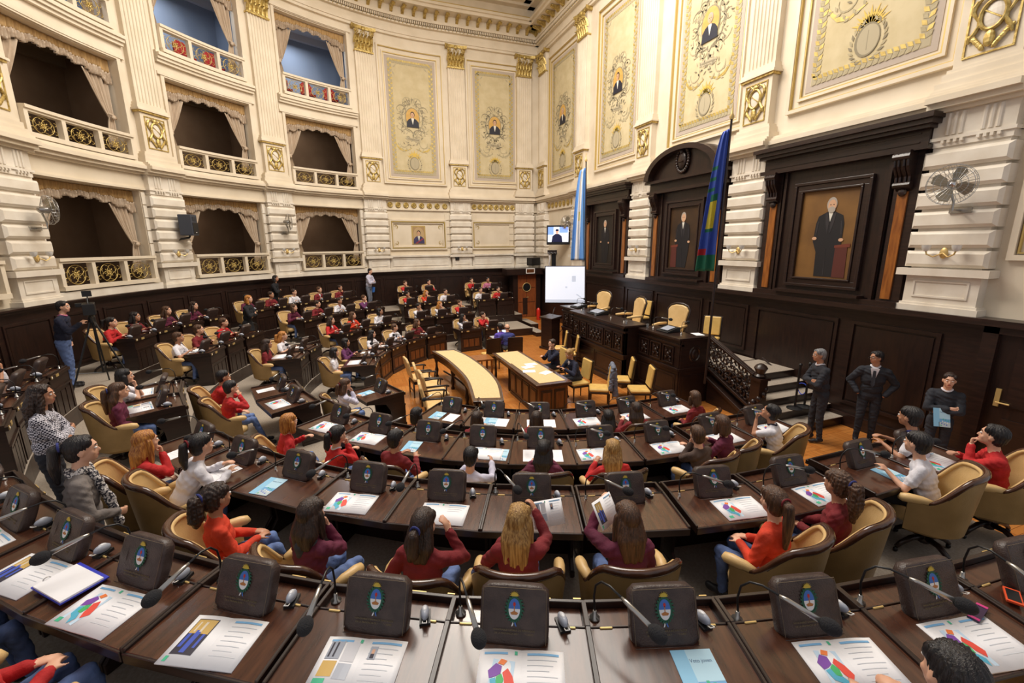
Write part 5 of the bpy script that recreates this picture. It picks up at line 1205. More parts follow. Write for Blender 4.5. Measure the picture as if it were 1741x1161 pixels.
# things on the rostrum desk
for (x, y, z, w, lb) in ((13.0, 2.15, 1.6, .5, 'black keyboard console at far end of the rostrum'), (11.2, 2.5, 1.66, .6, 'black covered console in the middle of the rostrum'), (8.5, 2.15, 1.6, .42, 'black control console at near end of the rostrum')):
    r = thing('control_console', lb, 'console', (x, y, z), 0); m = MB(); m.prism([(-.2, 0), (.2, 0), (.2, .03), (-.1, .12), (-.2, .12)], 'x', -w / 2, w / 2, BLACK); m.build('case', r, bevel=.01)
    m = MB(); m.prism([(.15, .062), (-.08, .122), (-.075, .128), (.155, .068)], 'x', -w / 2 + .05, w / 2 - .1, GREYP); m.build('key_panel', r)
for i, (x, y, z, t) in enumerate(((13.2, 2.1, 1.6, .4), (12.0, 2.6, 1.66, -.3), (11.5, 2.6, 1.66, .5), (10.4, 2.55, 1.66, .2), (9.7, 2.6, 1.66, .9), (9.0, 2.2, 1.6, -.6), (8.1, 2.1, 1.6, .5))):
    r = thing('gooseneck_microphone', 'black gooseneck microphone on the rostrum, %s from its far end' % ORD[i], 'microphone', (x, y, z), PI + t, 'rostrum microphones')
    mic_link(r)
for i, (x, y, z) in enumerate(((12.3, 2.35, 1.6), (10.9, 2.75, 1.66), (9.45, 2.7, 1.66), (9.1, 2.3, 1.6))):
    r = thing('drinking_glass', 'small clear glass on the rostrum, %s from its far end' % ORD[i], 'glass', (x, y, z), 0, 'glasses on the rostrum'); GL = mat('clear_glass', (235, 240, 245), .05, trans=.9); m = MB(); m.lathe([(.028, 0), (.034, .1), (.031, .1), (.026, .006)], GL, 14); m.build('glass_body', r, smooth=True)
r = thing('paper_sheet', 'white papers at far end of the rostrum desk', 'paper', (13.35, 2.2, 1.602), .3); [link(n_, me, r) for n_, me in BOOK['sheet']]
r = thing('paper_sheet', 'white sheet at near end of the rostrum desk', 'paper', (7.95, 1.75, 1.602), 1.3); [link(n_, me, r) for n_, me in BOOK['sheet']]
# ---- stairs and balustrade
m = MB()
for k in range(5):
    x0 = 5.62 + k * .3
    m.box(x0, 7.75, -.04, 1.5, (0 if k == 0 else .17 * k), .17 * (k + 1), DWOOD); m.box(x0 - .015, x0 + .32 if k < 4 else 7.75, -.04, 1.5, .17 * (k + 1), .17 * (k + 1) + .012, CARPET)
tag(m.build('floor'), kind='structure')
root = thing('stair_balustrade', 'dark carved openwork balustrade beside the rostrum stairs', 'balustrade', (6.9, 1.62, 0)); T = lambda x, y, z: (x - 6.9, y - 1.62, z)
x0, x1 = 6.42, 7.66; zt0, zt1 = 1.02, 1.56
def bar(m, dz, w, h, mt): m.T = T; m.prism([(x0, zt0 + dz), (x1, zt1 + dz), (x1, zt1 + dz + h), (x0, zt0 + dz + h)], 'y', 1.6 - w / 2, 1.6 + w / 2, mt)
m = MB(); bar(m, -.03, .14, .05, DWOOD); bar(m, .02, .09, .02, DWOOD); m.build('handrail', root, bevel=.008)
m = MB(); bar(m, -.76, .1, .06, DWOOD); bar(m, -1.0, .16, .08, DWOOD); m.T = T; m.prism([(x0, 0), (x1, 0), (x1, zt1 - .95), (x0, zt0 - .95)], 'y', 1.52, 1.62, DWOOD); m.build('string', root, bevel=.006)
m = MB(); random.seed(5)
m.T = T
for k in range(12):
    x = x0 + .06 + (x1 - x0 - .1) * k / 11; zb = zt0 + (zt1 - zt0) * (x - x0) / (x1 - x0) - .7; 
    for j in range(4):
        z = zb + .1 + j * .17; e = (-1) ** (k + j)
        m.tube([(x + .07 * math.cos(a) * (1 - .06 * i), 1.6, z + .08 * math.sin(a) * (1 - .06 * i)) for i, a in enumerate([e * t * .7 + k for t in range(9)])], .019, DWOOD, n=6)
        m.ell((x + e * .04, 1.62, z + .05), (.03, .022, .05), DWOOD, 8, 6, rot=Matrix.Rotation(e * .8 + k, 3, 'Y'))
m.build('carved_scrollwork', root, smooth=True)
m = MB(); m.T = T; m.box(6.2, 6.42, 1.49, 1.71, 0, .95, DWOOD); m.box(6.17, 6.45, 1.46, 1.74, .95, 1.0, DWOOD); m.lathe([(.09, 1.0), (.12, 1.04), (.08, 1.08), (.1, 1.14), (.13, 1.2), (.1, 1.25), (.04, 1.29)], DWOOD, 14, (6.31, 1.6, 0))
for k in range(8): m.ell((6.31 + .12 * math.cos(k * .8), 1.6 + .12 * math.sin(k * .8), .3 + .09 * k), (.06, .06, .07), DWOOD, 8, 6)
m.build('newel_post', root, smooth=True)
root = thing('stair_handrail', 'dark wall handrail rising beside the stairs', 'handrail', (6.3, .12, 0)); T = lambda x, y, z: (x - 6.3, y - .12, z)
m = MB(); m.T = T; a = atY(1296, 608, .14); b = atY(1366, 669, .14); c = atY(1292, 622, .14); d = atY(1345, 664, .14)
m.tube([a, b], .02, DWOOD, n=8); m.tube([c, d], .012, STEEL, n=6); m.build('rail', root)
# ---- barrier posts with blue cable
for i, (u, v, zb, lb) in enumerate(((1352, 686, .46, 'black barrier post standing on the stairs'), (1365, 706, .17, 'black barrier post with round base on lowest stair'))):
    x, y = at(u, v, zb); y = max(.35, y); r = thing('barrier_post', lb, 'post', (x, y, zb if i == 0 else .352 - .0), 0, 'black barrier posts')
    k = min(4, max(0, int((x - 5.605) / .3))); r.location.z = .17 * (k + 1) + .012
    m = MB(); m.lathe([(.15, 0), (.15, .015), (.1, .035), (.03, .05)], BLACK, 20); m.build('base', r, smooth=True); m = MB(); m.tube([(0, 0, .04), (0, 0, .9)], .022, BLACK, n=10); m.ell((0, 0, .93), (.035, .035, .035), BLACK, 10, 8); m.build('pole', r, smooth=True)
BLUEC = mat('blue_cable', (36, 66, 190), .5)
r = thing('cable_coil', 'blue cable coil hanging from the barrier post on stairs', 'cable', (6.1, .62, .8)); m = MB(); m.tube([(.0 + .1 * math.cos(t), .02 * math.sin(2 * t), .12 * math.sin(t) - .1) for t in [k * .35 for k in range(36)]], .009, BLUEC, n=6); m.build('coil', r, smooth=True)
# ---- flags
def flagpole(u0, v0, u1, v1, y, name, lab, zmin):
    b = atY(u0, v0, y); t = atY(u1, v1, y); r = thing(name, lab, 'flag', (b[0], b[1], b[2])); P = lambda q: Vector(q) - Vector(b)
    m = MB(); d = P(t); m.tube([(0, 0, 0), d], [.024, .02], DWOOD, n=10); m.build('pole', r, smooth=True); m = MB(); n = d.normalized(); m.tube([d, d + n * .05, d + n * .1, d + n * .28], [.03, .045, .02, .004], BRASS, n=10); m.build('finial', r, smooth=True)
    return r, d
FB = mat('flag_sky_blue', (96, 148, 214), .7); FW = mat('flag_white', (232, 230, 228), .7); FBL = mat('flag_blue', (62, 88, 178), .7); FGR = mat('flag_green', (36, 112, 84), .7); FY = mat('flag_yellow', (214, 196, 62), .7); FR_ = mat('flag_red', (180, 40, 48), .7)
def cloth(r, d, z_top, z_bot, w_top, w_bot, bands, sgn=1):
    m = MB(); NX, NZ = 24, 40; vs = []; L = d.length; n = d.normalized()
    for j in range(NZ + 1):
        q = j / NZ; z = L * (z_top + (z_bot - z_top) * q); w = w_top + (w_bot - w_top) * q ** .6
        for i in range(NX + 1):
            t = i / NX; f_ = .05 * math.sin(t * 15 + q * 2.5) * (.4 + q); p = n * z + Vector((.34, .94, 0)) * (w * t + .02) + Vector((.94, -.34, 0)) * f_ + Vector((0, 0, -t * .5 * (1 - q) * w))
            vs.append(p)
    m.add(vs, [], bands[0][2] if not callable(bands[0][2]) else FBL)
    for i in range(NX):
        t = i / NX
        for (lo, hi, mt) in bands:
            if lo <= t < hi:
                for j in range(NZ):
                    c = j * (NX + 1) + i; m.f.append((c, c + 1, c + NX + 2, c + NX + 1)); m.m.append(m.mi(mt(j / NZ, t) if callable(mt) else mt))
    o = m.build('flag_cloth', r, smooth=True, fixn=False); sd = o.modifiers.new('thick', 'SOLIDIFY'); sd.thickness = .006; return o
r, d = flagpole(995, 510, 996.5, 275, 1.7, 'flag_on_pole', 'sky blue and white national flag hanging from a pole', 0)
cloth(r, d, .96, .30, .16, .5, [(0, .34, FB), (.34, .67, lambda q, t: FY if (abs(q - .5) < .05 and .44 < t < .58) else FW), (.67, 1.01, FB)])
r, d = flagpole(1198, 652, 1244, 203, 2.62, 'flag_on_pole', 'blue and green provincial flag with yellow wreath hanging from a leaning pole', 0)
def provf(q, t):
    if q > .86: return FGR
    if .42 < q < .68 and .3 < t < .75: return FY if abs(q - .55) < .1 else FGR
    if .8 < q: return FR_ if t > .6 else FBL
    if .2 < q < .4 and abs(((q * 25) % 1) - .5) < .2 and t > .5: return FGR
    return FBL
cloth(r, d, .97, .46, .1, .42, [(0, 1.01, provf)])
# ---- projection screen, lectern, far corner
c = atX(961, 484, 15.2); dist = math.hypot(c[0], c[1] - CAMP['D'])
SCRM = mat('projected_screen', (214, 220, 234), .6, emit=.62); SCR2 = mat('projected_grey', (188, 196, 212), .6, emit=.5)
root = thing('projection_screen', 'white lit projection screen with black border on a stand', 'screen', (c[0], c[1], 0), -PI / 2 + .42 + .0)
root.rotation_euler.z = math.atan2(CAMP['D'] - c[1], -c[0]) + PI / 2
w, h, zc = 1.52, 1.38, c[2]
m = MB(); m.box(-w / 2 - .03, w / 2 + .03, -.0, .03, zc - h / 2 - .03, zc + h / 2 + .03, BLACK); m.build('border', root)
m = MB(); m.box(-w / 2, w / 2, -.006, 0, zc - h / 2, zc + h / 2, SCRM); m.box(.25, .4, -.009, -.006, zc + .12, zc + .34, SCR2); m.box(-.0, .08, -.009, -.006, zc - .12, zc - .06, SCR2); m.box(-w / 2, w / 2, -.009, -.006, zc - h / 2, zc - h / 2 + .12, SCR2); m.prism([(.42, zc - .38), (.62, zc - .5), (.62, zc - .46), (.45, zc - .34)], 'y', -.009, -.006, SCR2); m.build('screen_surface', root)
m = MB(); m.tube([(0, .04, .3), (0, .04, zc + h / 2)], .02, BLACK, n=8); m.build('stand_pole', root)
for k in range(3): a = k * 2.1 + .5; m = MB(); m.tube([(0, .04, .5), (.45 * math.cos(a), .04 + .45 * math.sin(a), .02)], .014, BLACK, n=6); m.build('leg', root)
root = thing('lectern', 'tall dark wooden lectern in front of the screen', 'lectern', (14.0, 2.72, 0), .3)
m = MB(); m.box(-.32, .32, -.25, .25, 0, .08, DWOOD); m.box(-.28, .28, -.2, .2, .08, 1.12, DWOOD); m.box(-.2, .2, -.212, -.2, .2, 1.0, DWOODH); m.build('body', root, bevel=.006)
m = MB(); m.prism([(-.25, 1.12), (.25, 1.12), (.25, 1.16), (-.25, 1.22)], 'x', -.33, .33, DWOOD); m.build('reading_top', root, bevel=.006)
m = MB(); m.tube([(0, -.1, 1.2), (0, -.13, 1.35), (0, -.18, 1.45)], .006, STEEL, n=6); m.ell((0, -.2, 1.47), (.02, .02, .03), FOAM, 8, 6); m.build('microphone', root)
DOORW = mat('door_wood', (126, 66, 34), .35, c2=(146, 80, 42), scale=3, stretch=(5, 5, 1), coat=.2)
d0 = tag(empty('door_1', (20.9, .85, 0), 0), kind='structure')
m = MB(); m.box(.0, .06, -.52, .5, .02, 2.2, DOORW); m.box(-.012, 0, -.46, .44, 1.52, 1.54, DWOOD); m.box(-.012, 0, -.46, .44, .78, .8, DWOOD); m.box(-.008, 0, -.02, 0, .05, 2.15, DWOOD); m.build('leaf', d0, bevel=.004)
m = MB(); m.tube([(-.015, .22 * math.cos(a) - .0, 1.55 + .22 * math.sin(a)) for a in [k * PI / 12 for k in range(24)]], .02, BRASS, n=8, closed=True); m.T = None; m.prism([(.21 * math.cos(k * PI / 12), 1.55 + .21 * math.sin(k * PI / 12)) for k in range(24)], 'x', -.02, .01, BLACK); m.build('porthole', d0)
m = MB(); m.box(-.05, .5, -.75, -.52, 0, 2.45, DWOOD); m.box(-.05, .5, .5, .75, 0, 2.45, DWOOD); m.box(-.25, .5, -.85, 1.15, 2.2, 2.5, DWOOD); m.build('frame', d0)
m = MB(); m.box(-.03, .0, -.1, .0, 1.02, 1.05, BRASS); m.build('door_handle', d0)
r = thing('wall_sign', 'small white framed plaque on dark canopy above the porthole door', 'sign', (20.64, .75, 2.28)); m = MB(); m.box(-.012, 0, -.24, .24, -.02, .24, WHITE); m.box(-.016, -.012, -.2, .2, .02, .2, MIDW); m.build('plaque', r)
r = thing('fire_extinguisher', 'red fire extinguisher beside the porthole door', 'fire extinguisher', (19.9, .62, 0)); REDP = mat('extinguisher_red', (206, 44, 30), .3, coat=.3)
m = MB(); m.lathe([(.09, 0), (.1, .02), (.1, .48), (.08, .55), (.03, .6)], REDP, 16); m.build('cylinder', r, smooth=True); m = MB(); m.box(-.02, .06, -.015, .015, .6, .66, BLACK); m.tube([(.03, 0, .63), (.1, 0, .55), (.11, 0, .35)], .01, BLACK, n=6); m.build('nozzle', r)
c = atX(949, 399, 18.4); c = (c[0], c[1], c[2]); root = thing('television', 'wall television showing a man in dark suit, by the hall corner', 'television', (c[0], c[1], c[2] - .42), math.atan2(CAMP['D'] - c[1], -c[0]) + PI / 2)
m = MB(); m.box(-.52, .52, 0, .12, -.02, .84, BLACK); m.build('case', root, bevel=.015)
m = MB(); S1 = mat('tv_blue', (110, 140, 214), .4, emit=1.2); S2 = mat('tv_dark', (22, 24, 60), .4, emit=.5); S3 = mat('tv_pale', (226, 232, 246), .4, emit=1.3); S4 = mat('tv_skin', (206, 150, 130), .4, emit=1.0)
m.box(-.46, .46, -.005, 0, .1, .76, S3); m.box(-.46, -.2, -.008, -.005, .42, .76, S1); m.box(.05, .44, -.008, -.005, .5, .76, S1); m.flat([(-.3, -.012, .1), (.2, -.012, .1), (.16, -.012, .36), (.02, -.012, .46), (-.12, -.012, .46), (-.26, -.012, .36)], S2); m.flat(oval(-.05, .55, .075, .1, -.014), S4); m.flat(oval(-.05, .62, .08, .05, -.016), S2); m.build('screen', root)
m = MB(); m.tube([(0, .1, .3), (0, .5, .3)], .03, STEEL, n=8); m.build('wall_bracket', root)
c = atX(951, 438, 19.6); root = thing('draped_cabinet', 'dark canopy cabinet with white side drapes below the television', 'cabinet', (c[0], c[1], WZ), math.atan2(CAMP['D'] - c[1], -c[0]) + PI / 2)
m = MB(); m.box(-.38, .38, 0, .5, 0, .75, BLACK); m.build('case', root); m = MB()
for k in range(8): a = -.56 + k * .16; m.tube([(a, -.08, .78), (a + .08, -.1, .74), (a + .16, -.08, .78)], .04, DWOODH, n=6)
m.box(-.58, .62, -.1, .5, .78, .9, DWOODH); m.build('canopy', root)
for e in (-1, 1): m = MB(); m.tube([(e * .48, 0, .76), (e * .45, -.02, .5), (e * .5, 0, .25), (e * .44, 0, .05)], [.07, .06, .05, .03], FW, n=8); m.build('drape', root, smooth=True)
c = atX(907, 441, 21.0); r = thing('video_projector', 'black video projector on wainscot ledge in the hall corner', 'projector', (c[0], c[1], 2.52), .3); m = MB(); m.box(-.22, .22, -.28, .28, .12, .52, BLACK); m.build('case', r, bevel=.03); m = MB(); m.box(-.16, .16, -.2, .2, 0, .12, STEEL); m.build('stand', r)
c = W_ = None
cs = 3.9
l, rr = FC(-.55, -.02, 2.52), PI / 2; r = thing('small_camera', 'small black camera on a thin stand, on the wainscot ledge below empty panel', 'camera', (l[0], l[1], 2.52)); m = MB(); m.tube([(0, 0, 0), (0, 0, .45)], .015, STEEL, n=6); m.build('stand', r); m = MB(); m.box(-.09, .09, -.1, .1, .45, .68, BLACK); m.build('body', r, bevel=.02)
# ---- sconces, fans, loudspeaker
def sconce(F, s, lab):
    l, a = rigid(F, s); r = thing('wall_sconce', lab, 'wall lamp', l, a, 'brass wall sconces with glass cups'); r.location.z = 3.5
    m = MB(); m.ell((0, .08, 0), (.06, .03, .09), BRASS, 12, 8)
    for e in (-1, 1): m.tube([(0, .1, 0), (e * .1, .16, -.06), (e * .18, .18, -.02), (e * .2, .18, .04)], .012, BRASS, n=6)
    m.build('arms', r, smooth=True); GLS = mat('frosted_cup', (236, 234, 230), .3, trans=.3)
    for e in (-1, 1): m = MB(); m.lathe([(.025, 0), (.055, .04), (.065, .1), (.058, .1), (.045, .04)], GLS, 12, (e * .2, .18, .03)); m.build('glass_cup', r, smooth=True)
for i, s in enumerate(PS[2:]): sconce(FC, s, 'twin cup brass sconce on curved wall pier, %s from the mural bays' % ORD[i])
sconce(FC, PS[1], 'twin cup brass sconce on the pier between the mural bays')
for i, s in enumerate(PR): sconce(FR, s, 'twin cup brass sconce on rostrum wall pier, %s from the hall corner' % ORD[i])
def fan(F, s, z, turn, lab):
    l, a = rigid(F, s); r = thing('wall_fan', lab, 'fan', l, a, 'old wall fans with wire cages'); r.location.z = z
    Rm = Matrix.Rotation(turn, 3, 'Z'); c = Vector((0, .42, 0)); f = Rm @ Vector((0, 1, 0)); sx = Rm @ Vector((1, 0, 0)); up = Vector((0, 0, 1))
    m = MB(); m.tube([(0, .06, -.38), (0, .3, -.38), (0, .3, -.25), c - f * .15], .018, STEEL, n=8); m.box(-.14, .14, .05, .09, -.42, -.34, STEEL); m.build('bracket', r)
    m = MB(); m.tube([c - f * .2, c - f * .17, c - f * .02, c], [.04, .07, .07, .04], STEEL, n=12); m.build('motor', r, smooth=True)
    m = MB()
    for k in range(4):
        a0 = k * PI / 2 + .4; d = sx * math.cos(a0) + up * math.sin(a0); t = -sx * math.sin(a0) + up * math.cos(a0)
        pts = [c + d * .04 - t * .02, c + d * .12 - t * .08 + f * .02, c + d * .25 - t * .08 + f * .03, c + d * .27 + t * .02, c + d * .22 + t * .09 - f * .03, c + d * .1 + t * .06 - f * .02]
        m.add([p for p in pts] + [p + f * .004 for p in pts], [tuple(range(6)), tuple(range(11, 5, -1))] + [(i, (i + 1) % 6, 6 + (i + 1) % 6, 6 + i) for i in range(6)], mat('fan_blade', (150, 140, 120), .4, .4))
    m.ell(c + f * .03, (.05, .05, .05), CHROME, 12, 8); m.build('blades', r)
    m = MB()
    for rr_, dd in ((.3, .0), (.24, .07), (.16, .09), (.08, .1), (.3, -.06)):
        m.tube([c + f * dd + (sx * math.cos(q) + up * math.sin(q)) * rr_ for q in [k * PI / 14 for k in range(28)]], .004, STEEL, n=4, closed=True)
    for k in range(28):
        q = k * 2 * PI / 28; d = sx * math.cos(q) + up * math.sin(q); m.tube([c + f * .1 + d * .05, c + f * .09 + d * .16, c + f * .07 + d * .24, c + d * .3, c - f * .06 + d * .3, c - f * .13 + d * .12], .0028, STEEL, n=4, cap=False)
    m.build('wire_cage', r)
fan(FR, PR[3] - .1, 4.55, .7, 'wire caged wall fan on the nearest rostrum wall pier'); fan(FC, PS[5] - .15, 4.5, .9, 'wire caged wall fan on the leftmost curved wall pier'); fan(FC, PS[3], 4.6, 1.0, 'wire caged wall fan on pier between the two farthest boxes'); fan(FR, PR[0] + .2, 4.6, .5, 'wire caged wall fan beside the television')
l, a = rigid(FC, PS[4] - .15); r = thing('loudspeaker', 'black loudspeaker bracketed to a curved wall pier', 'loudspeaker', l, a + .35); r.location.z = 4.35
m = MB(); m.prism([(-.2, .16), (.2, .16), (.16, .52), (-.16, .52)], 'z', -.3, .32, mat('speaker_grey', (62, 66, 76), .5)); m.build('cabinet', r, bevel=.02)
m = MB(); m.box(-.14, .14, .52, .535, -.25, .08, BLACK); m.box(-.11, .11, .52, .53, .13, .25, mat('speaker_horn', (40, 44, 54), .5)); m.box(-.02, .03, .535, .538, -.22, -.2, WHITE); m.build('grille', r); m = MB(); m.tube([(0, .0, -.42), (0, .3, -.36), (0, .34, -.3)], .03, BLACK, n=8); m.build('bracket', r)
# ---- dark double door at right edge
h = atY(1697, 677, -.02); d1 = tag(empty('door_2', (h[0], 0, 0)), kind='structure')
m = MB(); m.box(-1.6, .16, -.1, .0, 0, 2.3, DWOODH); m.box(-1.5, -.1, 0, .02, .3, 1.0, DWOOD); m.box(-1.5, -.1, 0, .02, 1.2, 2.1, DWOOD); m.build('leaf', d1); m = MB(); m.box(.12, .3, -.08, .08, 0, 2.45, DWOOD); m.box(-1.7, .3, -.08, .08, 2.3, 2.45, DWOOD); m.build('frame', d1)
m = MB(); m.box(-.03, .03, 0, .02, h[2] - .12, h[2] + .16, BRASS); m.tube([(0, .05, h[2] - .05), (-.16, .05, h[2] - .05)], .012, BRASS, n=8); m.build('door_handle', d1)
# ---- tripod with video camera
ct = at(160, 560, 2.1); 
root = thing('tripod', 'tall black tripod under the video camera', 'tripod', (11.45, 13.7, .6)); rt = root
HT = 1.45
root.location = (ct[0], ct[1], .9)
for k in range(3):
    a = k * 2.09 + .3; m = MB(); m.tube([(.04 * math.cos(a), .04 * math.sin(a), HT - .1), (.28 * math.cos(a), .28 * math.sin(a), .7), (.55 * math.cos(a), .55 * math.sin(a), .0)], [.02, .018, .014], BLACK, n=6); m.build('leg', root)
for k in range(3):
    a = k * 2.09 + .3; b = a + 2.09; m = MB(); m.tube([(.4 * math.cos(a), .4 * math.sin(a), .38), (0, 0, .3)], .008, BLACK, n=5); m.build('spreader', root)
m = MB(); m.tube([(0, 0, .3), (0, 0, HT)], .018, BLACK, n=8); m.lathe([(.06, HT - .1), (.06, HT), (.04, HT + .05)], BLACK, 12); m.build('centre_column', root)
root = thing('video_camera', 'black professional video camera on the tall tripod', 'camera', (ct[0], ct[1], .9 + HT + .05), -1.2)
m = MB(); m.box(-.09, .09, -.32, .12, .02, .24, BLACK); m.box(-.05, .05, -.1, .1, 0, .02, BLACK); m.build('body', root, bevel=.02); m = MB(); m.tube([(0, .12, .14), (0, .2, .14), (0, .3, .14), (0, .4, .14)], [.055, .06, .06, .075], BLACK, n=14); m.build('lens', root, smooth=True)
m = MB(); m.tube([(0, -.2, .24), (0, -.16, .33), (0, .08, .33), (0, .14, .26)], .014, BLACK, n=8); m.build('handle', root); m = MB(); m.box(-.07, .07, .0, .12, .36, .47, BLACK); m.tube([(0, .05, .33), (0, .05, .37)], .01, BLACK, n=6); m.build('camera_light', root); m = MB(); m.box(-.2, -.09, .02, .12, .16, .24, BLACK); m.build('viewfinder', root, bevel=.01)
m = MB(); m.tube([(0, -.1, .0), (.05, -.45, -.12), (.06, -.6, -.16)], .009, BLACK, n=6); m.build('pan_handle', root)
# ================================================================== people
SKIN = mat('skin', (214, 162, 132), .5, c2=(224, 174, 146), scale=6); SKIND = mat('skin_tan', (178, 126, 96), .5, c2=(190, 138, 108), scale=6); LIP = mat('lips', (176, 98, 88), .45)
EYEW = mat('eye_white', (232, 228, 224), .3); IRIS = mat('iris_dark', (44, 28, 20), .2)
def cloth_m(name, c, k=.86): return mat('cloth_' + name, c, .85, c2=tuple(int(x * k) for x in c), scale=7, bump=.35, bscale=60)
CL = {'red': cloth_m('red', (196, 36, 38)), 'orange': cloth_m('orange', (222, 66, 36)), 'maroon': cloth_m('maroon', (98, 26, 56)), 'dkred': cloth_m('dark_red', (124, 26, 34)), 'white': cloth_m('white', (228, 226, 234), .93), 'brown': cloth_m('brown', (74, 56, 48)), 'black': cloth_m('black', (24, 24, 30)), 'navy': cloth_m('navy', (30, 34, 58)), 'suit': cloth_m('suit_grey', (44, 46, 54)), 'pink': cloth_m('pink', (206, 120, 156)), 'purple': cloth_m('purple', (104, 48, 96)), 'blue': cloth_m('blue', (52, 60, 128)), 'jersey': cloth_m('jersey', (92, 72, 176)), 'grey': cloth_m('grey', (124, 116, 112)), 'lav': cloth_m('lavender', (206, 204, 224), .94), 'dgrey': cloth_m('charcoal', (58, 62, 72)), 'jeans': cloth_m('jeans', (104, 128, 182), .8), 'trousers': cloth_m('dark_trousers', (34, 36, 46)), 'greyj': cloth_m('grey_jacket', (112, 118, 134)), 'shoe': mat('shoe_dark', (40, 38, 40), .5)}
def checks():
    m = bpy.data.materials.new('cloth_check'); m.use_nodes = True; nt = m.node_tree; b = nt.nodes['Principled BSDF']; tc = nt.nodes.new('ShaderNodeTexCoord'); ck = nt.nodes.new('ShaderNodeTexChecker'); ck.inputs['Scale'].default_value = 62
    ck.inputs['Color1'].default_value = rgb((36, 36, 52)); ck.inputs['Color2'].default_value = rgb((214, 212, 222)); nt.links.new(tc.outputs['Object'], ck.inputs['Vector']); nt.links.new(ck.outputs['Color'], b.inputs['Base Color']); b.inputs['Roughness'].default_value = .85; return m
CL['check'] = checks()
CL['scarf'] = mat('cloth_scarf', (60, 58, 66), .85, c2=(214, 208, 204), scale=60, detail=1, contrast=(.47, .53))
def hair_m(name, c, c2): return mat('hair_' + name, c, .42, c2=c2, scale=26, stretch=(3.2, 3.2, .22), bump=.7, bscale=46, detail=2)
HR = {'black': hair_m('black', (18, 15, 16), (36, 30, 32)), 'dkbrown': hair_m('dark_brown', (34, 23, 19), (66, 46, 36)), 'brown': hair_m('brown', (58, 38, 26), (98, 66, 44)), 'ginger': hair_m('ginger', (140, 76, 30), (204, 142, 66)), 'blonde': hair_m('blonde', (128, 90, 46), (196, 156, 96)), 'grey': hair_m('grey', (96, 96, 100), (150, 150, 152))}
def prim_verts(p):
    if p[0] == 'c':
        _, a, ra, b, rb, tg = p; a = Vector(a); b = Vector(b); d = b - a; L = d.length
        if L < 1e-5: d = Vector((0, 0, 1)); L = 1e-5
        z = d.normalized(); x = z.orthogonal().normalized(); y = z.cross(x); n = 14; vs = []; fs = []
        rings = [(-ra * math.cos(t), ra * math.sin(t)) for t in (.25, .7, 1.15)] + [(0, ra)] + [(L, rb)] + [(L + rb * math.cos(t), rb * math.sin(t)) for t in (1.15, .7, .25)]
        for h, r in rings:
            for k in range(n): an = 2 * PI * k / n; vs.append(a + z * h + (x * math.cos(an) + y * math.sin(an)) * r)
        for i in range(len(rings) - 1):
            for k in range(n): k2 = (k + 1) % n; fs.append((i * n + k, i * n + k2, (i + 1) * n + k2, (i + 1) * n + k))
        fs.append(tuple(range(n - 1, -1, -1))); e = (len(rings) - 1) * n; fs.append(tuple(range(e, e + n))); return vs, fs
    _, c, r, Rm, tg = p; vs = []; fs = []; n, k = 16, 10
    for i in range(k + 1):
        ph = PI * (i + .02) / (k + .04)
        for j in range(n): an = 2 * PI * j / n; vs.append(Vector(c) + Rm @ Vector((r[0] * math.sin(ph) * math.cos(an), r[1] * math.sin(ph) * math.sin(an), -r[2] * math.cos(ph))))
    for i in range(k):
        for j in range(n): j2 = (j + 1) % n; fs.append((i * n + j, i * n + j2, (i + 1) * n + j2, (i + 1) * n + j))
    fs.append(tuple(range(n - 1, -1, -1))); fs.append(tuple(range(k * n, k * n + n))); return vs, fs
I3 = Matrix.Identity(3)
def dist_to(P, p):
    if p[0] == 'c':
        _, a, ra, b, rb, tg = p; a = np.array(a); b = np.array(b); d = b - a; L2 = (d * d).sum() + 1e-9
        t = np.clip(((P - a) @ d) / L2, 0, 1); q = a + t[:, None] * d; return np.linalg.norm(P - q, axis=1) - (ra + (rb - ra) * t)
    _, c, r, Rm, tg = p; Q = (P - np.array(c)) @ np.array(Rm); r = np.array(r); k = np.linalg.norm(Q / r, axis=1); return (k - 1) * r.min()
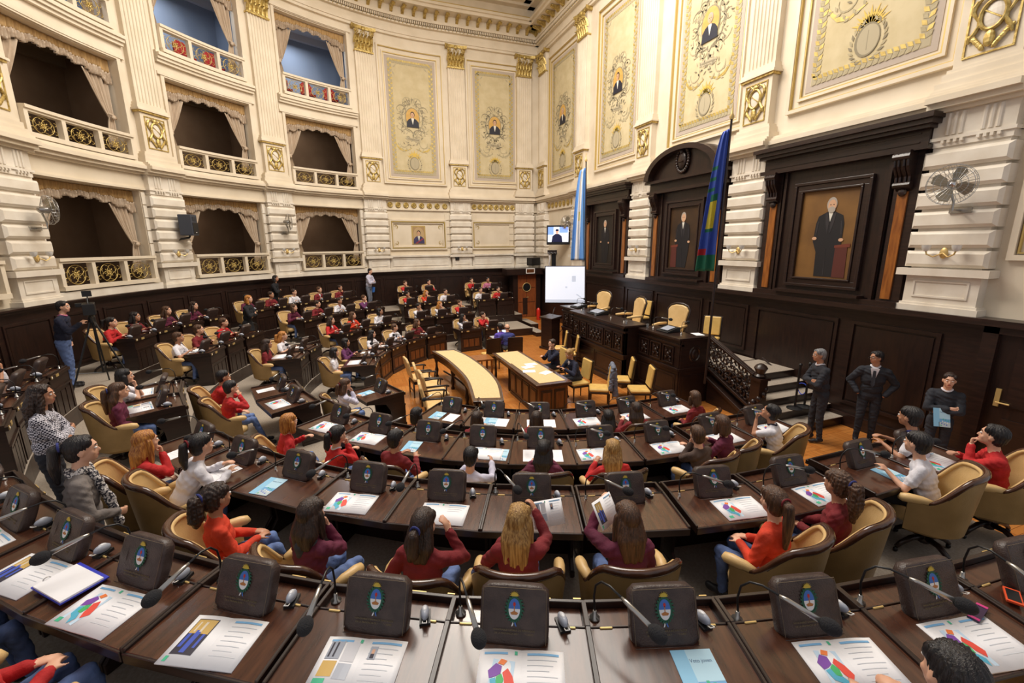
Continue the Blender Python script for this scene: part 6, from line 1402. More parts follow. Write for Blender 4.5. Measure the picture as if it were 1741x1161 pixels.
def remesh(prims, voxel, name, mats, smooth=2, noise=None, tagfix=None):
    vs = []; fs = []
    for p in prims:
        v, f = prim_verts(p); o = len(vs); vs += v; fs += [tuple(o + i for i in q) for q in f]
    me = bpy.data.meshes.new('tmp'); me.from_pydata([tuple(v) for v in vs], [], fs); o = bpy.data.objects.new('tmp', me); COL.objects.link(o)
    md = o.modifiers.new('r', 'REMESH'); md.mode = 'VOXEL'; md.voxel_size = voxel
    dg = bpy.context.evaluated_depsgraph_get(); dg.update(); out = bpy.data.meshes.new_from_object(o.evaluated_get(dg))
    bpy.data.objects.remove(o); bpy.data.meshes.remove(me); out.name = name
    nv = len(out.vertices); V = np.empty(nv * 3); out.vertices.foreach_get('co', V); V = V.reshape(-1, 3)
    ne = len(out.edges); E_ = np.empty(ne * 2, dtype=np.int64); out.edges.foreach_get('vertices', E_); E_ = E_.reshape(-1, 2)
    deg = np.bincount(E_.ravel(), minlength=nv).astype(float)[:, None]; deg[deg == 0] = 1
    D = np.stack([dist_to(V, p) for p in prims], 1); near = D.argmin(1)
    fixed = np.array([1.0 if (tagfix and prims[i][-1] in tagfix) else 0.0 for i in range(len(prims))])[near][:, None]
    for it in range(smooth):
        S = np.zeros_like(V)
        for k in range(3): S[:, k] = np.bincount(E_[:, 0], V[E_[:, 1], k], nv) + np.bincount(E_[:, 1], V[E_[:, 0], k], nv)
        V2 = S / deg; w = .55 * (1 - .7 * fixed); V = V + (V2 - V) * w
    tags = [p[-1] for p in prims]
    if noise:
        out.vertices.foreach_set('co', V.ravel()); out.update(); N = np.empty(nv * 3); out.vertices.foreach_get('normal', N); N = N.reshape(-1, 3)
        V = noise(V, N, np.array([tags[i] for i in near]))
    out.vertices.foreach_set('co', V.ravel())
    names = list(mats); 
    for k in names: out.materials.append(mats[k])
    nf = len(out.polygons); C = np.empty(nf * 3); out.polygons.foreach_get('center', C); C = C.reshape(-1, 3)
    idx = np.array([names.index(t) for t in tags]); 
    # recompute centres on smoothed mesh is unnecessary: nearest primitive of the face's first vertex
    Dc = np.stack([dist_to(C, p) for p in prims], 1); mi = idx[Dc.argmin(1)]
    out.polygons.foreach_set('material_index', mi.astype(np.int32)); out.polygons.foreach_set('use_smooth', np.ones(nf, dtype=bool)); out.update()
    return out
def wrinkle(amp, seed):
    ph = [seed * 1.7, seed * 2.9, seed * .7]
    def f(V, N, T):
        skin = (T == 'skin') | (T == 'lip') | (T == 'hand')
        x, y, z = V[:, 0], V[:, 1], V[:, 2]
        n = np.sin(x * 31 + 9 * np.sin(z * 11 + ph[0]) + ph[1]) * np.sin(z * 24 + 7 * np.sin(y * 13 + ph[2])) + .6 * np.sin(y * 43 + z * 17 + ph[0]) * np.sin(x * 19 - z * 37)
        a = np.where(skin, 0, amp); return V + N * (n * a)[:, None]
    return f
def strands(amp, curl, hc):
    def f(V, N, T):
        az = np.arctan2(V[:, 0] - hc[0], V[:, 1] - hc[1]); z = V[:, 2]
        n = np.sin(az * 23 + 2.2 * np.sin(z * 16)) + .6 * np.sin(az * 51 + 3 * np.sin(z * 23 + 1))
        if curl: n = n * .5 + 1.3 * np.sin(V[:, 0] * 88 + 2.5 * np.sin(z * 41)) * np.sin(V[:, 1] * 79 + 1 + 2.2 * np.sin(V[:, 0] * 53)) * np.sin(z * 92 + 2 * np.sin(V[:, 1] * 47))
        return V + N * (n * amp)[:, None]
    return f
def ik(a, b, l1, l2, hint):
    a, b, hint = Vector(a), Vector(b), Vector(hint); d = b - a; L = d.length; mx = (l1 + l2) * .985
    if L > mx: d = d * (mx / L); b = a + d; L = mx
    u = d.normalized(); c = (l1 * l1 - l2 * l2 + L * L) / (2 * L); h = math.sqrt(max(0, l1 * l1 - c * c)); w = hint - u * hint.dot(u)
    if w.length < 1e-4: w = u.orthogonal()
    return a + u * c + w.normalized() * h, b
def hand(pr, w, d, side, nrm, s, curl=.5, tg='hand'):
    """palm, four unequal fingers and a thumb leaving the side of the palm"""
    d = Vector(d).normalized(); n = Vector(nrm); n = (n - d * n.dot(d)).normalized(); x = d.cross(n) * side
    p0 = Vector(w); Rm = Matrix((x, d, n)).transposed()
    pr.append(('e', p0 + d * .048 * s, (.038 * s, .05 * s, .016 * s), Rm, tg))
    for i, (off, l) in enumerate(((-.028, .066), (-.01, .075), (.009, .07), (.027, .055))):
        b = p0 + d * .08 * s + x * off * s; k = curl + .08 * i
        d1 = (d * math.cos(k) + n * math.sin(k)).normalized(); d2 = (d * math.cos(k * 2.1) + n * math.sin(k * 2.1)).normalized()
        m_ = b + d1 * l * .5 * s; e = m_ + d2 * l * .5 * s
        pr.append(('c', b, .0095 * s, m_, .0088 * s, tg)); pr.append(('c', m_, .0088 * s, e, .0072 * s, tg))
    b = p0 + d * .022 * s - x * .03 * s; t1 = b + (d * .6 - x * .75 + n * .35).normalized() * .036 * s; t2 = t1 + (d * .85 - x * .2 + n * .5).normalized() * .03 * s
    pr.append(('c', b, .013 * s, t1, .0105 * s, tg)); pr.append(('c', t1, .0105 * s, t2, .0085 * s, tg))
NP = [0]
def person(x, y, zfl, rz, lab, top='red', hair='dkbrown', style='short', pants='jeans', hz=1.1, stand=False, s=None, look=None, yaw=0, pitch=0, lean=.15, arms=('lap', 'lap'), skin=None, vox=.012, tee=False, inner=None, hood=None, collar=None, tie=None, face=True, group=None, hairlen=.3, seat=.46, skirt=None, legs=None, lookz=1.4, gls=False):
    NP[0] += 1; seed = NP[0]; SK = skin or (SKIND if seed % 3 == 0 else SKIN)
    if s is None: s = .87 if not stand else hz / 1.53
    rs = math.cos(rz), math.sin(rz)
    def tolocal(wx, wy): dx, dy = wx - x, wy - y; return dx * rs[0] + dy * rs[1], -dx * rs[1] + dy * rs[0]
    pr = []; C = lambda a, ra, b, rb, tg: pr.append(('c', tuple(a), ra, tuple(b), rb, tg)); E_ = lambda c, r, Rm, tg: pr.append(('e', tuple(c), r, Rm, tg))
    hipz = (.9 * s if stand else seat + .085 * s); u = Vector((0, math.sin(lean), math.cos(lean)))
    if stand: sp_ = .52 * s
    else: sp_ = max(.36, (hz - hipz) / math.cos(lean) - .17 * s)
    hip = Vector((0, 0, hipz)); neck = hip + u * sp_; Rs = Matrix.Rotation(-lean, 3, 'X'); k = sp_ / (.52 * s)
    E_(hip + u * .0, (.155 * s, .115 * s, .12 * s), Rs, 'pants'); E_(hip + u * .13 * s * k, (.155 * s, .12 * s, .15 * s * k), Rs, 'top'); E_(hip + u * .3 * s * k, (.175 * s, .125 * s, .18 * s * k), Rs, 'top'); E_(neck - u * .1 * s, (.185 * s, .105 * s, .105 * s), Rs, 'top')
    C(neck - u * .05 * s + Vector((-.09 * s, 0, 0)), .055 * s, neck - u * .05 * s + Vector((.09 * s, 0, 0)), .055 * s, 'top')
    C(neck - u * .02 * s, .066 * s, neck + u * .015 * s, .056 * s, 'top')
    for e in (-1, 1): C(neck - u * .0 * s, .045 * s, neck - u * .065 * s + Vector((e * .15 * s, 0, 0)), .05 * s, 'top')
    # head
    if look is not None:
        lx, ly = tolocal(*look); yaw = math.atan2(-lx, ly); yaw = max(-1.3, min(1.3, yaw))
    Rh = Matrix.Rotation(yaw, 3, 'Z') @ Matrix.Rotation(pitch, 3, 'X'); hs = 1.03 if not stand else 1.0
    hc = neck + Vector((0, .03 * s, 0)) + u * .02 + Vector((0, 0, .152 * (s ** .4))) + Rh @ Vector((0, .012, 0))
    H = lambda a, b, c: hc + Rh @ Vector((a * hs, b * hs, c * hs))
    C(neck - u * .02, .056 * s ** .5, H(0, -.02, -.06), .052 * s ** .5, 'skin')
    hr3 = lambda a, b, c: (a * hs, b * hs, c * hs)
    E_(H(0, -.005, .02), hr3(.074, .094, .092), Rh, 'skin'); E_(H(0, .018, -.04), hr3(.06, .07, .068), Rh, 'skin'); E_(H(0, .05, -.078), hr3(.034, .034, .03), Rh, 'skin')
    C(H(0, .086, .004), .008 * hs, H(0, .101, -.03), .0115 * hs, 'skin'); E_(H(0, .078, .03), hr3(.045, .016, .012), Rh, 'skin')
    E_(H(0, .083, -.06), hr3(.022, .0095, .008), Rh, 'lip')
    for e in (-1, 1): E_(H(e * .074, -.008, -.012), hr3(.011, .02, .03), Rh @ Matrix.Rotation(e * -.25, 3, 'Z'), 'skin'); E_(H(e * .04, .055, -.03), hr3(.022, .02, .02), Rh, 'skin')
    # arms
    ul, fl = .27 * s, .235 * s
    for side, pose in ((-1, arms[0]), (1, arms[1])):
        sh = neck - u * .075 * s + Vector((side * .165 * s, 0, 0)); hint = Vector((side * .6, -.3, -1)); nrm = Vector((0, 0, -1)); curl = .45
        if isinstance(pose, tuple):
            pt = pose
            if len(pt) == 3 and pt[2] > 50: pass
            tgt = Vector((pt[0], pt[1], pt[2])); hint = Vector((side * .7, -.1, -1)); nrm = Vector((-side * .8, .3, -.3)) if len(pt) < 4 else Vector(pt[3])
        elif pose == 'lap': tgt = Vector((side * .07, .26 * s, hipz + .13)); nrm = Vector((0, 0, -1))
        elif pose == 'desk': tgt = Vector((side * .13, sh.y + .27 * s, .80)); hint = Vector((side * .8, -.5, -.8))
        elif pose == 'rest': tgt = Vector((side * .25, .22 * s, .72))
        elif pose == 'chin': tgt = H(side * .035, .10, -.175); hint = Vector((side * .3, .5, -1)); nrm = Rh @ Vector((0, -1, .1)); curl = .95
        elif pose == 'cheek': tgt = H(side * .09, .08, -.15); hint = Vector((side * .6, .4, -1)); nrm = Rh @ Vector((-side, -.4, 0)); curl = .5
        elif pose == 'raise': tgt = H(side * .12, .16, -.16); hint = Vector((side * .8, .3, -1)); nrm = Vector((-side * .9, .2, 0)); curl = .35
        elif pose == 'cross': tgt = Vector((-side * .035 * s, .2 * s, neck.z - .3 * s + side * .02)); hint = Vector((side * 1, .15, -.6)); nrm = Vector((0, -1, 0)); curl = .3
        elif pose == 'down': tgt = Vector((side * .24 * s, .03, neck.z - .52 * s)); nrm = Vector((-side, 0, 0))
        elif pose == 'pocket': tgt = Vector((side * .19 * s, .1 * s, neck.z - .47 * s)); hint = Vector((side, -.6, 0)); nrm = Vector((-side, 0, 0))
        elif pose == 'hold': tgt = H(side * .17, .24, -.17); hint = Vector((side * .7, 0, -1)); nrm = Vector((-side * .9, .2, 0)); curl = .8
        el, wr = ik(sh, tgt, ul, fl, hint)
        C(sh, .068 * s, el, .056 * s, 'top') if not tee else (C(sh, .066 * s, sh + (el - sh) * .62, .064 * s, 'top'), C(sh, .046 * s, el, .036 * s, 'skin'))
        sl = 'skin' if tee else 'top'; C(el, (.037 if tee else .055) * s, wr, (.026 if tee else .042) * s, sl)
        d = (wr - el).normalized(); C(wr - d * .01, .024 * s, wr + d * .03 * s, .022 * s, 'skin')
        d2 = d
        if pose in ('chin', 'cheek', 'raise', 'hold'): d2 = (d + Vector((0, 0, .8))).normalized()
        if pose not in ('pocket',): hand(pr, wr + d * .015 * s, d2, side, nrm, s * 1.0 if s > .9 else s * 1.05, curl, 'skin')
    # legs
    tl, cl = .42 * s, .41 * s
    for side in (-1, 1):
        hj = hip + Vector((side * .085 * s, 0, -.03 * s))
        if stand:
            ft = Vector((side * .1 * s, .0 + .03 * side, .075)); kn = (hj + ft) / 2 + Vector((0, .03, 0)); f2 = ft + Vector((0, .15 * s, -.035))
        else:
            kn = hj + Vector((side * .03, tl, .02)); ft = Vector((kn.x, kn.y - .06 * s, max(.07, kn.z - cl * 1.0))) if legs is None else Vector((kn.x, kn.y + legs, .075)); f2 = ft + Vector((0, .14 * s, -.035))
        if skirt: C(hj, .11 * s, hj + (kn - hj) * 1.2, .13 * s, 'top'); C(kn, .05 * s, ft, .035 * s, 'pants')
        else: C(hj, .087 * s, kn, .06 * s, 'pants'); C(kn, .06 * s, ft, .042 * s, 'pants')
        C(ft - Vector((0, .03, .02)), .038, f2, .032, 'shoe')
    mats_ = {'top': CL[top], 'pants': CL[pants], 'skin': SK, 'lip': LIP, 'shoe': CL['shoe']}
    if inner:
        mats_['inner'] = CL[inner]; E_(neck - u * .13 * s + Vector((0, .062 * s, 0)), (.05 * s, .045 * s, .13 * s), Rs, 'inner')
    me = remesh(pr, vox, 'body', mats_, 2 if vox > .01 else 3, wrinkle(.0035 if vox > .01 else .0045, seed))
    root = thing('person', lab, 'person', (x, y, zfl), rz, group)
    bd = link('body', me, root)
    # hair
    HM = HR[hair] if hair in HR else None; hp = []
    he = lambda c, r, Rm=Rh: hp.append(('e', tuple(H(*c)), hr3(*r), Rm, 'hair')); hcn = lambda a, ra, b, rb: hp.append(('c', tuple(a), ra * hs, tuple(b), rb * hs, 'hair'))
    if style != 'bald' and HM:
        tilt = Rh @ Matrix.Rotation(.35, 3, 'X')
        he((0, -.024, .033), (.081, .097, .096), tilt); he((0, -.05, -.01), (.072, .062, .085)); he((0, .018, .085), (.058, .052, .036))
        for e in (-1, 1): he((e * .05, .026, .062), (.03, .042, .042))
        down = Vector((0, 0, -1)); back = Rh @ Vector((0, -1, 0)); back.z = 0; back.normalize(); rt = Rh @ Vector((1, 0, 0))
        if style in ('long', 'curly', 'half'):
            L = hairlen; bulk = 1.25 if style == 'curly' else 1
            b0 = H(0, -.045, -.0); b1 = b0 + back * .045 + down * .12; b2 = b1 + back * .035 + down * max(.03, L - .12)
            for off, rr in ((-.05, .05), (0, .06), (.05, .05)):
                hcn(b0 + rt * off * .8, rr * bulk, b1 + rt * off * 1.15, rr * 1.1 * bulk); hcn(b1 + rt * off * 1.15, rr * 1.05 * bulk, b2 + rt * off * 1.0, rr * .55 * bulk)
            if style != 'half':
                for e in (-1, 1): a = H(e * .07, .0, .01); b = H(e * .078, .01, -.06) + back * .01; hcn(a, .028 * bulk, b, .03 * bulk); hcn(b, .03 * bulk, b + down * (L * .55) + back * .015 + rt * e * .012, .022 * bulk)
        if style in ('pony', 'half', 'curlpony'):
            hb = .06 if style != 'half' else .03; bulk = 1.5 if style == 'curlpony' else 1.1
            a = H(0, -.11, hb); b = a + back * .05 + down * .02; c = b + back * .015 + down * .13; d = c + down * max(.04, hairlen - .16); hcn(a, .026, b, .034 * bulk); hcn(b, .034 * bulk, c, .036 * bulk); hcn(c, .036 * bulk, d, .016 * bulk)
        if style == 'bun': a = H(0, -.12, .05); hcn(a, .04, a + back * .03, .04)
        if style == 'bob':
            for e in (-1, 1): a = H(e * .07, -.01, .0); hcn(a, .034, a + down * .11 + rt * e * .008, .036)
            hcn(H(0, -.06, 0), .065, H(0, -.07, -.08), .06)
        hv = max(vox * .7, .006)
        hm = remesh(hp, hv, 'hair', {'hair': HM}, 2, strands((.0026 if style == 'short' else .0016) if style != 'curly' and style != 'curlpony' else .0055, style in ('curly', 'curlpony'), hc)); link('hair', hm, root)
    elif style == 'bald' and HM:
        for e in (-1, 1): he((e * .062, -.03, -.0), (.02, .045, .03))
        he((0, -.075, -.01), (.05, .025, .03)); link('hair', remesh(hp, .007, 'hair', {'hair': HM}, 1), root)
    if style in ('pony', 'curlpony', 'half') and vox < .011:
        m = MB(); a = H(0, -.118, .06 if style != 'half' else .03); back = Rh @ Vector((0, -1, 0)); xx = Rh @ Vector((1, 0, 0)); uu = back.cross(xx); m.tube([a + back * .01 + (xx * math.cos(q) + uu * math.sin(q)) * .034 for q in [i * PI / 6 for i in range(12)]], .008, CL['blue'] if seed % 2 else CL['dkred'], n=6, closed=True); m.build('hair_tie', root, smooth=True)
    if face:
        for e in (-1, 1):
            m = MB(); c = H(e * .031, .0795, .006); m.ell(c, (.0125 * hs, .0125 * hs, .0085 * hs), EYEW, 10, 8, rot=Rh); m.ell(c + Rh @ Vector((0, .0075, 0)), (.0058, .006, .0058), IRIS, 8, 6, rot=Rh); m.build('eye', bd, smooth=True)
            m = MB(); m.tube([H(e * .014, .088, .031), H(e * .03, .087, .037), H(e * .046, .078, .031)], .0038, HM or HR['black'], n=5); m.build('eyebrow', bd)
        if gls:
            m = MB()
            for e in (-1, 1): c = H(e * .033, .1, .004); m.tube([c + Rh @ Vector((.024 * math.cos(q), 0, .018 * math.sin(q))) for q in [i * PI / 7 for i in range(14)]], .0022, BLACK, n=4, closed=True); m.tube([H(e * .056, .1, .008), H(e * .076, .0, .008)], .002, BLACK, n=4)
            m.tube([H(-.01, .1, .006), H(.01, .1, .006)], .0022, BLACK, n=4); m.build('glasses', root)
    if hood:
        a = neck - u * .02 * s + Vector((0, -.06 * s, 0)); hpz = [('c', tuple(a + Vector((-.09 * s, .03, .0))), .04 * s, tuple(a + Vector((0, -.02, -.03))), .055 * s, 'h'), ('c', tuple(a + Vector((.09 * s, .03, .0))), .04 * s, tuple(a + Vector((0, -.02, -.03))), .055 * s, 'h'), ('c', tuple(a + Vector((0, -.03, -.02))), .055 * s, tuple(a + Vector((0, -.035, -.13 * s))), .03 * s, 'h')]
        link('hood', remesh(hpz, .009, 'hood', {'h': CL[hood]}, 2, wrinkle(.003, seed)), root)
    if collar:
        m = MB(); c = neck + u * .01 * s; m.tube([c + Vector((.062 * s * math.cos(q), .06 * s * math.sin(q), .012 * math.cos(q * 2) - .006 * math.sin(q))) for q in [i * PI / 9 for i in range(18)]], .014 * s, CL[collar], n=6, closed=True); m.build('collar', root, smooth=True)
    if tie:
        m = MB(); c = neck + Vector((0, .075 * s, -.03)); f = Rs @ Vector((0, 1, 0)); v = Rs @ Vector((0, 0, -1))
        m.add([c + Vector((-.06 * s, 0, .02)) + f * .01, c + v * .26 * s + f * .04, c + Vector((.06 * s, 0, .02)) + f * .01, c + Vector((0, 0, .03))], [(0, 1, 2, 3)], CL['white']); m.add([c + v * .02 + f * .02 + Vector((-.02, 0, 0)), c + v * .26 * s + f * .05 + Vector((-.03, 0, 0)), c + v * .32 * s + f * .05, c + v * .26 * s + f * .05 + Vector((.03, 0, 0)), c + v * .02 + f * .02 + Vector((.02, 0, 0))], [(0, 1, 2, 3, 4)], CL[tie] if tie in CL else CL['navy'])
        o = m.build('shirt_and_tie', root, fixn=False); sd = o.modifiers.new('t', 'SOLIDIFY'); sd.thickness = .012
    root['_hc'] = tuple(hc); root['_nk'] = tuple(neck); 
    return root
def seated(row, g, i, u, v, desc, hz=1.1, near=True, turn=0, pull=True, **k):
    """head shows at pixel (u, v); the sitter faces the rostrum side of his own desk"""
    t, where = SEATS[(row, g, i)]; z = ZF[row]; (cx, cy), a = place(row, t, DEP[row] + .3); lean = k.pop('lean', .15)
    hx, hy = at(u, v, z + hz); rz = a + PI / 2 + turn
    fwd = Vector((-math.sin(rz), math.cos(rz))); spn = (hz - .5) * math.tan(lean) + .03
    px, py = hx - fwd.x * spn, hy - fwd.y * spn
    # stay in the chair: limit the offset from the seat
    dx, dy = px - cx, py - cy; L = math.hypot(dx, dy); mxd = .34
    if L > mxd: px, py = cx + dx * mxd / L, cy + dy * mxd / L
    look = k.pop('look', (13.0, 1.6))
    p = person(px, py, z, rz, 'person, %s, %s' % (desc, where), hz=hz, look=look, lean=lean, vox=k.pop('vox', .0085 if near else .012), **k)
    if pull:
        c = CH_AT[(row, g, i)]; c[0] = px - fwd.x * .02; c[1] = py - fwd.y * .02; c[3] = rz
    return p
S_ = seated
# near block, third row (the backs nearest the photographer)
S_('B', 'G1', 0, 275, 775, 'long ginger hair, red sweater, hand at chin', turn=-.25, top='red', hair='ginger', style='long', hairlen=.28, arms=('lap', 'chin'), lean=.22)
S_('B', 'G1', 1, 358, 757, 'black ponytail, white sweatshirt leaning on desk', turn=-.3, top='white', hair='black', style='pony', hairlen=.26, arms=('desk', 'desk'), lean=.5)
S_('B', 'G1', 2, 366, 850, 'dark curly ponytail, orange sweatshirt', turn=-.5, top='orange', hair='dkbrown', style='curlpony', hairlen=.22, arms=('lap', 'lap'), lean=-.05, legs=.1)
S_('B', 'G1', 3, 528, 885, 'dark hair, maroon hoodie, hand on face', turn=-.25, top='maroon', hair='dkbrown', style='long', hairlen=.2, arms=('lap', 'chin'), lean=.1, hood='dgrey')
S_('B', 'G1', 4, 722, 893, 'dark hair half tied, dark red sweater', turn=-.1, top='dkred', hair='dkbrown', style='half', hairlen=.2, arms=('rest', 'raise'), lean=.12)
S_('B', 'G1', 5, 882, 885, 'very long blonde hair, dark red sweater', top='dkred', hair='blonde', style='long', hairlen=.42, arms=('desk', (.13, .38, .98)), lean=.12, look=(10.7, 2))
S_('B', 'G1', 6, 1066, 882, 'long brown hair, maroon sweater, holding booklet', turn=.05, top='maroon', hair='brown', style='long', hairlen=.26, arms=((-.13, .32, 1.05), 'lap'), lean=.08, look=(12.2, 6))
S_('B', 'G1', 7, 1313, 855, 'brown ponytail, bright orange sweater', turn=.45, top='orange', hair='brown', style='pony', hairlen=.36, arms=('lap', 'lap'), lean=.05, look=(12, 4))
S_('B', 'G1', 8, 1424, 826, 'curly brown ponytail, dark red sweater', turn=.55, top='dkred', hair='brown', style='curlpony', hairlen=.3, arms=('lap', 'lap'), lean=0, look=(12, 4))
S_('B', 'G1', 9, 1547, 752, 'short dark curly hair, white polo shirt', turn=.5, top='white', hair='black', style='short', arms=('desk', 'rest'), tee=True, lean=.3, pants='trousers', look=(12, 4))
S_('B', 'G1', 10, 1686, 738, 'short dark hair, red sweater, hand on chin', turn=.6, top='red', hair='black', style='short', arms=('chin', 'desk'), lean=.15, pants='trousers', look=(11, 5), pitch=.15)
x, y = at(1588, 720, 1.72)
person(x, y, .6, PI + PI / 2 + .5, 'person in white polo shirt with blue collar, beside the red sweater boy at right', top='white', hair='black', style='short', tee=True, lean=.35, arms=('desk', 'desk'), pants='trousers', collar='blue', vox=.0085, look=(12, 4), hz=1.12)
# second row
S_('C', 'G1', 0, 492, 722, 'light brown hair, red sweater', turn=-.35, top='red', hair='ginger', style='bob', arms=('desk', 'rest'), lean=.2)
S_('C', 'G1', 1, 577, 742, 'black high ponytail, red sweater', turn=-.3, top='red', hair='black', style='pony', hairlen=.2, arms=('desk', 'chin'), lean=.2, collar='white')
S_('C', 'G1', 2, 674, 748, 'short black hair, dark red sweater', turn=-.2, top='dkred', hair='black', style='short', arms=('desk', 'desk'), lean=.1)
S_('C', 'G1', 3, 802, 783, 'short black hair, white sweater, writing', turn=-.05, top='lav', hair='black', style='short', arms=('desk', (.16, .46, .82)), lean=.3, hz=1.0, look=(9, 6), pitch=-.3)
S_('C', 'G1', 4, 924, 766, 'long black hair with headband, maroon sweater', top='maroon', hair='black', style='long', hairlen=.2, arms=('desk', 'desk'), lean=.15, hz=1.05)
S_('C', 'G1', 5, 1040, 765, 'long light brown hair, red sweater', turn=.1, top='red', hair='blonde', style='long', hairlen=.26, arms=('desk', 'desk'), lean=.15, hz=1.05)
S_('C', 'G1', 6, 1180, 740, 'short brown hair, brown jacket', turn=.3, top='brown', hair='brown', style='short', arms=('chin', 'desk'), lean=.3, hz=1.05)
S_('C', 'G1', 7, 1223, 722, 'bowl cut brown hair, purple maroon sweater', turn=.4, top='maroon', hair='brown', style='bob', arms=('desk', 'desk'), lean=.2, hz=1.1)
S_('C', 'G1', 8, 1306, 703, 'short black hair, white shirt, looking up', turn=.6, top='white', hair='black', style='short', arms=('chin', 'rest'), tee=True, lean=.2, look=(11, 7), pitch=.3, collar='navy')
# front row
S_('D', 'G1', 0, 705, 712, 'straight black hair, only head showing', top='dkred', hair='black', style='bob', arms=('desk', 'desk'), lean=.15, hz=1.0)
S_('D', 'G1', 1, 812, 720, 'straight dark hair, bent low', top='dkred', hair='dkbrown', style='bob', arms=('desk', 'desk'), lean=.3, hz=.95)
S_('D', 'G1', 2, 912, 716, 'brown bob hair', top='dkred', hair='dkbrown', style='bob', arms=('desk', 'desk'), lean=.2, hz=1.0)
S_('D', 'G1', 3, 1033, 710, 'long black hair, red collar', top='dkred', hair='black', style='long', hairlen=.2, arms=('desk', 'desk'), lean=.2, hz=1.05)
S_('D', 'G1', 4, 1081, 697, 'long dark hair, dark red sweater', top='dkred', hair='dkbrown', style='long', hairlen=.26, arms=('desk', 'desk'), lean=.1, hz=1.05)
S_('D', 'G1', 5, 1180, 677, 'short brown hair, dark red sweater', turn=.3, top='dkred', hair='brown', style='bob', arms=('lap', 'rest'), lean=.1, hz=1.1)
# left block
S_('D', 'G2', 0, 590, 655, 'brown ponytail, lavender sweater, hand raised', turn=-.1, top='lav', hair='brown', style='half', hairlen=.15, arms=('desk', 'chin'), lean=.2)
S_('C', 'G2', 0, 392, 660, 'short black hair, red sweater, slouching', turn=-.1, top='red', hair='black', style='short', arms=('lap', 'cheek'), lean=.2, legs=.15)
S_('C', 'G2', 1, 386, 642, 'black hair, red jacket, leaning on elbow', turn=-.1, top='red', hair='black', style='short', arms=('rest', 'cheek'), lean=.35)
S_('B', 'G2', 0, 232, 668, 'long brown ponytail, maroon track top', turn=-.1, top='maroon', hair='brown', style='half', hairlen=.34, arms=('lap', 'lap'), lean=.1)
S_('B', 'G2', 1, 256, 648, 'black hair, white shirt, clasped hands', turn=-.1, top='white', hair='black', style='bob', arms=('chin', 'chin'), lean=.25, tee=True)
S_('A', 'G2', 3, 12, 619, 'short dark hair, white shirt, fist on chin', turn=-.3, top='white', hair='black', style='short', arms=('lap', 'chin'), tee=True, lean=.1)
S_('A', 'G2', 2, -22, 655, 'white shirt, forearm showing at left edge', turn=-.3, top='white', hair='black', style='short', arms=('desk', 'desk'), tee=True, lean=.3)
F = dict(near=False)
S_('A', 'G3a', 0, 217, 557, 'dark ponytail, red sweater', turn=.15, top='red', hair='black', style='pony', hairlen=.14, arms=('desk', 'desk'), lean=.3, **F)
S_('A', 'G3a', 1, 245, 549, 'long black hair, dark top', top='dkred', hair='black', style='long', arms=('desk', 'desk'), lean=.2, **F)
S_('A', 'G3a', 2, 307, 535, 'long brown hair, maroon top', top='maroon', hair='brown', style='long', arms=('desk', 'desk'), lean=.2, **F)
S_('A', 'G3a', 3, 328, 528, 'long dark hair, maroon sweater', top='maroon', hair='dkbrown', style='long', arms=('desk', 'desk'), lean=.3, **F)
S_('B', 'G3a', 0, 328, 580, 'light brown hair, white polo shirt', turn=.1, top='white', hair='brown', style='short', tee=True, arms=('desk', 'desk'), lean=.15, **F)
S_('B', 'G3a', 1, 349, 571, 'brown hair, dark red sweater', top='dkred', hair='brown', style='short', arms=('desk', 'desk'), lean=.2, **F)
S_('B', 'G3a', 2, 382, 565, 'brown hair, bright red sweater', top='red', hair='brown', style='short', arms=('desk', 'desk'), lean=.3, **F)
S_('C', 'G3a', 0, 468, 588, 'long brown hair, dark red hoodie', turn=.05, top='dkred', hair='dkbrown', style='long', arms=('lap', 'lap'), lean=.1, hood='dkred', **F)
S_('C', 'G3a', 1, 505, 578, 'light brown hair, white shirt', top='white', hair='ginger', style='half', hairlen=.12, tee=True, arms=('desk', 'desk'), lean=.15, **F)
S_('D', 'G3b', 0, 571, 606, 'black hair, white shirt, black headband', turn=.1, top='white', hair='black', style='bob', tee=True, arms=('lap', 'lap'), lean=.05, **F)
S_('D', 'G3b', 1, 583, 589, 'black hair, purple sweater', turn=.1, top='purple', hair='black', style='bob', arms=('desk', 'desk'), lean=.05, **F)
S_('D', 'G3b', 2, 643, 574, 'long black hair, white shirt', top='white', hair='black', style='long', tee=True, arms=('desk', 'desk'), lean=.1, **F)
S_('D', 'G3b', 3, 685, 567, 'brown hair, white shirt with tie', top='white', hair='brown', style='short', tie='navy', arms=('desk', 'desk'), lean=.1, **F)
S_('D', 'G3b', 4, 707, 553, 'long brown hair, dark red sweater', top='dkred', hair='brown', style='long', arms=('desk', 'lap'), lean=.1, **F)
S_('C', 'G3b', 0, 568, 547, 'long brown hair, red jacket', top='red', hair='dkbrown', style='long', inner='white', arms=('desk', 'desk'), lean=.1, **F)
S_('C', 'G3b', 1, 600, 537, 'long dark hair, orange jacket over white', top='orange', hair='brown', style='long', inner='white', arms=('desk', 'desk'), lean=.1, **F)
S_('C', 'G3b', 2, 656, 533, 'black hair, white shirt', top='white', hair='black', style='bob', arms=('desk', 'desk'), lean=.3, **F)
S_('B', 'G3b', 0, 499, 530, 'brown hair, maroon sweater, bent low', top='maroon', hair='brown', style='bob', arms=('desk', 'desk'), lean=.45, **F)
S_('B', 'G3b', 1, 546, 524, 'dark hair, dark red sweater', top='dkred', hair='dkbrown', style='short', arms=('desk', 'desk'), lean=.3, **F)
S_('B', 'G3b', 2, 576, 518, 'short dark hair, white jacket', top='white', hair='dkbrown', style='short', inner='dkred', arms=('desk', 'desk'), lean=.2, **F)
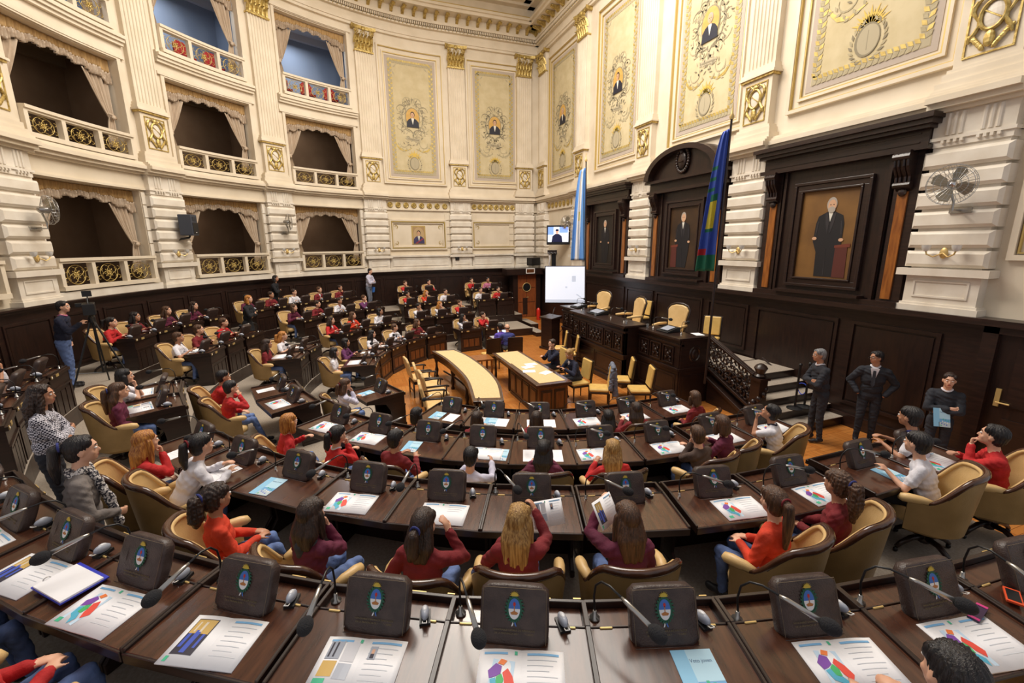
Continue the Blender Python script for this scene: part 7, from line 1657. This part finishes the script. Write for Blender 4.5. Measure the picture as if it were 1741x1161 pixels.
S_('B', 'G3b', 3, 622, 509, 'brown hair, purple jacket over white', top='purple', hair='brown', style='short', inner='white', arms=('desk', 'chin'), lean=.15, **F)
S_('A', 'G3b', 0, 433, 516, 'dark hair, pale face, maroon sweater', top='maroon', hair='black', style='bob', arms=('desk', 'desk'), lean=.2, **F)
S_('A', 'G3b', 1, 463, 507, 'short hair, dark red sweater', top='dkred', hair='dkbrown', style='short', arms=('desk', 'desk'), lean=.2, **F)
S_('A', 'G3b', 2, 500, 498, 'short dark hair, white shirt', top='white', hair='dkbrown', style='short', arms=('desk', 'desk'), lean=.1, **F)
S_('A', 'G3b', 3, 550, 497, 'brown hair, dark red sweater', top='dkred', hair='brown', style='short', inner='white', arms=('desk', 'desk'), lean=.2, **F)
S_('A', 'G3b', 4, 583, 495, 'dark red sweater, hand at face', top='dkred', hair='dkbrown', style='short', arms=('chin', 'desk'), lean=.2, **F)
for a in (('A', 'G4', 0, 697, 485, 'brown hair, red sweater', 'red', 'brown', 'short'), ('A', 'G4', 1, 729, 480, 'dark hair, red sweater', 'red', 'black', 'short'), ('B', 'G4', 0, 703, 503, 'dark hair, red and blue top', 'red', 'black', 'short'), ('B', 'G4', 1, 727, 502, 'long red brown hair, orange top', 'orange', 'ginger', 'long'), ('B', 'G4', 2, 752, 500, 'dark hair, white shirt', 'white', 'dkbrown', 'short'), ('C', 'G4', 0, 713, 522, 'dark hair, white jumper', 'white', 'black', 'short'), ('C', 'G4', 1, 751, 519, 'long light brown hair, white shirt', 'white', 'ginger', 'long'), ('C', 'G4', 2, 783, 517, 'brown hair, red jacket over white', 'red', 'brown', 'short'), ('D', 'G4', 0, 789, 541, 'long dark hair, white shirt', 'white', 'black', 'long'), ('D', 'G4', 1, 811, 539, 'dark hair, red sweater', 'red', 'dkbrown', 'short'), ('A', 'G5', 0, 795, 479, 'short hair, red sweater', 'red', 'dkbrown', 'short'), ('A', 'G5', 1, 822, 478, 'dark hair, pink jacket', 'pink', 'black', 'short'), ('B', 'G5', 0, 812, 499, 'short hair, white shirt', 'white', 'dkbrown', 'short'), ('B', 'G5', 1, 842, 496, 'dark hair, red jacket', 'red', 'black', 'short')):
    S_(a[0], a[1], a[2], a[3], a[4], a[5], top=a[6], hair=a[7], style=a[8], arms=('desk', 'chin' if a[3] % 2 else 'desk'), lean=.2, turn=-.1, near=False, vox=.015)
# outermost row beside the photographer: legs at the lower left, one head at the lower right
S_('A', 'G1', 2, -200, 990, 'jeans and forearm at left edge', top='white', hair='dkbrown', style='short', arms=('lap', 'lap'), lean=0, vox=.01, legs=.05)
S_('A', 'G1', 3, -75, 1075, 'jeans and red sleeve at lower left', top='red', hair='dkbrown', style='short', arms=('lap', 'lap'), lean=0, vox=.01, legs=.05)
S_('A', 'G1', 8, 1612, 1150, 'dark curly hair, head at bottom edge', top='blue', hair='black', style='short', arms=('desk', 'desk'), lean=.1, vox=.0085, hz=1.16)
for key, c in CH_AT.items():
    if key[0] == 'A' and key[1] == 'G1' and key[2] in (4, 5, 6, 7): continue     # behind the camera's frame
    armchair(*c)
# ---- standing
def stand_at(u, v, zf, hgt, rz, desc, **k):
    x, y = at(u, v, zf + hgt); y = max(y, .5) if y < 3 else y
    return person(x, y, zf, rz, 'person, ' + desc, stand=True, hz=hgt, **k)
stand_at(61, 683, .6, 1.5, -2.9, 'standing, long dark curly hair, black and white checked jacket, arms folded', top='check', pants='trousers', hair='dkbrown', style='curly', hairlen=.34, arms=('cross', 'cross'), lean=.03, vox=.0085, yaw=-.1)
g = stand_at(119, 782, .6, 1.45, -2.8, 'standing, black ponytail, grey cardigan and patterned scarf', top='grey', pants='trousers', hair='black', style='pony', hairlen=.3, arms=('down', (.1, .2, .95)), lean=.08, vox=.0085, yaw=.05)
nk = Vector(g['_nk']); pz = [('c', tuple(nk + Vector((.07 * math.cos(q), .065 * math.sin(q), .015 * math.sin(3 * q)))), .03, tuple(nk + Vector((.07 * math.cos(q + .5), .065 * math.sin(q + .5), .015 * math.sin(3 * q + 1.5)))), .03, 's') for q in [i * .5 for i in range(13)]] + [('c', tuple(nk + Vector((.06, .08, -.03))), .03, tuple(nk + Vector((.08, .15, -.3))), .035, 's'), ('c', tuple(nk + Vector((.08, .15, -.3))), .035, tuple(nk + Vector((.09, .17, -.5))), .03, 's')]
link('scarf', remesh(pz, .009, 'scarf', {'s': CL['scarf']}, 1, wrinkle(.006, 5)), g)
stand_at(416, 512, .6, 1.52, 2.9, 'standing in aisle, ginger hair, long black coat, arms folded', top='black', pants='black', hair='ginger', style='bob', arms=('cross', 'cross'), vox=.011, skirt=True)
def at_r(u, v, rr):
    d = ray_(u, v); ox, oy = -XC, CAMP['D'] - YC; A = d[0] ** 2 + d[1] ** 2; B = 2 * (ox * d[0] + oy * d[1]); Cc = ox * ox + oy * oy - rr * rr; t = (-B + math.sqrt(B * B - 4 * A * Cc)) / (2 * A)
    return d[0] * t, CAMP['D'] + d[1] * t, CAMP['H'] + d[2] * t
x, y, zz = at_r(463, 476, 10.7); person(x, y, .9, 2.9, 'person, standing by wainscot, black headscarf and black coat', stand=True, hz=zz - .9, top='black', pants='black', hair='black', style='bob', arms=('down', 'cross'), vox=.012)
x, y, zz = at_r(625, 463, 10.7); wh = person(x, y, .9, 2.6, 'person, standing by wainscot, white hooded sweatshirt, arms folded', stand=True, hz=zz - .9, top='lav', pants='greyj', hair='black', style='short', arms=('cross', 'cross'), vox=.011, hood='lav')
r = thing('shoulder_bag', 'bright blue bag at the side of the white hooded person', 'bag', (x, y, .9), 2.6); m = MB(); m.prism([(-.12, .72), (.1, .72), (.14, .95), (-.08, 1.0)], 'x', -.33, -.24, mat('bag_blue', (70, 130, 220), .5)); m.build('pouch', r, bevel=.02); m = MB(); m.tube([(-.28, .0, .97), (-.1, .14, 1.2), (.08, .05, 1.38)], .01, BLACK, n=6); m.build('strap', r)
stand_at(94, 527, .9, 1.6, -3.0, 'standing cameraman, dark sweater and jeans', top='navy', pants='jeans', hair='black', style='short', arms=('down', (.1, .34, 1.3)), vox=.01, yaw=-.1, collar='pink')
stand_at(1405, 609, 0, 1.62, -.5, 'standing grey haired, dark suit, arms folded, by the stairs', top='suit', pants='suit', hair='grey', style='short', arms=('cross', 'cross'), vox=.009, collar='white', skin=SKIND)
stand_at(1494, 610, 0, 1.62, .55, 'standing, glasses, dark suit and striped tie, against wainscot', top='suit', pants='suit', hair='black', style='short', arms=('pocket', 'pocket'), vox=.009, yaw=-.9, tie='dgrey', gls=True, skin=SKIND, collar='white')
m3 = stand_at(1652, 642, 0, 1.5, .5, 'standing, dark suit, open white collar, arms folded, near dark door', top='suit', pants='suit', hair='dkbrown', style='short', arms=('cross', 'cross'), vox=.009, collar='white')
r = thing('closed_booklet', 'pale blue booklet held by the man near the dark door', 'booklet', (m3.location.x, m3.location.y, 1.02), .9)
for n_, me in BOOK['cover']: o = link(n_, me, r)
r.rotation_euler = (1.2, 0, .9 + PI); r.location = (m3.location.x - .12, m3.location.y + .24, .98)
# ---- centre of the floor
def sit(u, v, hz, rz, desc, **k):
    x, y = at(u, v, hz); lean = k.get('lean', .15); f = Vector((-math.sin(rz), math.cos(rz))); sp = (hz - .5) * math.tan(lean) + .03
    return person(x - f.x * sp, y - f.y * sp, 0, rz, 'person, ' + desc, hz=hz, vox=.011, s=.98, **k)
sit(849, 556, 1.12, -PI / 2 + .2, 'seated back view, black hair, purple jersey with orange stripe', top='jersey', hair='black', style='short', arms=('lap', 'desk'), lean=.2, pants='trousers')
sit(862, 557, 1.14, -PI / 2 - .1, 'seated back view, bald, navy shirt, at a small screen', top='blue', hair='dkbrown', style='bald', arms=('desk', 'desk'), lean=.15, pants='dgrey', tee=True)
sit(937, 585, 1.14, .15, 'seated at brown table, brown hair, dark suit, holding microphone', top='navy', hair='dkbrown', style='short', arms=('chin', 'desk'), lean=.2, pants='trousers', look=(9, 9))
sit(964, 603, 1.12, .1, 'seated at brown table, fair hair in bun, dark jacket, writing', top='navy', hair='blonde', style='bun', arms=('desk', 'desk'), lean=.4, pants='trousers', pitch=-.4, inner='white')
r = thing('laptop_computer', 'small open computer in front of the bald man', 'computer', (13.35, 4.75, .72), -PI / 2 - .1); m = MB(); m.box(-.16, .16, -.12, .1, 0, .02, GREYP); m.build('keyboard_base', r); m = MB(); m.prism([(.1, .01), (.16, .22), (.17, .22), (.11, .01)], 'x', -.16, .16, BLACK); m.prism([(.098, .03), (.155, .21), (.157, .21), (.1, .03)], 'x', -.14, .14, mat('laptop_lit', (206, 226, 240), .4, emit=.8)); m.build('display', r)
r = thing('small_table', 'small grey table carrying the open computer', 'table', (13.4, 4.75, 0)); m = MB(); m.box(-.25, .3, -.35, .35, .68, .715, mat('table_grey', (176, 178, 182), .5)); m.build('table_top', r, bevel=.004)
for ex in (-.2, .25):
    for ey in (-.3, .3): m = MB(); m.box(ex - .015, ex + .015, ey - .015, ey + .015, 0, .68, BLACK); m.build('leg', r)
r = thing('hanging_jacket', 'grey jacket hung over an ochre chair by the brown table', 'jacket', (8.35, 4.1, 0), -.5)
pj = [('c', (-.2, -.27, .98), .045, (.2, -.27, .98), .045, 'j'), ('c', (-.18, -.3, .95), .05, (-.16, -.34, .35), .07, 'j'), ('c', (.18, -.3, .95), .05, (.16, -.34, .35), .07, 'j'), ('c', (0, -.3, .93), .05, (0, -.34, .33), .07, 'j'), ('c', (-.22, -.25, .93), .05, (-.27, -.22, .5), .045, 'j'), ('c', (.22, -.25, .93), .05, (.27, -.22, .5), .045, 'j')]
link('jacket_body', remesh(pj, .011, 'jacket_body', {'j': CL['greyj']}, 2, wrinkle(.008, 3)), r)
t, _ = SEATS[('B', 'G1', 10)]; c = CH_AT[('B', 'G1', 10)]
r = thing('hanging_jacket', 'black jacket hung over the armchair of the red sweater boy', 'jacket', (c[0], c[1], .6), c[3]); pj = [(p[0], (p[1][0], p[1][1] - .13, p[1][2] + .0), p[2], (p[3][0], p[3][1] - .13, p[3][2]), p[4], 'j') for p in pj]
link('jacket_body', remesh(pj, .011, 'jacket_body', {'j': CL['black']}, 2, wrinkle(.008, 3)), r)
# booklet in the hands of two girls
for key, side, lb in ((('B', 'G1', 6), -1, 'open booklet with chamber photograph held up by the maroon sweater girl'), (('B', 'G1', 5), 1, 'open booklet held by the long blonde haired girl')):
    pass
HELD = [(1030, 868, 1.68, .1, 'photo', 'open booklet with photograph, held up by the girl in maroon'), (932, 872, 1.52, -.3, 'portrait', 'open booklet held by the long blonde haired girl')]
for (u, v, z, t, kd, lb) in HELD:
    x, y = at(u, v, z); r = thing('open_booklet', lb, 'booklet', (x, y, z))
    for n_, me in BOOK[kd]: link(n_, me, r)
    r.rotation_euler = (1.0, .15, -PI / 2 + .45 + t); r.scale = (.7, .72, .7)
# small things on desks
x, y = at(1722, 1015, 1.66); r = thing('mobile_phone', 'orange cased phone on the rightmost outermost desk', 'phone', (x, y, 1.66), .5); m = MB(); m.box(-.035, .035, -.07, .07, 0, .012, mat('phone_orange', (230, 84, 44), .4)); m.box(-.028, .028, -.055, .055, .012, .014, BLACK); m.build('phone_body', r, bevel=.004)
x, y = at(1662, 1043, 1.65); r = thing('mobile_phone', 'dark pink ended phone case beside the map booklet, lower right', 'phone', (x, y, 1.65), .2); m = MB(); m.box(-.025, .025, -.085, .085, 0, .012, mat('phone_violet', (58, 36, 70), .3)); m.box(-.024, .024, -.085, -.065, .012, .015, mat('phone_pink', (206, 60, 130), .4)); m.box(-.024, .024, .065, .085, .012, .015, mat('phone_pink', (206, 60, 130), .4)); m.build('phone_body', r, bevel=.004)
x, y = at(120, 990, 1.66); r = thing('ring_folder', 'white paper pad in blue folder on the lower left desk', 'folder', (x, y, 1.655), -.75); m = MB(); m.box(-.12, .12, -.17, .17, 0, .008, mat('folder_blue', (52, 62, 186), .4)); m.build('cover', r); m = MB(); m.box(-.115, .095, -.165, .15, .008, .02, PAPER); m.build('pages', r); m = MB(); m.tube([(-.05 + .02 * math.cos(q), .15, .012 + .02 * math.sin(q)) for q in [i * .5 for i in range(13)]], .003, STEEL, n=5); m.build('ring', r)
x, y = at(1440, 812, 1.36); r = thing('mobile_phone', 'small white ended phone on the white polo boy\'s desk edge', 'phone', (x, y, 1.335), .9); m = MB(); m.box(-.025, .025, -.05, .05, 0, .01, BLACK); m.box(-.02, .02, -.05, -.02, .01, .012, WHITE); m.build('phone_body', r)
for o in list(bpy.data.objects):
    for k in ('_hc', '_nk'):
        if k in o: del o[k]
# ================================================================== light
def area(name, loc, size, power, col, rot=(0, 0, 0), size_y=None):
    l = bpy.data.lights.new(name, 'AREA'); l.energy = power; l.color = col; l.size = size
    if size_y: l.shape = 'RECTANGLE'; l.size_y = size_y
    o = bpy.data.objects.new(name, l); COL.objects.link(o); o.location = loc; o.rotation_euler = rot; return o
area('overhead_fill', (10.7, 6.2, 14.2), 9, 2000, (1, .95, .88), size_y=9)  # broad area light added under the closed ceiling to light the hall
l = bpy.data.lights.new('chandelier_fill', 'POINT'); l.energy = 750; l.color = (1, .9, .77); l.shadow_soft_size = .9; o = bpy.data.objects.new('chandelier_fill', l); COL.objects.link(o); o.location = (10.7, 6.5, 11.2)  # unseen point light added to brighten the ceiling and upper walls
for i, s in enumerate((3.24, 7.3, 11.35, 15.5)):
    pass
for s in (5.27, 9.3, 13.4):                              # unseen fill lights added to brighten the boxes of every tier
    p = FC(s, -1.7, 12.1); area('box_fill', p, .6, 45, (.8, .88, 1.0))
    p = FC(s, -1.7, 8.8); area('box_fill', p, .4, 16, (1, .9, .78)); p = FC(s, -1.7, 5.4); area('box_fill', p, .4, 12, (1, .85, .7))
w = bpy.data.worlds.new('hall_ambient'); sc.world = w; w.use_nodes = True
w.node_tree.nodes['Background'].inputs[0].default_value = (.86, .84, .86, 1); w.node_tree.nodes['Background'].inputs[1].default_value = .48
sc.view_settings.view_transform = 'Standard'; sc.view_settings.look = 'None'; sc.view_settings.exposure = .15; sc.view_settings.gamma = 1; sc.view_settings.use_curve_mapping = False
